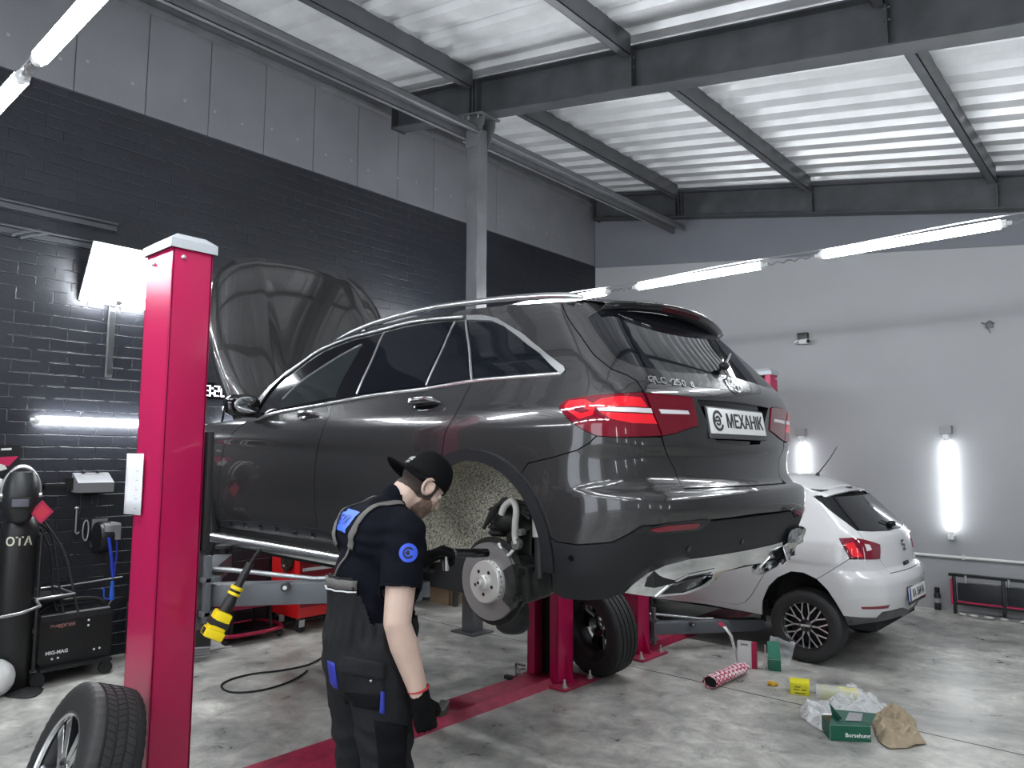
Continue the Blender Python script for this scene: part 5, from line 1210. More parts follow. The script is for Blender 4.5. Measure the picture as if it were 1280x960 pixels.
gL = glove(WRL + gdir * .02, (gdir + V((0, 0, .05))), (.45, .3, -.85), (.75, -.2, .6), (.75, .85, .6), 'glove')
for s in (-1, 1):
    m = blob([('c', [V((s * .122, -.055, .16)), V((s * .122, -.055, .07))], [.058, .062]), ('c', [V((s * .122, -.08, .05)), V((s * .13, .06, .048)), V((s * .134, .15, .044))], [.05, .050, .044])], .008, 4)
    for v in m.vertices: v.co.z = max(.004, v.co.z)
    bo_ = mesh_obj('boot', m, mat('black_boot_leather', (.010, .010, .010), .5), man)
# the tool he presses to the disc: a short black barrel with a metal collar
td = (toolB - toolA); tw = man.matrix_world
A_, B_ = tw @ toolA, tw @ toolB; ax = (B_ - A_).normalized(); tl_ = thing('hand_tool', 'black cylindrical hand tool with silver collar held by the mechanic against the disc', 'hand tool', A_)
Mz = aim((0, 0, 0), ax); Lt = (B_ - A_).length
m = MB(); m.lathe([(0, .035), (.0175, .035), (.019, .04), (.019, Lt * .6), (.0205, Lt * .62), (.0205, Lt - .004), (.018, Lt), (0, Lt)], Mz, 24); m.build('barrel', GLOSSK, tl_, 40)
m = MB(); m.lathe([(0, -.02), (.017, -.02), (.021, -.012), (.022, .004), (.019, .010), (.021, .016), (.021, .030), (.017, .036), (0, .036)], Mz, 24); m.build('collar', ALU, tl_, 40)
m = MB(); m.lathe([(0, -.055), (.015, -.055), (.017, -.05), (.017, -.02), (0, -.02)], Mz, 20); m.build('grip', RUBBER, tl_, 40)
m = MB(); c = Mz @ V((0, 0, -.01)); dn = V((0, 0, -1)); m.tube([c, c + dn * .05, c + dn * .075], [.012, .015, .013], 12); m.build('handle', ALU, tl_, 40)
# ------------------------------------------------------------------ white hatchback on the second lift
hat = thing('hatchback', 'white hatchback with dark rear window standing behind the raised SUV', 'car', (-2.378, 7.236, 0.136), PI - .0054)
WPAINT = mat('white_car_paint', (.66, .66, .67), .25, coat=1.0)
GREYPL = mat('worn_grey_plastic', (.085, .085, .09), .5, var=.25, vscale=8)
_W2 = spline([(.10, .66), (.2, .745), (.3, .80), (.45, .835), (.6, .845), (.75, .842), (.86, .825), (.93, .795), (1.0, .76), (1.1, .71), (1.25, .63), (1.35, .565), (1.45, .48)])
_R2 = spline([(.10, -.45), (.18, -.53), (.26, -.60), (.36, -.65), (.46, -.672), (.54, -.672), (.60, -.655), (.64, -.615), (.66, -.595), (.75, -.585), (.85, -.570), (.91, -.55), (.96, -.515), (1.02, -.455), (1.1, -.375), (1.2, -.275), (1.3, -.18), (1.38, -.105), (1.45, -.04)])
_F2 = spline([(.1, 3.2), (.3, 3.34), (.5, 3.37), (.7, 3.3), (.85, 3.1), (.95, 2.7), (1.05, 2.3)])
HV = CarSurf(lambda x, z: _W2(z) - (.035 * ((.15 - x) / .8) ** 2 if x < .15 else 0) - (.05 * ((x - 2.1) / 1.2) ** 2 if x > 2.1 else 0) + .006 * math.tanh((z - .70 - .02 * x) / .015) * (1 if z < .85 else 0) * math.exp(-((x - 1) / 1.2) ** 2),
             lambda y, z: _R2(z) + .13 * (y / .8) ** 2, lambda y, z: _F2(z) - .25 * (y / .8) ** 2, lambda z: interp(z, [(.3, .24), (.8, .22), (1.0, .15), (1.4, .12)]), lambda z: .3, -.05, 2.2, hat)
UH = HV.px
def ph_(name, poly, m, **k): return HV.panel(name, poly, m, hat, **k)
hg_l = UH([(1017, 620.5), (1030, 631), (1042.5, 641.6), (1058, 653), (1071, 663)])
hg_b = UH([(1089, 664.2), (1112, 663)]); zhb = HV.uz(HV.hit(1120, 660))[1]
ht_z = hg_l[0][1]
lampA = UH([(1049, 673), (1067.5, 672), (1081.6, 675), (1099.5, 680.6)]); lampB = UH([(1100, 690), (1099.5, 698.6), (1081.6, 699), (1062.8, 697.8), (1055, 685.3)])
zl = UH([(1080, 674.5)]); tg_lo = UH([(1099.5, 699), (1106, 708), (1113, 716.6)]); ztg = tg_lo[-1][1]
hseam = UH([(1061, 699), (1044, 710), (1027, 720.5)])
hrd = UH([(966.5, 698), (951.9, 723), (939.8, 743.6), (931, 753), (921, 755.6)])
AX2, AZ2, RA = .0, .30, .36
arcp = UH([(1054.4, 770), (1045, 753.8), (1033.8, 737), (1020.6, 723.8), (1003.8, 716), (988.8, 714.4), (972, 722), (960.6, 733), (953, 752), (953, 769)])
_cx = (arcp[0][0] + arcp[-1][0]) / 2
rl = [(-.08, ht_z + .01), (.25, 1.375), (.8, 1.385), (1.2, 1.355), (1.5, 1.265), (1.9, 1.08), (2.15, .95)]
sill_u = UH([(951.9, 768.5), (930, 764.5), (883, 755.5)])
dh = [(.40, .975), (.75, .955), (1.3, .93), (1.95, .91), (2.0, .925), (1.75, 1.06), (1.45, 1.21), (1.15, 1.29), (.75, 1.31), (.50, 1.27), (.42, 1.15)]
qh = [hrd[0]] + hrd[1:] + [(hrd[-1][0] + .2, hrd[-1][1] - .01), (hrd[-1][0] + .2, sill_u[-1][1])] + sill_u[::-1][1:] + arcp[::-1][1:]
kq = min(range(len(arcp)), key=lambda i: (arcp[i][0] - hseam[-1][0]) ** 2 + (arcp[i][1] - hseam[-1][1]) ** 2)
side = [hrd[0]] + hrd[1:] + [(2.0, .24), (2.0, .17)] + [sill_u[-1], sill_u[0]] + arcp[::-1][:len(arcp) - kq] + hseam[::-1] + [lampB[3], lampB[4], lampA[0], lampA[1], zl[0]] + hg_l[::-1] + rl + [(2.1, .90), (1.3, .925), (.75, .95), (.38, .97), (.36, .80)]
side = [hrd[0]] + hrd[1:] + [(2.0, .24), (2.0, .17)] + [sill_u[-1], sill_u[0]] + arcp[::-1][:len(arcp) - kq] + hseam[::-1] + [lampB[3], lampB[4], lampA[0], lampA[1], zl[0]] + hg_l[::-1] + rl + [(2.02, .93), (1.75, 1.08), (1.45, 1.235), (1.15, 1.31), (.75, 1.33), (.48, 1.285), (.395, 1.15), (.385, .97), (.375, .80)]
for o in ph_('quarter_panel', side, WPAINT, mirror='copy'): pass
ph_('side_window', dh, GLASSK, mirror='copy', off=-.004, gap=-.012, thick=.004)
ph_('rear_door', [hrd[0], (.375, .80), (.385, .965), (.75, .945), (1.16, .93), (1.18, .5), (1.15, .245)] + hrd[:0:-1], WPAINT, mirror='copy')
ph_('front_door', [(1.16, .93), (1.9, .905), (2.08, .90), (2.12, .6), (2.08, .25), (1.15, .245), (1.18, .5)], WPAINT, mirror='copy')
ph_('fender', [(2.08, .25), (2.12, .6), (2.08, .90), (2.4, .90), (2.8, .83), (2.95, .62), (2.9, .4)] + arc(.34, 25, 180, 12, 2.469, .30), WPAINT, mirror='copy')
ph_('front_bumper', [(2.9, .4), (2.95, .62), (2.9, .78), (HV.uf, .72), (HV.uf, .18), (2.8, .18)] + arc(.34, -15, 24, 4, 2.469, .30), WPAINT, mirror='join', center=True)
ph_('headlamp', [(2.75, .66), (2.80, .80), (3.3, .74), (3.32, .64)], MATS['headlamp_glass'], mirror='copy', off=.006)
ph_('grille', [(3.4, .50), (3.4, .62), (HV.uf, .62), (HV.uf, .50)], GLOSSK, mirror='join', center=True, off=.006)
blk = UH([(1054.8, 770), (1075, 772), (1095.6, 772.5), (1103, 765), (1127, 760)]); zb1 = HV.uz(HV.hit(1145, 756))[1]
bmp = arcp[:kq + 1] + hseam[::-1] + [lampB[2], lampB[1]] + tg_lo + [(HV.uc, ztg), (HV.uc, zb1)] + blk[:0:-1]
ph_('rear_bumper', bmp, WPAINT, mirror='join', center=True)
lowb = UH([(1060, 782), (1080, 779.5), (1099.4, 776.5), (1127.5, 769)])
ph_('lower_bumper', blk + [(HV.uc, zb1), (HV.uc, zb1 - .075)] + lowb[::-1], GREYPL, mirror='join', center=True, off=.003)
gt = [zl[0], lampA[2], lampA[3], lampB[0], lampB[1]] + tg_lo + [(HV.uc, ztg), (HV.uc, zhb)] + hg_b[::-1] + [hg_l[-1]]
ph_('tailgate', gt, WPAINT, mirror='join', center=True)
ph_('rear_window', hg_l + hg_b + [(HV.uc, zhb), (HV.uc, ht_z), (hg_l[0][0] - .15, ht_z)], GLASSK, mirror='join', center=True, off=-.002)
LENSD = mat('wine_red_lens', (.20, .004, .022), .08, coat=1.0)
for o in ph_('tail_lamp', lampA + lampB, LENSD, mirror='copy', off=.006, gap=.001):
    sg = 1 if o.data.vertices[0].co.y > 0 else -1
    for nm, pts, mt in (('lamp_band', [(1056, 680), (1066, 678), (1078, 696), (1066, 696)], LENSB), ('clear_lens', [(1080, 680), (1086, 681), (1089, 687), (1083, 689)], LED)):
        c = HV.panel(nm, UH(pts), mt, o, off=.008, gap=0, thick=.003, sp=.02)
        if sg < 0:
            for v in c.data.vertices: v.co.y = -v.co.y
            c.data.flip_normals()
ph_('reflector', UH([(1076, 758.6), (1111.6, 755.8), (1109.7, 759.8), (1077.5, 761.2)]), LENSD, mirror='copy', off=.005, gap=0, thick=.008)
ph_('body_shell', [(HV.uc, .24), (HV.uc, 1.32), (-.5, 1.32), (.0, 1.33), (.8, 1.36), (1.2, 1.33), (1.5, 1.22), (1.9, 1.0), (2.7, .80)] + [(2.1, .3), (2.1, .2), (RA + .02, .2)] + [(p[0] * 1.04, p[1] + .01) for p in arcp[::-1]] , DARKIN, mirror='join', off=-.035, thick=0, center=True, gap=0, sp=.06)
tl2 = spline(sorted(rl)); xs2 = [-.08 + 2.23 * k / 36 for k in range(37)]
def roof2(x, t):
    z = tl2(x); y0 = HV.P(x, z).y - .003; k = 1 - t * t; return V((x + interp(x, [(1.0, 0), (1.6, .10), (2.2, .25)]) * k - interp(x, [(-.1, .05), (.3, 0)]) * k, y0 * t, z + interp(x, [(-.1, .055), (.6, .065), (1.4, .07), (2.2, .03)]) * (1 - abs(t) ** 2.4)))
MB().grid([[roof2(x, t) for t in ts] for x in xs2 if x < 1.25]).build('roof', WPAINT, hat, 60, solid=.012)
MB().grid([[roof2(x, t) for t in ts] for x in xs2 if x > 1.18]).build('windscreen', GLASSK, hat, 60, solid=.004)
MB().grid([[V((x, .70 * t * (1 - .1 * (x - 2.1)), .95 - .10 * (x - 2.1) ** 1.4 + .05 * (1 - t * t))) for t in ts] for x in (2.1, 2.4, 2.7, 3.0)]).build('bonnet', WPAINT, hat, 60, solid=.01)
# roof spoiler over the window and its lamp, antenna, wiper
rows = []
for k in range(17):
    t = -1 + k / 8; a = roof2(-.07, t * .97); rows.append([a + V((.08, 0, .004)), a + V((0, 0, .006)), a + V((-.10 + .05 * t * t, 0, -.022)), a + V((-.095 + .05 * t * t, 0, -.034)), a + V((-.02, 0, -.035))])
MB().grid(rows).build('roof_spoiler', WPAINT, hat, 40, solid=.004)
MB().grid([[r[2] + V((-.001, 0, -.004)), r[3] + V((-.001, 0, -.001))] for r in rows[5:12]]).build('brake_lamp', GLOSSK, hat, solid=.006)
m = MB()
an = roof2(.16, 0) + V((0, 0, .0)); m.tube([an, an + V((-.01, 0, .025))], [.022, .012], 10); m.tube([an + V((-.01, 0, .02)), an + V((-.12, 0, .16)), an + V((-.19, 0, .27))], [.006, .004, .0035], 8); m.build('antenna', RUBBER, hat, 60)
m = MB(); a = HV.P(HV.uc + .02, zhb + .035) + V((-.015, 0, .008)); m.ball(a, (.035, .05, .028), n=14); m.build('wiper_hub', CLAD, hat, 60)
m = MB(); wp = [HV.P(HV.uc + .03 + .05 * k, zhb + .03 + .006 * k) for k in range(8)]; m.tube([p + V((-.012, 0, .006)) for p in wp], .006, 6); m.build('wiper_arm', CLAD, hat, 60)
# badge, lettering, plate
zbd = HV.uz(HV.hit(1131, 680))[1]; n_ = HV.normal(HV.uc, zbd); up = V((0, -1, 0)).cross(n_) * -1
BG = frame(HV.P(HV.uc, zbd) + n_ * .004, V((0, -1, 0)), n_.cross(V((0, -1, 0))), n_)
m = MB()
for (x0, x1, y0, y1) in ((-.04, .03, .030, .046), (-.04, -.022, .004, .046), (-.04, .03, -.004, .010), (.022, .04, -.046, .010), (-.03, .04, -.046, -.030)):
    m.prism([(x0, y0 - .2 * x0 * 0), (x1, y0), (x1, y1), (x0, y1)], .004, BG)
m.build('badge', mat('dark_chrome', (.12, .12, .125), .2, metal=.9), hat)
zt_ = HV.uz(HV.hit(1133, 703))[1]; n_ = HV.normal(HV.uc, zt_)
text_mb('IBIZA', .050, .003, frame(HV.P(HV.uc, zt_) + n_ * .004, V((0, -1, 0)), n_.cross(V((0, -1, 0))), n_) @ Matrix.Translation((.0, 0, 0)) @ Matrix.Diagonal((1.5, .9, 1, 1)), bold=.0015).build('model_lettering', INK, hat)
zp = .435; n_ = HV.normal(HV.uc, zp); xq = HV.P(HV.uc, zp).x - .006
PH = frame(V((xq, 0, zp)), V((0, -1, 0)), V((.05, 0, .998)).normalized(), V((0, -1, 0)).cross(V((.05, 0, .998)).normalized()))
m = MB(); m.box((-.26, -.056, -.004), (.26, .056, .003), PH, bev=.002); pl = m.build('license_plate', MATS['plate_white'], hat, 30)
m = MB(); m.box((-.27, -.085, -.01), (.27, .064, -.003), PH, bev=.003); m.build('plate_frame', GLOSSK, hat, 30)
m = MB(); m.box((-.26, -.056, .003), (-.215, .056, .0042), PH); m.build('plate_band', mat('plate_blue', (.02, .05, .35), .4), pl)
text_mb('KA 1564 IA', .095, .001, PH @ Matrix.Translation((.02, -.002, .0042)) @ Matrix.Diagonal((.80, 1, 1, 1)), bold=.0015).build('plate_lettering', INK, pl)
# wheel housings and wheels
for s in (1, -1):
    for cx_ in (0, 2.469):
        m = MB(); m.grid([[V((cx_ + (r) * math.cos(math.radians(a)), y * s, .30 + r * math.sin(math.radians(a)))) for a in range(-10, 200, 10)] for y, r in ((.745, .352), (.70, .372), (.50, .37), (.48, .05))]); m.build('wheel_liner', DARKIN, hat, 60, solid=.004)
m = MB(); m.box((-.5, -.6, .16), (3.0, .6, .3)); m.tube([(.0, -.55, .2), (0, .55, .2)], .05, 10); m.build('underbody', DARKIN, hat)
hw0 = make_wheel('rear_wheel', None, None, 'mesh', .302, .200, .195, hat); hw0.matrix_local = frame((0, .725, .168), (-1, 0, 0), (0, -1, 0), (0, 0, 1))
for x_, y_, f_ in ((0, -.725, 1), (2.469, .725, -1), (2.469, -.725, 1)):
    c = copy_tree(hw0, hat); c.name = 'rear_wheel' if x_ == 0 else 'front_wheel'; c.matrix_local = frame((x_, y_, .168), (f_, 0, 0), (0, f_, 0), (0, 0, 1))
# ------------------------------------------------------------------ workshop clutter
BLKM = mat('black_painted_metal', (.012, .012, .013), .38); REDCAB = mat('red_tool_cabinet', (.55, .012, .014), .3, coat=.3); SILVER = mat('satin_silver', (.55, .55, .56), .3, metal=.8)
CARD = mat('brown_cardboard', (.27, .19, .115), .8, var=.1); YEL = mat('yellow_carton', (.72, .66, .02), .55); GREEN = mat('dark_green_carton', (.008, .105, .062), .45); GREENL = mat('green_carton_top', (.02, .16, .10), .5)
WHITEC = mat('white_carton', (.72, .72, .72), .55); CRIM = mat('crimson_print', (.42, .012, .07), .55); PLASTIC = mat('clear_film', (.80, .82, .84), .18, alpha=.36); KRAFT = mat('kraft_paper', (.36, .29, .20), .85, var=.15, vscale=12, bump=.3, bscale=50)
RUST = mat('rusty_disc', (.16, .12, .09), .6, metal=.4, var=.3, vscale=20); BLUEH = mat('blue_hose', (.02, .045, .45), .35); YELT = mat('yellow_tool_plastic', (.80, .60, .01), .4)
def dof(p): return (V(p) - CAMO).dot(FWD)
def zat(px, py, p): return at_depth(px, py, dof(p)).z
def rel(t): return lambda p: t.matrix_world.inverted() @ V(p)
# --- gas cylinder with helmet, regulator and tag
gp = on_z(20, 846, 0); gx, gy = -6.42, 1.715
t = thing('gas_cylinder', 'tall black gas cylinder standing at the left picture edge', 'gas cylinder', (gx, gy, 0))
m = MB(); m.lathe([(0, 0), (.115, 0), (.124, .012), (.124, 1.12), (.115, 1.19), (.085, 1.25), (.05, 1.28), (.04, 1.32), (0, 1.32)], None, 32); m.build('cylinder_body', BLKM, t, 50)
m = MB(); m.cyl((0, 0, 1.31), (0, 0, 1.40), .022, 12); m.cyl((0, 0, 1.39), (.0, -.10, 1.39), .016, 10); m.build('valve', mat('brass', (.45, .33, .12), .35, metal=.9), t, 40)
cv = (CAMO - V((gx, gy, 0))); cv.z = 0; cv.normalize(); TM = frame((cv.x * .126, cv.y * .126, 1.075), V((0, 0, 1)).cross(cv), V((0, 0, 1)), cv)
m = text_mb('ОТА', .085, .0, Matrix.Identity(4), bold=.002); m.v = [V((0, 0, 1.075)) + (Matrix.Rotation(v.x / .126, 4, 'Z') @ cv) * .1255 + V((0, 0, v.y)) for v in m.v]; m.build('cylinder_lettering', mat('cream_stencil', (.62, .60, .48), .6), t)
# regulator with two gauges
rg_ = thing('gas_regulator', 'silver gas regulator with two round gauges above the black cylinder', 'regulator', (gx - .02, gy - .12, 1.40))
m = MB(); m.cyl((0, .03, -.01), (0, -.05, -.01), .03, 16); m.tube([(0, -.02, -.01), (.05, -.02, .0), (.07, -.03, .06)], .010, 8); m.build('regulator_body', SILVER, rg_, 50)
for k, (a, b) in enumerate(((.09, .10), (.04, .09))):
    m = MB(); c = V((a, -.05 + .10 * k, b)); Mx = aim(c, cv); m.lathe([(0, .0), (.034, .0), (.036, .004), (.036, .024), (.031, .026)], Mx, 24); m.build('gauge', SILVER, rg_, 40); m = MB(); m.lathe([(0, .021), (.031, .021)], Mx, 24); m.build('gauge_face', mat('gauge_white', (.6, .6, .58), .4), rg_)
# welding helmet hung on the cylinder
hp = at_depth(26, 620, dof((gx, gy, 1.3)) - .16); t = thing('welding_helmet', 'dark grey welding helmet with small grey window hung over the black cylinder', 'welding helmet', hp)
yax = (CAMO - hp); yax.z = -.55; yax.normalize(); xax = V((0, 0, 1)).cross(yax).normalized(); zax = yax.cross(xax); W_ = frame((0, 0, 0), xax, yax, zax)
m = MB(); rows = []
for i in range(15):
    t_ = i / 14; z = .17 - .36 * t_; wd_ = .115 * math.sin(PI * (.18 + .70 * t_)) ** .6; dp = .125 * math.sin(PI * (.14 + .62 * t_)) ** .8
    rows.append([W_ @ V((wd_ * math.copysign(abs(math.cos(a)) ** .75, math.cos(a)), dp * math.sin(a) - .05, z)) for a in [PI * (-.08 + 1.16 * k / 24) for k in range(25)]])
m.grid(rows); m.add(rows[0], [list(range(25))]); m.build('helmet_shell', mat('helmet_grey', (.020, .021, .023), .35), t, 60, solid=.004)
m = MB(); m.box((-.062, .062, -.075), (.062, .088, .0), W_, bev=.006); m.build('window_frame', RUBBER, t, 30)
m = MB(); m.box((-.05, .086, -.066), (.05, .091, -.010), W_, bev=.002); m.build('helmet_window', mat('filter_glass', (.13, .13, .16), .1), t, 30)
m = MB(); m.tube([W_ @ V((.118 * math.cos(a), -.05 + .02 * math.sin(a), .02 + .185 * math.sin(a))) for a in [PI * k / 20 for k in range(21)]], .010, 8); m.tube([W_ @ V((.10 * math.cos(a), -.12 + .02 * math.sin(a), .06 + .15 * math.sin(a))) for a in [PI * k / 20 for k in range(21)]], .008, 8); m.build('head_band', SILVER, t, 60)
for s in (-1, 1): m = MB(); m.cyl(W_ @ V((s * .110, -.03, .0)), W_ @ V((s * .130, -.03, .0)), .018, 12); m.build('helmet_knob', SILVER, t, 40)
# red diamond tag
tp = at_depth(52, 640, dof(hp) + .05); t = thing('warning_tag', 'small red diamond warning tag beside the welding helmet', 'tag', tp)
m = MB(); Mx = frame((0, 0, 0), V((0, 0, 1)).cross(cv), V((0, 0, 1)), cv); m.prism([(0, -.085), (.075, 0), (0, .085), (-.075, 0)], .003, Mx); m.build('tag_plate', CRIM, t); m = MB(); m.prism([(0, -.06), (.052, 0), (0, .06), (-.052, 0)], .0012, Mx @ Matrix.Translation((0, 0, .003))); m.build('tag_print', mat('red_print', (.55, .03, .06), .5), t)
# poster with red and white artwork
pp_ = on_x(4, 575, XL + .01); m = MB(); m.box((XL + .003, pp_.y - .40, pp_.z - .13), (XL + .012, pp_.y + .115, pp_.z + .11)); po_ = m.build('poster', BLKM)
tag(po_, 'black poster with red and white shapes on the brick above the cylinder', 'poster')
m = MB(); Mx = frame((XL + .0125, pp_.y, pp_.z), (0, 1, 0), (0, 0, 1), (1, 0, 0)); m.prism([(-.06, .02), (.10, .03), (.04, -.05), (-.05, -.02)], .001, Mx); m.prism([(-.20, -.02), (-.09, .04), (-.08, -.03)], .001, Mx); m.build('poster_red_shapes', CRIM, po_)
m = MB(); m.prism([(-.10, .0), (-.02, .02), (.03, -.07), (-.06, -.10), (-.12, -.05)], .0008, Mx); m.prism([(-.02, .075), (.05, .08), (.05, .095), (-.02, .09)], .0008, Mx); m.build('poster_white_shapes', GREYT, po_)
# --- welding machine on its trolley
wc = on_z(140, 842, 0); tx, ty = wc.x - .23, wc.y - .42
t = thing('welder_trolley', 'black welder trolley with rail, tray and castors next to the gas cylinder', 'trolley', (tx, ty, 0))
L_ = rel(t); dpt = dof((tx, ty, .2))
m = MB(); m.box((-.22, -.08, .10), (.22, .42, .125), bev=.008); m.build('trolley_base', BLKM, t, 30)
for x_, y_ in ((-.19, .38), (.19, .38), (-.19, -.09), (.19, -.09)):
    m = MB(); m.cyl((x_ - .018, y_, .05), (x_ + .018, y_, .05), .048, 18); m.box((x_ - .028, y_ - .012, .05), (x_ - .022, y_ + .012, .10)); m.box((x_ + .022, y_ - .012, .05), (x_ + .028, y_ + .012, .10)); m.box((x_ - .03, y_ - .03, .095), (x_ + .03, y_ + .03, .101)); m.build('castor', RUBBER, t, 40)
zt1 = zat(75, 742, (tx, ty, .5))
m = MB()
for x_ in (-.2, .2): m.tube([(x_, -.12, .12), (x_, -.12, 1.12)], .014, 8)
m.tube([(-.2, -.12, 1.10), (.2, -.12, 1.10)], .014, 8); m.build('trolley_frame', BLKM, t, 50)
m = MB(); m.tube([(-.22, -.13, zt1), (.22, -.13, zt1 + .0), (.22, .12, zt1 + .01), (-.22, .12, zt1 + .01)], .009, 8, closed=True); m.build('tray_rail', SILVER, t, 50)
m = MB(); m.box((-.21, -.12, zt1 - .02), (.21, .11, zt1 - .012)); m.build('tray', BLKM, t)
m = MB(); m.tube([(.20, -.13, zt1 - .01), (.40, -.16, zt1 - .02), (.47, -.30, zt1 - .04), (.48, -.75, zt1 - .075)], .011, 8); m.build('push_rail', SILVER, t, 50); m = MB(); m.tube([(-.20, .12, zt1 + .005), (-.2, .62, zt1 + .03)], .007, 8); m.build('tray_arm', SILVER, t, 50)
t = thing('welding_machine', 'black welding machine with carry handle and white lettering on the trolley', 'welding machine', (tx, ty + .175, .125))
m = MB(); rows = [[V((x, y, z)) for x, y in ((-.15 + i_, -.255 + j_), (.15 - i_, -.255 + j_), (.15 - i_, .255 - j_), (-.15 + i_, .255 - j_))] for z, i_, j_ in ((.0, 0, .02), (.05, 0, 0), (.33, .0, .0), (.365, .02, .015))]
m.grid(rows, closed=True); m.add(rows[-1], [(0, 1, 2, 3)]); m.add(rows[0], [(0, 1, 2, 3)]); m.build('machine_case', mat('black_case', (.010, .010, .011), .28), t, 25)
m = MB(); m.tube(catmull([(.02, -.23, .36), (.02, -.20, .405), (.02, -.08, .445), (.02, .09, .45), (.02, .20, .42), (.02, .24, .36)], 6), .016, 10); m.build('carry_handle', BLKM, t, 60)
m = MB(); m.box((.07, -.24, .364), (.125, .245, .372), bev=.003); m.build('top_trim', SILVER, t, 30)
fx_ = frame((.1515, 0, 0), (0, 1, 0), (0, 0, 1), (1, 0, 0)); WI = mat('white_ink', (.8, .8, .8), .4)
text_mb('энергия', .045, .001, fx_ @ Matrix.Translation((-.10, .29, 0))).build('case_lettering', mat('red_white_print', (.45, .22, .20), .5), t)
text_mb('MIG-MAG', .036, .001, fx_ @ Matrix.Translation((-.13, .095, 0)), bold=.001).build('case_lettering', WI, t)
for y_, z_ in ((-.16, .05), (-.12, .052), (.13, .07), (.17, .072), (.08, .30), (.08, .26)): m = MB(); m.cyl((.150, y_, z_), (.153, y_, z_), .008, 10); m.build('indicator', WI, t)
for k in range(3):
    m = MB(); m.cyl((.02 + .05 * (k - 1), -.25, .26 - .05 * (k % 2)), (.02 + .05 * (k - 1), -.32, .26 - .05 * (k % 2)), .022, 12); m.build('torch_socket', SILVER, t, 40)
for k, (a, b, c) in enumerate((((52, 655), (66, 675), (75, 740)), ((55, 652), (80, 690), (93, 742)), ((50, 660), (63, 690), (66, 738)))):
    P_ = [at_depth(*a, dpt - .02), at_depth(*b, dpt + .02), at_depth(*c, dpt + .0), at_depth(c[0] + 5, c[1] + 26, dpt)]; m = MB(); m.tube(catmull(P_, 10), .008, 8)
    tag(m.build('welding_cable', RUBBER, None, 60), 'black welding cable arching down onto the trolley tray', 'cable', 'welding cables above the trolley')
# --- wall box, reel, gun
bA, bB = on_x(91, 591, XL + .02), on_x(134, 614, XL + .02); t = thing('wall_box', 'grey sloped-top box on an arm fixed to the brick, cables hanging below', 'box', (XL + .004, (bA.y + bB.y) / 2, (bA.z + bB.z) / 2))
hw_ = (bB.y - bA.y) / 2; hz = (bA.z - bB.z) / 2
m = MB(); m.prism([(0, -hz), (.16, -hz), (.16, .0), (.02, hz), (0, hz)], (-hw_, hw_), frame((0, 0, 0), (1, 0, 0), (0, 0, 1), (0, -1, 0))); m.build('box_body', mat('pale_grey_enamel', (.17, .17, .18), .4), t, 30)
for y_ in (-.06, .05): m = MB(); m.ball((.03, y_, hz + .01), (.02, .018, .014), n=12); m.build('box_clip', BLKM, t, 50)
m = MB(); m.box((.01, -hw_ - .22, -.05), (.03, -hw_, -.02)); m.box((.01, -hw_ - .05, -.06), (.05, -hw_, .04)); m.box((.0, -hw_ - .24, -.07), (.03, -hw_ - .2, .01)); m.build('box_arm', BLKM, t)
for y_, l_ in ((-.09, .20), (.04, .12)): m = MB(); m.tube([(.08, y_, -hz), (.08, y_ + .01, -hz - l_ * .6), (.08, y_ - .01, -hz - l_)], .006, 6); m.build('hanging_lead', RUBBER, t, 60)
hk = on_x(96, 635, XL + .03); m = MB(); m.tube([(XL + .03, hk.y, hk.z), (XL + .03, hk.y, hk.z - .20), (XL + .03, hk.y + .012, hk.z - .215), (XL + .03, hk.y + .028, hk.z - .20)], .006, 8); m.ball((XL + .03, hk.y, hk.z), .016, n=12); o = m.build('hook', SILVER, None, 50); tag(o, 'thin metal hook with a ball top hanging on the brick below the grey box', 'hook')
lp_ = on_x(107, 663, XL + .02); m = MB(); m.tube([(XL + .02, lp_.y + .022 * math.cos(a), lp_.z + .085 * math.sin(a)) for a in [2 * PI * k / 24 for k in range(24)]], .006, 6, closed=True); o = m.build('wire_loop', SILVER, None, 60); tag(o, 'narrow bent wire loop hanging on the brick left of the hose reel', 'wire loop')
rc_ = on_x(134, 668, XL + .16); t = thing('hose_reel', 'silver and black air hose reel on the brick wall with blue hose', 'hose reel', (XL + .002, rc_.y, rc_.z))
m = MB(); m.lathe([(0, -.05), (.125, -.05), (.13, -.04), (.13, .04), (.125, .05), (0, .05)], frame((.15, -.03, -.02), (1, 0, 0), (0, 0, 1), (0, -1, 0)), 32); m.build('reel_drum', BLKM, t, 40)
m = MB(); m.box((.0, -.07, -.11), (.012, .05, .12)); m.box((.06, -.06, .055), (.26, .07, .10), bev=.012); m.box((.20, -.06, -.04), (.27, .07, .09), bev=.012); m.build('reel_case', SILVER, t, 40)
o1 = on_x(136, 672, XL + .30); o2 = on_x(141, 722, XL + .30)
m = MB(); m.tube(catmull([o1, o1.lerp(o2, .5) + V((.01, .0, 0)), o2], 6), .013, 8); o = m.build('air_hose', BLUEH, None, 60); tag(o, 'blue air hose hanging straight down from the reel on the brick', 'hose')
m = MB(); o3 = on_x(146, 676, XL + .24); o4 = on_x(142, 722, XL + .28); m.tube(catmull([o3, on_x(146, 690, XL + .25), on_x(144, 708, XL + .26), o4], 6), .007, 8); m.build('hose_tail', BLUEH, o, 60)
g0_, g1_ = on_x(140.5, 722, XL + .30), on_x(139.5, 750, XL + .30); t = thing('blow_gun', 'blue air blow gun with thin nozzle hanging at the end of the blue hose', 'air gun', g1_)
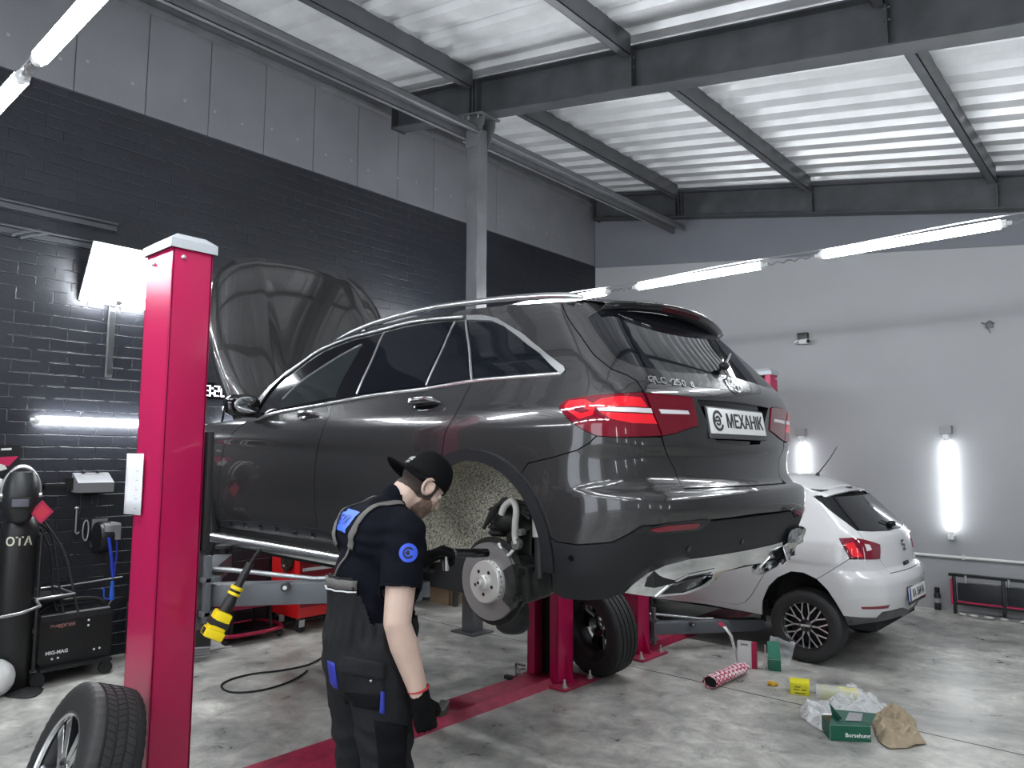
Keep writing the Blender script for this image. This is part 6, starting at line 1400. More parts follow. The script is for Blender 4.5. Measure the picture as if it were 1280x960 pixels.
d_0 = g0_ - g1_; m = MB(); m.tube([d_0 + V((0, 0, .03)), d_0], .010, 8, mi=1); m.tube([d_0 * .85, d_0 * .4, V((0, 0, .02)), V((0, 0, 0))], [.013, .016, .021, .017], 10); m.build('gun_body', [mat('bright_blue_plastic', (.03, .12, .60), .35), SILVER], t, 50)
m = MB(); m.tube(catmull([V((0, -.02, .01)), V((0, -.06, .03)), V((0, -.065, .09)), V((0, -.085, .105))], 5), .007, 6); m.build('gun_lever', MATS['bright_blue_plastic'], t, 60)
m = MB(); m.tube([(0, 0, 0), on_x(135, 757, XL + .30) - g1_, on_x(129, 767, XL + .30) - g1_], .005, 6); m.build('gun_nozzle', SILVER, t, 60)
# --- rusty brake disc on a grey perforated cabinet behind the red post
cb_ = on_z(150, 818, 0); cx_, cy_ = -6.52, cb_.y + .22; t = thing('parts_cabinet', 'dark grey perforated metal cabinet standing behind the tall crimson post', 'cabinet', (cx_, cy_, 0)); zc_ = zat(152, 752, (cx_, cy_, .4))
m = MB(); m.box((-.25, -.22, 0.02), (.25, .30, zc_), bev=.008); m.build('cabinet_body', mat('dull_grey_metal', (.05, .048, .045), .5, var=.3), t, 30)
m = MB()
for i in range(9):
    for j in range(3): m.cyl((.2495, -.15 + .04 * j, .08 + i * (zc_ - .14) / 9), (.252, -.15 + .04 * j, .08 + i * (zc_ - .14) / 9), .008, 8)
m.build('perforation', INK, t)
t = thing('brake_rotor', 'rusty ventilated brake rotor standing on the dark cabinet behind the crimson post', 'brake rotor', (cx_ + .16, cy_ - .02, zc_)); RM_ = aim((0, 0, .165), (.93, -.30, .18))
m = MB(); m.lathe([(.085, -.012), (.163, -.012), (.163, -.003), (.155, -.002), (.155, .002), (.163, .003), (.163, .012), (.085, .012)], RM_, 48, closed=True); m.build('rotor_ring', RUST, t, 35)
m = MB(); m.lathe([(.034, .05), (.07, .05), (.078, .045), (.085, .012), (.085, -.012), (.07, -.005), (.07, .04), (.034, .044)], RM_, 40, closed=True); m.build('rotor_hat', RUST, t, 35)
for k in range(4):
    P_ = [(cx_ + .28, cy_ - .2, .25), (cx_ + .36, cy_ - .30 + .05 * k, .20 - .05 * k), (cx_ + .36, cy_ - .05, .13 - .03 * k), (cx_ + .40, cy_ + .22, .10 - .02 * k)]; m = MB(); m.tube(catmull(P_, 8), .011, 8)
    tag(m.build('hose_coil', mat('grey_hose', (.22, .22, .23), .4), None, 60), 'grey hose coil drooping in front of the dark perforated cabinet', 'hose', 'grey hoses by the cabinet')
wp_ = on_z(4, 872, 0); m = MB(); rng = random.Random(2)
m.ball((0, 0, .13), (.125, .125, .13), n=28, m=18); m.v = [p + p.normalized() * .014 * pnoise(p * 14) for p in m.v]; m.v = [V((p.x, p.y, max(p.z, .004))) for p in m.v]; o = m.build('plastic_sack', mat('white_plastic_sack', (.70, .70, .70), .45, bump=.4, bscale=24), None, 80); o.location = (wp_.x - .05, wp_.y - .05, 0); tag(o, 'rounded white plastic sack on the floor at the left picture edge', 'sack')
mp_ = on_z(30, 866, 0); m = MB(); m.grid([[V((.16 * math.cos(a) * r + .02 * math.cos(3 * a) * r, .12 * math.sin(a) * r, .022 * (1 - r) + .004)) for a in [2 * PI * k / 24 for k in range(24)]] for r in (.02, .4, .75, 1)], closed=True); o = m.build('floor_mat', RUBBER, None, 60, solid=.003); o.location = (mp_.x, mp_.y, .004); tag(o, 'crumpled black rubber mat lying by the white sack', 'mat')
# --- LED clock behind the post
ck = on_x(265, 488.5, XL + .03); t = thing('wall_clock', 'digital wall clock with white glowing digits seen beside the crimson post', 'clock', (XL + .002, ck.y, ck.z))
m = MB(); m.box((0, -.19, -.08), (.03, .16, .08), bev=.006); m.build('clock_case', GLOSSK, t, 30)
SEG = {'8': 'abcdefg', '3': 'abcdg', '2': 'abged', '0': 'abcdef', '1': 'bc'}; gm = MB()
def digit(ch, y0, s=.040, h=.046, th=.009):
    q = {'a': ((0, h), (s, h)), 'g': ((0, 0), (s, 0)), 'd': ((0, -h), (s, -h)), 'f': ((0, h), (0, 0)), 'b': ((s, h), (s, 0)), 'e': ((0, 0), (0, -h)), 'c': ((s, 0), (s, -h))}
    for sg_ in SEG[ch]:
        (a, b), (c, d) = q[sg_]; gm.box((.030, y0 + min(a, c) - th / 2, min(b, d) - th / 2), (.034, y0 + max(a, c) + th / 2, max(b, d) + th / 2))
digit('1', -.135); digit('3', -.062); digit('2', .026); digit('0', .092)
for z_ in (-.025, .025): gm.box((.030, -.003, z_ - .007), (.034, .011, z_ + .007))
gm.build('clock_digits', mat('digit_glow', (.9, .95, 1), .4, emit=(.9, .95, 1), estr=3.0), t)
# --- red tool cabinet, rolling stool, grease gun, rag
k0 = on_z(364, 792, 0); t = thing('tool_cabinet', 'red roller tool cabinet with silver drawer fronts seen under the raised car', 'tool cabinet', (max(k0.x - .26, XL + .27), k0.y + .36, 0))
m = MB(); m.box((-.24, -.36, .15), (.26, .36, .88), bev=.01); m.build('cabinet_body', REDCAB, t, 30)
for k in range(6):
    z = .78 - k * .098; m = MB(); m.box((.258, -.34, z - .04), (.272, .34, z + .05), bev=.004); dr = m.build('drawer', mat('dark_red_drawer', (.20, .006, .016), .35), t, 30)
    m = MB(); m.box((.270, -.33, z + .012), (.290, .33, z + .042), bev=.005); m.build('drawer_pull', mat('bright_alloy', (.75, .75, .76), .3, metal=.5), dr, 30)
for x_, y_ in ((.18, -.28), (-.18, -.28), (.18, .28), (-.18, .28)):
    m = MB(); m.cyl((x_ - .016, y_, .06), (x_ + .016, y_, .06), .058, 20); m.build('castor_wheel', RUBBER, t, 40); m = MB(); m.box((x_ - .03, y_ - .03, .055), (x_ - .022, y_ + .03, .15)); m.box((x_ + .022, y_ - .03, .055), (x_ + .03, y_ + .03, .15)); m.box((x_ - .03, y_ - .03, .125), (x_ + .03, y_ + .03, .15)); m.build('castor_fork', SILVER, t)
m = MB(); Mx = frame((.08, -.37, .68), (1, 0, 0), (0, 0, 1), (0, -1, 0)); m.lathe([(.05, 0), (.085, 0), (.095, .01), (.09, .03), (.06, .035), (.05, .02)], Mx, 24); m.ball(Mx @ V((0, 0, .01)), (.06, .012, .06), n=16); m.cyl(Mx @ V((-.01, -.10, .02)), Mx @ V((.01, -.02, .03)), .018, 10); m.build('side_grommet', mat('dark_bronze', (.07, .065, .055), .3, metal=.7), t, 50)
s0 = on_z(300, 803, 0); t = thing('rolling_stool', 'low crimson rolling mechanic stool with tray beside the red cabinet', 'stool', (s0.x - .14, s0.y + .10, 0))
m = MB(); m.tube(catmull([(.2, -.28, .085), (.2, .28, .085), (-.2, .28, .085), (-.2, -.28, .085)], 6, True), .018, 8, closed=True); m.build('stool_frame', mat('crimson_tube', (.35, .012, .05), .35), t, 50)
m = MB(); m.box((-.19, -.25, .09), (.19, .25, .10)); m.build('stool_tray', BLKM, t)
for x_ in (-.16, .16):
    for y_ in (-.2, .2): m = MB(); m.tube([(x_, y_, .09), (x_ * .9, y_ * .9, .36)], .014, 8); m.build('leg', BLKM, t)
m = MB(); m.box((-.21, -.26, .30), (.21, .26, .40), bev=.03); m.build('seat', mat('crimson_vinyl', (.26, .010, .045), .35), t, 40)
m = MB(); m.ball((.215, .0, .345), .018, n=12); m.build('seat_stud', ZINC, t)
for x_ in (-.19, .19):
    for y_ in (-.27, .27): m = MB(); m.ball((x_, y_, .034), .034, n=14); m.build('castor', RUBBER, t, 60)
ga, gb = at_depth(313, 704, 3.52), at_depth(263, 797, 3.40); t = thing('grease_gun', 'yellow and black cordless grease gun hanging from the grey lift arm', 'grease gun', gb); dv = ga - gb; Lg = dv.length; Mg = aim((0, 0, 0), dv, V((0, 0, 1)))
m = MB(); m.lathe([(0, .10), (.026, .10), (.028, .11), (.028, Lg * .50), (.024, Lg * .52), (.024, Lg * .66), (.018, Lg * .70), (.018, Lg), (0, Lg)], Mg, 20); m.build('gun_tube', mat('black_tool_grip', (.012, .012, .012), .5), t, 40)
for a_, b_ in ((.56, .60), (.63, .68)): m = MB(); m.lathe([(.024, Lg * a_), (.0305, Lg * a_ + .002), (.0305, Lg * b_ - .002), (.024, Lg * b_)], Mg, 20); m.build('yellow_ring', YELT, t, 40)
m = MB(); m.box((-.042, -.04, .035), (.042, .04, .125), Mg, bev=.014); m.build('motor_housing', YELT, t, 40); m = MB(); m.box((-.043, -.046, .055), (.043, .046, .085), Mg, bev=.006); m.build('housing_band', RUBBER, t, 40)
m = MB(); m.box((-.05, -.045, 0.0), (.05, .045, .042), Mg, bev=.010); m.build('battery', YELT, t, 40); m = MB(); m.box((-.028, -.047, .006), (.028, .047, .034), Mg, bev=.004); m.build('battery_label', RUBBER, t, 40)
m = MB(); m.tube([Mg @ V((0, 0, Lg - .01)), ga - gb + V((.0, .02, .03)), ga - gb + V((-.02, .06, .06))], .007, 8); m.build('hanging_hook', RUBBER, t, 60)
rp_ = on_z(264, 808, 0); m = MB(); R_ = []
for i in range(15):
    r = []
    for j in range(15):
        x_, y_ = -.16 + .32 * i / 14, -.12 + .24 * j / 14; e_ = max(0, 1 - (x_ / .16) ** 2) * max(0, 1 - (y_ / .12) ** 2); r.append(V((x_ + .03 * pnoise(V((x_ * 9, y_ * 9, 1))), y_ + .03 * pnoise(V((x_ * 9, y_ * 9, 5))), .006 + e_ * (.05 + .05 * abs(pnoise(V((x_ * 16, y_ * 16, 2)))))))) 
    R_.append(r)
m.grid(R_); o = m.build('rag', mat('white_rag', (.62, .62, .62), .8, bump=.4, bscale=60), None, 80, solid=.003); o.location = (rp_.x, rp_.y, .0); tag(o, 'crumpled white rag on the floor below the grease gun', 'rag')
# --- cable, bits on the floor plate
cp = [(404, 821), (385, 831), (352, 838), (318, 842), (292, 848), (277, 856), (284, 864), (305, 865.5), (335, 861), (362, 852), (378, 843), (384, 838)]
m = MB(); m.tube(catmull([on_z(x, y, .009) for x, y in cp], 6), .0075, 6); o = m.build('floor_cable', RUBBER, None, 60); tag(o, 'thin black cable looping on the concrete floor left of the mechanic', 'cable')
q0 = on_z(556, 895, .055); t = thing('wire_brush', 'worn steel wire brush lying on the crimson floor plate behind the gloved hand', 'brush', (q0.x - .05, q0.y + .02, .053)); t.rotation_euler = (0, 0, .5)
m = MB(); m.grid([[V((-.03 + .06 * i / 4 , -.06 + .13 * j / 10, .045 + .02 * (j / 10) ** 2)) for i in range(5)] for j in range(11)]); m.build('brush_back', SILVER, t, 60, solid=.006)
m = MB(); rng = random.Random(4)
for i in range(9):
    for j in range(16): x_, y_ = -.026 + .052 * i / 8, -.056 + .118 * j / 15; m.tube([(x_, y_, .045), (x_ + rng.uniform(-.006, .006), y_ + rng.uniform(-.006, .006), .001)], .0022, 3)
m.build('bristles', mat('wire_bristle', (.13, .12, .10), .5, metal=.5), t)
c0 = on_z(652, 838, .02); m = MB(); c1, c2, c3, c4 = at_depth(645, 829, dof(c0)), at_depth(657, 832, dof(c0)), at_depth(647, 842, dof(c0)), at_depth(645, 835, dof(c0)); m.tube([c1, c2], .011, 8); m.tube([c4, at_depth(657, 836.5, dof(c0))], .006, 8); m.tube([c1, c4, on_z(646, 844, .03)], .009, 8); o = m.build('clamp', mat('oily_steel', (.20, .20, .20), .4, metal=.7), None, 50); tag(o, 'small oily steel clamp beside the foot of the middle crimson post', 'clamp')
kk = on_z(638, 849, .056); m = MB(); m.box((-.03, -.02, 0), (.03, .02, .03), bev=.006); o = m.build('rubber_block', RUBBER, None, 30); o.location = (kk.x - .02, kk.y, .0525); tag(o, 'small black rubber block on the floor plate near the middle crimson post', 'block')
# --- low bench with cartons behind the mechanic
e0 = on_z(569, 758, 0); zb_ = zat(550, 716, e0); t = thing('work_bench', 'low dark steel bench against the brick wall behind the mechanic', 'bench', (e0.x - .28, e0.y + .25, 0)); lx, ly = .30, -.25
m = MB(); m.box((-.32, -.55, zb_ - .05), (.32, .75, zb_), bev=.004); m.build('bench_top', BLKM, t, 30)
for x_ in (-.28, .28):
    for y_ in (-.25, .70): m = MB(); m.box((x_ - .025, y_ - .025, 0), (x_ + .025, y_ + .025, zb_ - .05)); m.build('leg', mat('grey_bench_leg', (.05, .05, .052), .45), t)
for k, (y_, w__, h__) in enumerate(((-.10, .30, .26), (.26, .32, .24))):
    m = MB(); bx_ = e0.x - .22; by_ = e0.y + .25 + y_ - .02; m.box((-.16, -w__ / 2, 0), (.16, w__ / 2, h__), bev=.003); o = m.build('cardboard_box', CARD, None, 30); o.location = (bx_ - .03, by_, 0); tag(o, ['brown cardboard box with black diamond mark under the low bench', 'second brown cardboard box under the low bench, nearer the grey column'][k], 'box', 'cartons under the bench')
    m = MB(); Mx = frame((.1612, -.02, h__ * .5), (0, 1, 0), (0, 0, 1), (1, 0, 0)); ring(m, Mx, .055, .068, 0, 360, .0006, 4); text_mb('E', .05, .0006, Mx, m); m.build('box_mark', INK, o)
    m = MB(); m.box((-.161, -.02, h__ - .001), (.161, .02, h__ + .0008)); m.build('packing_tape', mat('brown_tape', (.20, .13, .07), .3), o)
# --- things on and along the back wall
s_ = on_z(1174, 761, 0); t = thing('spray_can', 'black spray can standing on the floor at the foot of the grey wall', 'spray can', (s_.x, s_.y - .06, 0))
m = MB(); m.lathe([(0, 0), (.033, 0), (.035, .005), (.035, .17), (.03, .185), (.018, .195), (0, .195)], None, 24); m.build('can_body', BLKM, t, 40); m = MB(); m.lathe([(0, .19), (.027, .19), (.029, .20), (.028, .25), (.0, .252)], None, 20); m.build('can_cap', GLOSSK, t, 40); m = MB(); m.lathe([(.0353, .08), (.0353, .13)], None, 24); m.build('can_label', mat('grey_label', (.25, .25, .26), .5), t, 60)
ra = on_y(1190, 716, YB - .14); rb_ = on_y(1280, 771, YB - .14); t = thing('radiator_frame', 'black framed panel rack with dark sheets leaning on the grey wall at right', 'rack', (ra.x, YB - .16, 0)); Wd = 1.9; zt_r = ra.z
m = MB(); m.box((-.03, -.03, zt_r - .03), (Wd, .03, zt_r), bev=.003); m.box((-.0, -.02, .10), (Wd, .02, .125), bev=.003)
for k in range(5): m.box((.02 + k * Wd / 4.1 - .015, -.025, .0), (.02 + k * Wd / 4.1 + .015, .025, zt_r - .02), bev=.003)
m.build('rack_frame', BLKM, t, 30)
for k in range(4):
    m = MB(); x0_ = .04 + k * Wd / 4.1; m.box((x0_ + .01, -.008, .15), (x0_ + Wd / 4.1 - .03, .012, zt_r - .10), bev=.003); m.build('dark_sheet', mat('dark_navy_sheet', (.012, .013, .018), .45), t, 30)
    m = MB(); m.box((x0_, -.012, .118), (x0_ + Wd / 4.1 - .03, .014, .14)); m.build('red_strip', CRIM, t)
m = MB(); m.box((-.012, -.028, .10), (.006, .0, zt_r - .06)); m.build('red_strip', CRIM, t)
for k in range(3): m = MB(); m.tube([(.14 + .40 * k, -.035, zt_r - .01), (.14 + .40 * k, -.04, zt_r - .07), (.14 + .40 * k, -.03, zt_r - .09)], .012, 8); m.build('clip', SILVER, t, 50)
rng = random.Random(9)
for k in range(9):
    m = MB(); m.ball((0, 0, .018), (.03 + .02 * rng.random(), .02, .018), n=8, m=6); m.v = [p + V((pnoise(p * 30 + V((k, 0, 0))) * .01, pnoise(p * 30 + V((0, k, 0))) * .01, 0)) for p in m.v]; o = m.build('rubble_lump', mat('pale_rubble', (.42, .41, .40), .8, var=.3), None, 40); o.location = (ra.x + .12 + k * .14 + rng.uniform(-.05, .05), YB - .26 - rng.random() * .05, 0); tag(o, 'pale lump of rubble on the floor in front of the black rack', 'rubble', 'rubble under the rack')
wc_ = on_y(1003, 424, YB - .05); t = thing('wall_camera', 'small black and white security camera high on the grey wall', 'camera', (wc_.x, YB - .002, wc_.z))
m = MB(); m.box((-.06, -.07, .0), (.07, 0, .085), bev=.006); m.build('camera_mount', BLKM, t, 30); m = MB(); m.cyl((-.02, -.06, -.035), (.10, -.13, -.045), .034, 16); m.build('camera_body', mat('camera_white', (.7, .7, .7), .35), t, 40)
m = MB(); m.cyl((.10, -.13, -.045), (.107, -.134, -.0455), .026, 16); m.build('camera_lens', GLOSSK, t, 40); m = MB(); m.tube(catmull([V((-.06, -.02, .0)), V((-.11, -.03, -.03)), V((-.09, -.03, -.06)), V((-.03, -.04, -.05))], 5), .006, 6); m.build('camera_wire', SILVER, t, 60)
wb_ = on_y(1235, 408, YB - .03); m = MB(); m.tube(catmull([V((-.06, -.01, .05)), V((-.02, -.05, .03)), V((.02, -.03, .06)), V((.06, -.06, .02))], 5), .008, 6); m.tube(catmull([V((-.03, -.0, .02)), V((.0, -.05, -.02)), V((.02, -.04, -.08))], 5), .007, 6); m.box((-.03, -.012, -.02), (.05, 0, .05)); o = m.build('cable_bracket', mat('grey_bracket', (.12, .12, .125), .5), None, 50); o.location = (wb_.x, YB - .003, wb_.z); tag(o, 'tangled grey cable bracket high on the grey wall near the right edge', 'bracket')
# --- packaging on the floor at right
def carton(name, label, cat, bl, br, top, depth, mt, parts=True, group=None):
    A, B = on_z(*bl, 0), on_z(*br, 0); x = (B - A); w_ = x.length; x.normalize(); y = V((-x.y, x.x, 0))
    if y.dot(FWD) < 0: y = -y
    h_ = zat(bl[0], top, A); t = thing(name, label, cat, A, math.atan2(x.y, x.x), group); return t, w_, h_, depth
def shellbox(w_, d_, h_, th=.004, bottom=True):
    m = MB(); m.box((0, 0, 0), (w_, th, h_)); m.box((0, d_ - th, 0), (w_, d_, h_)); m.box((0, 0, 0), (th, d_, h_)); m.box((w_ - th, 0, 0), (w_, d_, h_)); m.box((0, 0, 0), (w_, d_, th)); return m
FR = frame((0, 0, 0), (1, 0, 0), (0, 0, 1), (0, -1, 0))
t, w_, h_, d_ = carton('yellow_carton', 'small bright yellow carton with creased lid standing alone on the floor', 'carton', (987.5, 867.5), (1011.7, 870.2), 853, .11, YEL)
m = MB(); m.box((0, 0, 0), (w_, d_, h_), bev=.002); m.build('carton_body', YEL, t, 30); m = MB(); m.add([V((0, -.003, h_ + .001)), V((w_ + .004, -.012, h_ - .012)), V((w_ + .004, d_, h_ + .006)), V((0, d_, h_ + .004))], [(0, 1, 2, 3)]); m.build('carton_flap', YEL, t, solid=.0015)
m = MB(); 
for k, (a, b, c) in enumerate(((.25, .55, .62), (.2, .5, .40), (.6, .85, .40), (.25, .8, .12))): m.box((w_ * a, -.0012, h_ * c), (w_ * b, 0, h_ * c + .006))
m.build('carton_print', mat('dark_print', (.05, .05, .03), .5), t)
t, w_, h_, d_ = carton('bagged_carton', 'yellow carton half wrapped in clear plastic bag behind the green box', 'carton', (1026, 874), (1050, 877), 861, .20, YEL)
m = MB(); m.box((0, 0, 0), (w_ * 1.9, .10, h_), bev=.002); m.build('carton_body', mat('pale_yellow_carton', (.62, .62, .16), .5), t, 30); m = MB(); m.box((w_ * .2, .02, h_), (w_ * .9, .08, h_ + .001)); m.build('carton_print', mat('grey_print', (.25, .25, .27), .6), t)
m = MB(); m.box((w_ * 1.0, -.001, h_ * .2), (w_ * 1.9, .101, h_ + .0015)); m.build('yellow_end', YEL, t)
m = MB(); R_ = []
for i in range(13):
    r = []
    for k in range(20):
        a = 2 * PI * k / 20; bx_ = w_ * 1.9 * i / 12 + (-.03 if i == 0 else .04 if i == 12 else 0); yy = .05 + .065 * math.copysign(abs(math.cos(a)) ** .6, math.cos(a)); zz = max(.003, h_ / 2 + (h_ / 2 + .012) * math.copysign(abs(math.sin(a)) ** .6, math.sin(a))); k2 = .012 * pnoise(V((bx_ * 25, yy * 25, zz * 25)))
        r.append(V((bx_, yy + k2, max(.002, zz + k2))))
    R_.append(r)
m.grid(R_, closed=True); m.build('plastic_bag', PLASTIC, t, 60)
t, w_, h_, d_ = carton('green_parts_box', 'dark green open parts box with raised flaps and white lettering on the floor', 'carton', (1037.5, 925.5), (1089, 928), 905.5, .16, GREEN); w_g, h_g = w_, h_
m = shellbox(w_, d_, h_); m.build('box_body', GREEN, t); m = MB(); m.box((.006, .006, .006), (w_ - .006, d_ - .006, .010)); m.box((.006, d_ - .008, .01), (w_ - .006, d_ - .0045, h_ - .003)); m.build('box_lining', CARD, t)
m = MB(); m.add([V((0, 0, h_)), V((w_, 0, h_)), V((w_ + .075, .105, h_ + .040)), V((.055, .105, h_ + .055))], [(0, 1, 2, 3)]); fl_ = m.build('box_flap', mat('green_flap', (.010, .075, .052), .5), t, solid=.003)
m = MB(); q_ = lambda a, b: V((0, 0, h_)).lerp(V((w_, 0, h_)), a).lerp(V((.055, .105, h_ + .055)).lerp(V((w_ + .075, .105, h_ + .040)), a), b) + V((0, -.001, .004)); m.add([q_(.36, .25), q_(.74, .25), q_(.70, .85), q_(.38, .85)], [(0, 1, 2, 3)]); m.build('flap_label', mat('grey_label', (.25, .25, .26), .5), fl_)
m = MB(); m.add([V((.0, .05, h_)), V((.0, .10, h_)), V((-.02, .115, h_ + .10)), V((-.03, .085, h_ + .105)), V((.03, .02, h_ + .03))], [(0, 1, 2, 3, 4)]); m.v = [p + V((.05, -.01, 0)) for p in m.v]; m.build('box_flap', mat('green_flap_inside', (.03, .13, .085), .6), t, solid=.003)
m = MB(); m.add([V((0, d_, h_)), V((w_, d_, h_)), V((w_ * .95, d_ + .02, h_ + .006)), V((.02, d_ + .02, h_ + .006))], [(0, 1, 2, 3)]); m.build('box_flap', WHITEC, t, solid=.003)
text_mb('Borsehung', .034, .0008, FR @ Matrix.Translation((w_ * .68, h_ * .36, .001)), bold=.0006).build('box_lettering', WI, t)
m = MB(); m.box((0, -.0008, h_ - .006), (w_, .0, h_ - .003)); m.box((w_ * .0, -.0008, 0), (.003, 0, h_)); m.build('box_edge_print', mat('pale_green_line', (.25, .40, .34), .5), t)
t, w_, h_, d_ = carton('green_carton', 'small upright green carton with clear plastic pulled over it near the white car wheel', 'carton', (961, 838.5), (976.5, 839.5), 824, .075, GREEN)
m = MB(); m.box((0, 0, 0), (w_, d_, h_), bev=.0015); m.build('carton_body', GREEN, t, 30); m = MB(); m.box((0, -.001, h_ * .94), (w_, .0, h_ * .97)); m.build('carton_line', mat('pale_green_line', (.25, .40, .34), .5), t)
m = MB(); m.add([V((.0, 0, h_)), V((w_, 0, h_)), V((w_, d_ * .9, h_ + .125)), V((.0, d_ * .9, h_ + .125))], [(0, 1, 2, 3)]); m.build('carton_lid', GREENL, t, solid=.003)
m = MB(); R_ = []
for i in range(12):
    r = []
    for j in range(12):
        u_, v_ = i / 11, j / 11; x_ = -.02 + .20 * u_; z_ = .02 + .24 * v_ * (1 - .25 * u_) + .02 * pnoise(V((u_ * 5, v_ * 5, 2))); y_ = d_ + .01 + .03 * pnoise(V((u_ * 4, v_ * 4, 7))) + .04 * u_; r.append(V((x_ + .05 * v_, y_, z_)))
    R_.append(r)
m.grid(R_); m.build('plastic_bag', PLASTIC, t, 80); m = MB(); R_ = [[V((-.018 + .012 * pnoise(V((i, j, 3)) * .7), -.02 + .11 * i / 8, .004 + .19 * j / 8)) for i in range(9)] for j in range(9)]; m.grid(R_); m.build('plastic_bag', PLASTIC, t, 80)
t, w_, h_, d_ = carton('white_carton', 'white and crimson carton standing open with a long raised flap', 'carton', (922, 833), (945, 836.5), 802, .05, WHITEC)
m = shellbox(w_, d_, h_, .003); m.build('carton_body', WHITEC, t); m = MB(); m.box((w_ * .78, -.0015, 0), (w_ + .0015, d_, h_)); m.build('crimson_side', CRIM, t)
m = MB(); m.add([V((0, 0, 0)), V((0, d_, 0)), V((-.045, d_ * .8, h_ + .03)), V((-.10, d_ * .8, h_ + .10)), V((-.115, .005, h_ + .10)), V((-.05, .0, h_ + .03))], [(0, 1, 2, 3, 4, 5)]); m.v = [V((p.x, p.y, max(p.z, .0))) for p in m.v]; m.build('long_flap', WHITEC, t, solid=.002)
m = MB(); m.add([V((-.100, d_ * .8, h_ + .097)), V((-.135, d_ * .7, h_ + .135)), V((-.16, .005, h_ + .12)), V((-.117, .003, h_ + .095))], [(0, 1, 2, 3)]); m.build('flap_tip', CRIM, t, solid=.003); m = MB(); m.box((w_ * .2, -.001, h_ * .86), (w_ * .6, 0, h_ * .93)); m.build('carton_print', MATS['grey_print'], t)
# patterned tube
ta, tb_ = on_z(887, 853, .045), on_z(931, 833, .045); t = thing('patterned_tube', 'lying white packet with crimson checks in front of the white carton', 'packet', (ta.x, ta.y, 0)); tbl = V((tb_.x - ta.x, tb_.y - ta.y, 0)); Lb = tbl.length; tb_d = tbl.normalized(); sd = V((-tb_d.y, tb_d.x, 0))
chk = bpy.data.materials.new('crimson_check'); chk.use_nodes = True; nt = chk.node_tree; bb = nt.nodes['Principled BSDF']; tc = nt.nodes.new('ShaderNodeTexCoord'); mp = nt.nodes.new('ShaderNodeMapping'); ck_ = nt.nodes.new('ShaderNodeTexChecker')
mp.inputs['Rotation'].default_value = (.6, .5, .785); ck_.inputs['Scale'].default_value = 42; ck_.inputs['Color1'].default_value = (.42, .006, .06, 1); ck_.inputs['Color2'].default_value = (.82, .72, .75, 1); nt.links.new(tc.outputs['Object'], mp.inputs[0]); nt.links.new(mp.outputs[0], ck_.inputs[0]); nt.links.new(ck_.outputs[0], bb.inputs['Base Color'])
m = MB(); R_ = []
for i in range(12):
    u_ = i / 11; rr_ = .052 * (1 if u_ < .85 else 1 - (u_ - .85) * 2.2); R_.append([tb_d * (Lb * u_) + sd * (rr_ * 1.15 * math.cos(a)) + V((0, 0, max(.002, .046 + .044 * math.sin(a) * (rr_ / .052) + .006 * pnoise(V((u_ * 6, a, 1)))))) for a in [2 * PI * k / 24 for k in range(24)]])
m.grid(R_, closed=True); m.add(R_[-1], [list(range(24))]); m.build('packet_sleeve', chk, t, 60, solid=.003); m = MB(); m.add([p + tb_d * .03 for p in R_[0]], [list(range(24))]); m.build('packet_inside', INK, t)
gl = on_z(969, 858, 0); t = thing('orange_cap', 'tiny orange plastic cap lying on the floor left of the yellow carton', 'cap', (gl.x - .02, gl.y, 0)); t.rotation_euler = (0, 0, .5)
m = MB(); m.tube([(-.035, 0, .018), (.012, 0, .018)], .017, 12); m.tube([(.012, 0, .016), (.04, 0, .014)], .011, 12); m.build('cap_body', mat('orange_plastic', (.55, .27, .01), .4), t, 40); m = MB(); m.box((-.01, -.02, .004), (.015, .02, .032), bev=.004); m.build('cap_collar', mat('yellow_plastic', (.62, .45, .02), .4), t, 30)
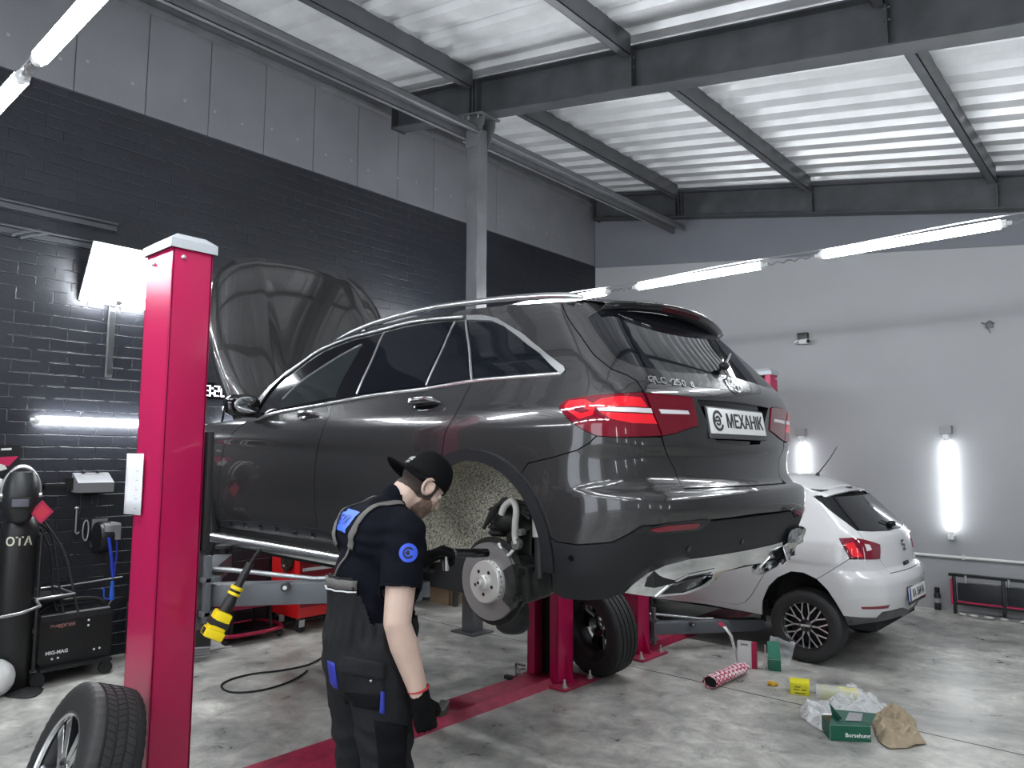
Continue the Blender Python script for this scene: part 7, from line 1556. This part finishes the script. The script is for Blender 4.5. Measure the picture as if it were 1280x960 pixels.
# film and kraft paper
def crumple(name, label, cat, poly, hgt, mt, seed, n=26, smooth=80, grp=None):
    P_ = [on_z(x, y, 0) for x, y in poly]; c = sum(P_, V((0, 0, 0))) / len(P_); Q = [(p.x - c.x, p.y - c.y) for p in P_]; x0_, x1_ = min(q[0] for q in Q), max(q[0] for q in Q); y0_, y1_ = min(q[1] for q in Q), max(q[1] for q in Q)
    bd_ = resample(Q, .018); pts = [V(p) for p in bd_]; ed = [(i, (i + 1) % len(bd_)) for i in range(len(bd_))]; st = .014
    x_ = x0_
    while x_ < x1_:
        y_ = y0_
        while y_ < y1_:
            p = (x_ + random.uniform(-.004, .004), y_ + random.uniform(-.004, .004))
            if in_poly(p, bd_) and min((p[0] - b[0]) ** 2 + (p[1] - b[1]) ** 2 for b in bd_) > 8e-5: pts.append(V(p))
            y_ += st
        x_ += st
    vo, eo, fo, *_ = geometry.delaunay_2d_cdt(pts, ed, [], 0, 1e-6); fo = [list(f) for f in fo if in_poly(tuple(sum((vo[i] for i in f), V((0, 0))) / 3), bd_)]
    vs = []
    for v in vo:
        e_ = min(1, min(math.hypot(v.x - b[0], v.y - b[1]) for b in bd_) / .05); r_ = abs(pnoise(V((v.x * 9, v.y * 9, seed)))) + .6 * abs(pnoise(V((v.x * 21, v.y * 21, seed + 3)))); vs.append(V((v.x, v.y, .003 + hgt * (.25 + .75 * e_) * (r_ * 1.1 + .25 * e_))))
    m = MB(); m.add(vs, fo); o = m.build(name, mt, None, smooth, solid=.0008); o.location = (c.x, c.y, 0); return tag(o, label, cat, grp)
crumple('plastic_film', 'crumpled clear plastic film spread behind and left of the green box', 'plastic film', [(999, 886), (1012, 881), (1030, 880), (1042, 868), (1060, 862), (1078, 866), (1096, 878), (1110, 884), (1108, 893), (1085, 898), (1050, 900), (1034, 919), (1015, 908), (1002, 899)], .07, PLASTIC, 2.0)
crumple('kraft_paper', 'crumpled brown kraft paper lying right of the green box', 'paper', [(1088, 900), (1098, 890), (1112, 884), (1132, 890), (1144, 902), (1146, 915), (1158, 931), (1136, 936), (1110, 937), (1098, 928), (1092, 914)], .075, KRAFT, 6.0, smooth=30)
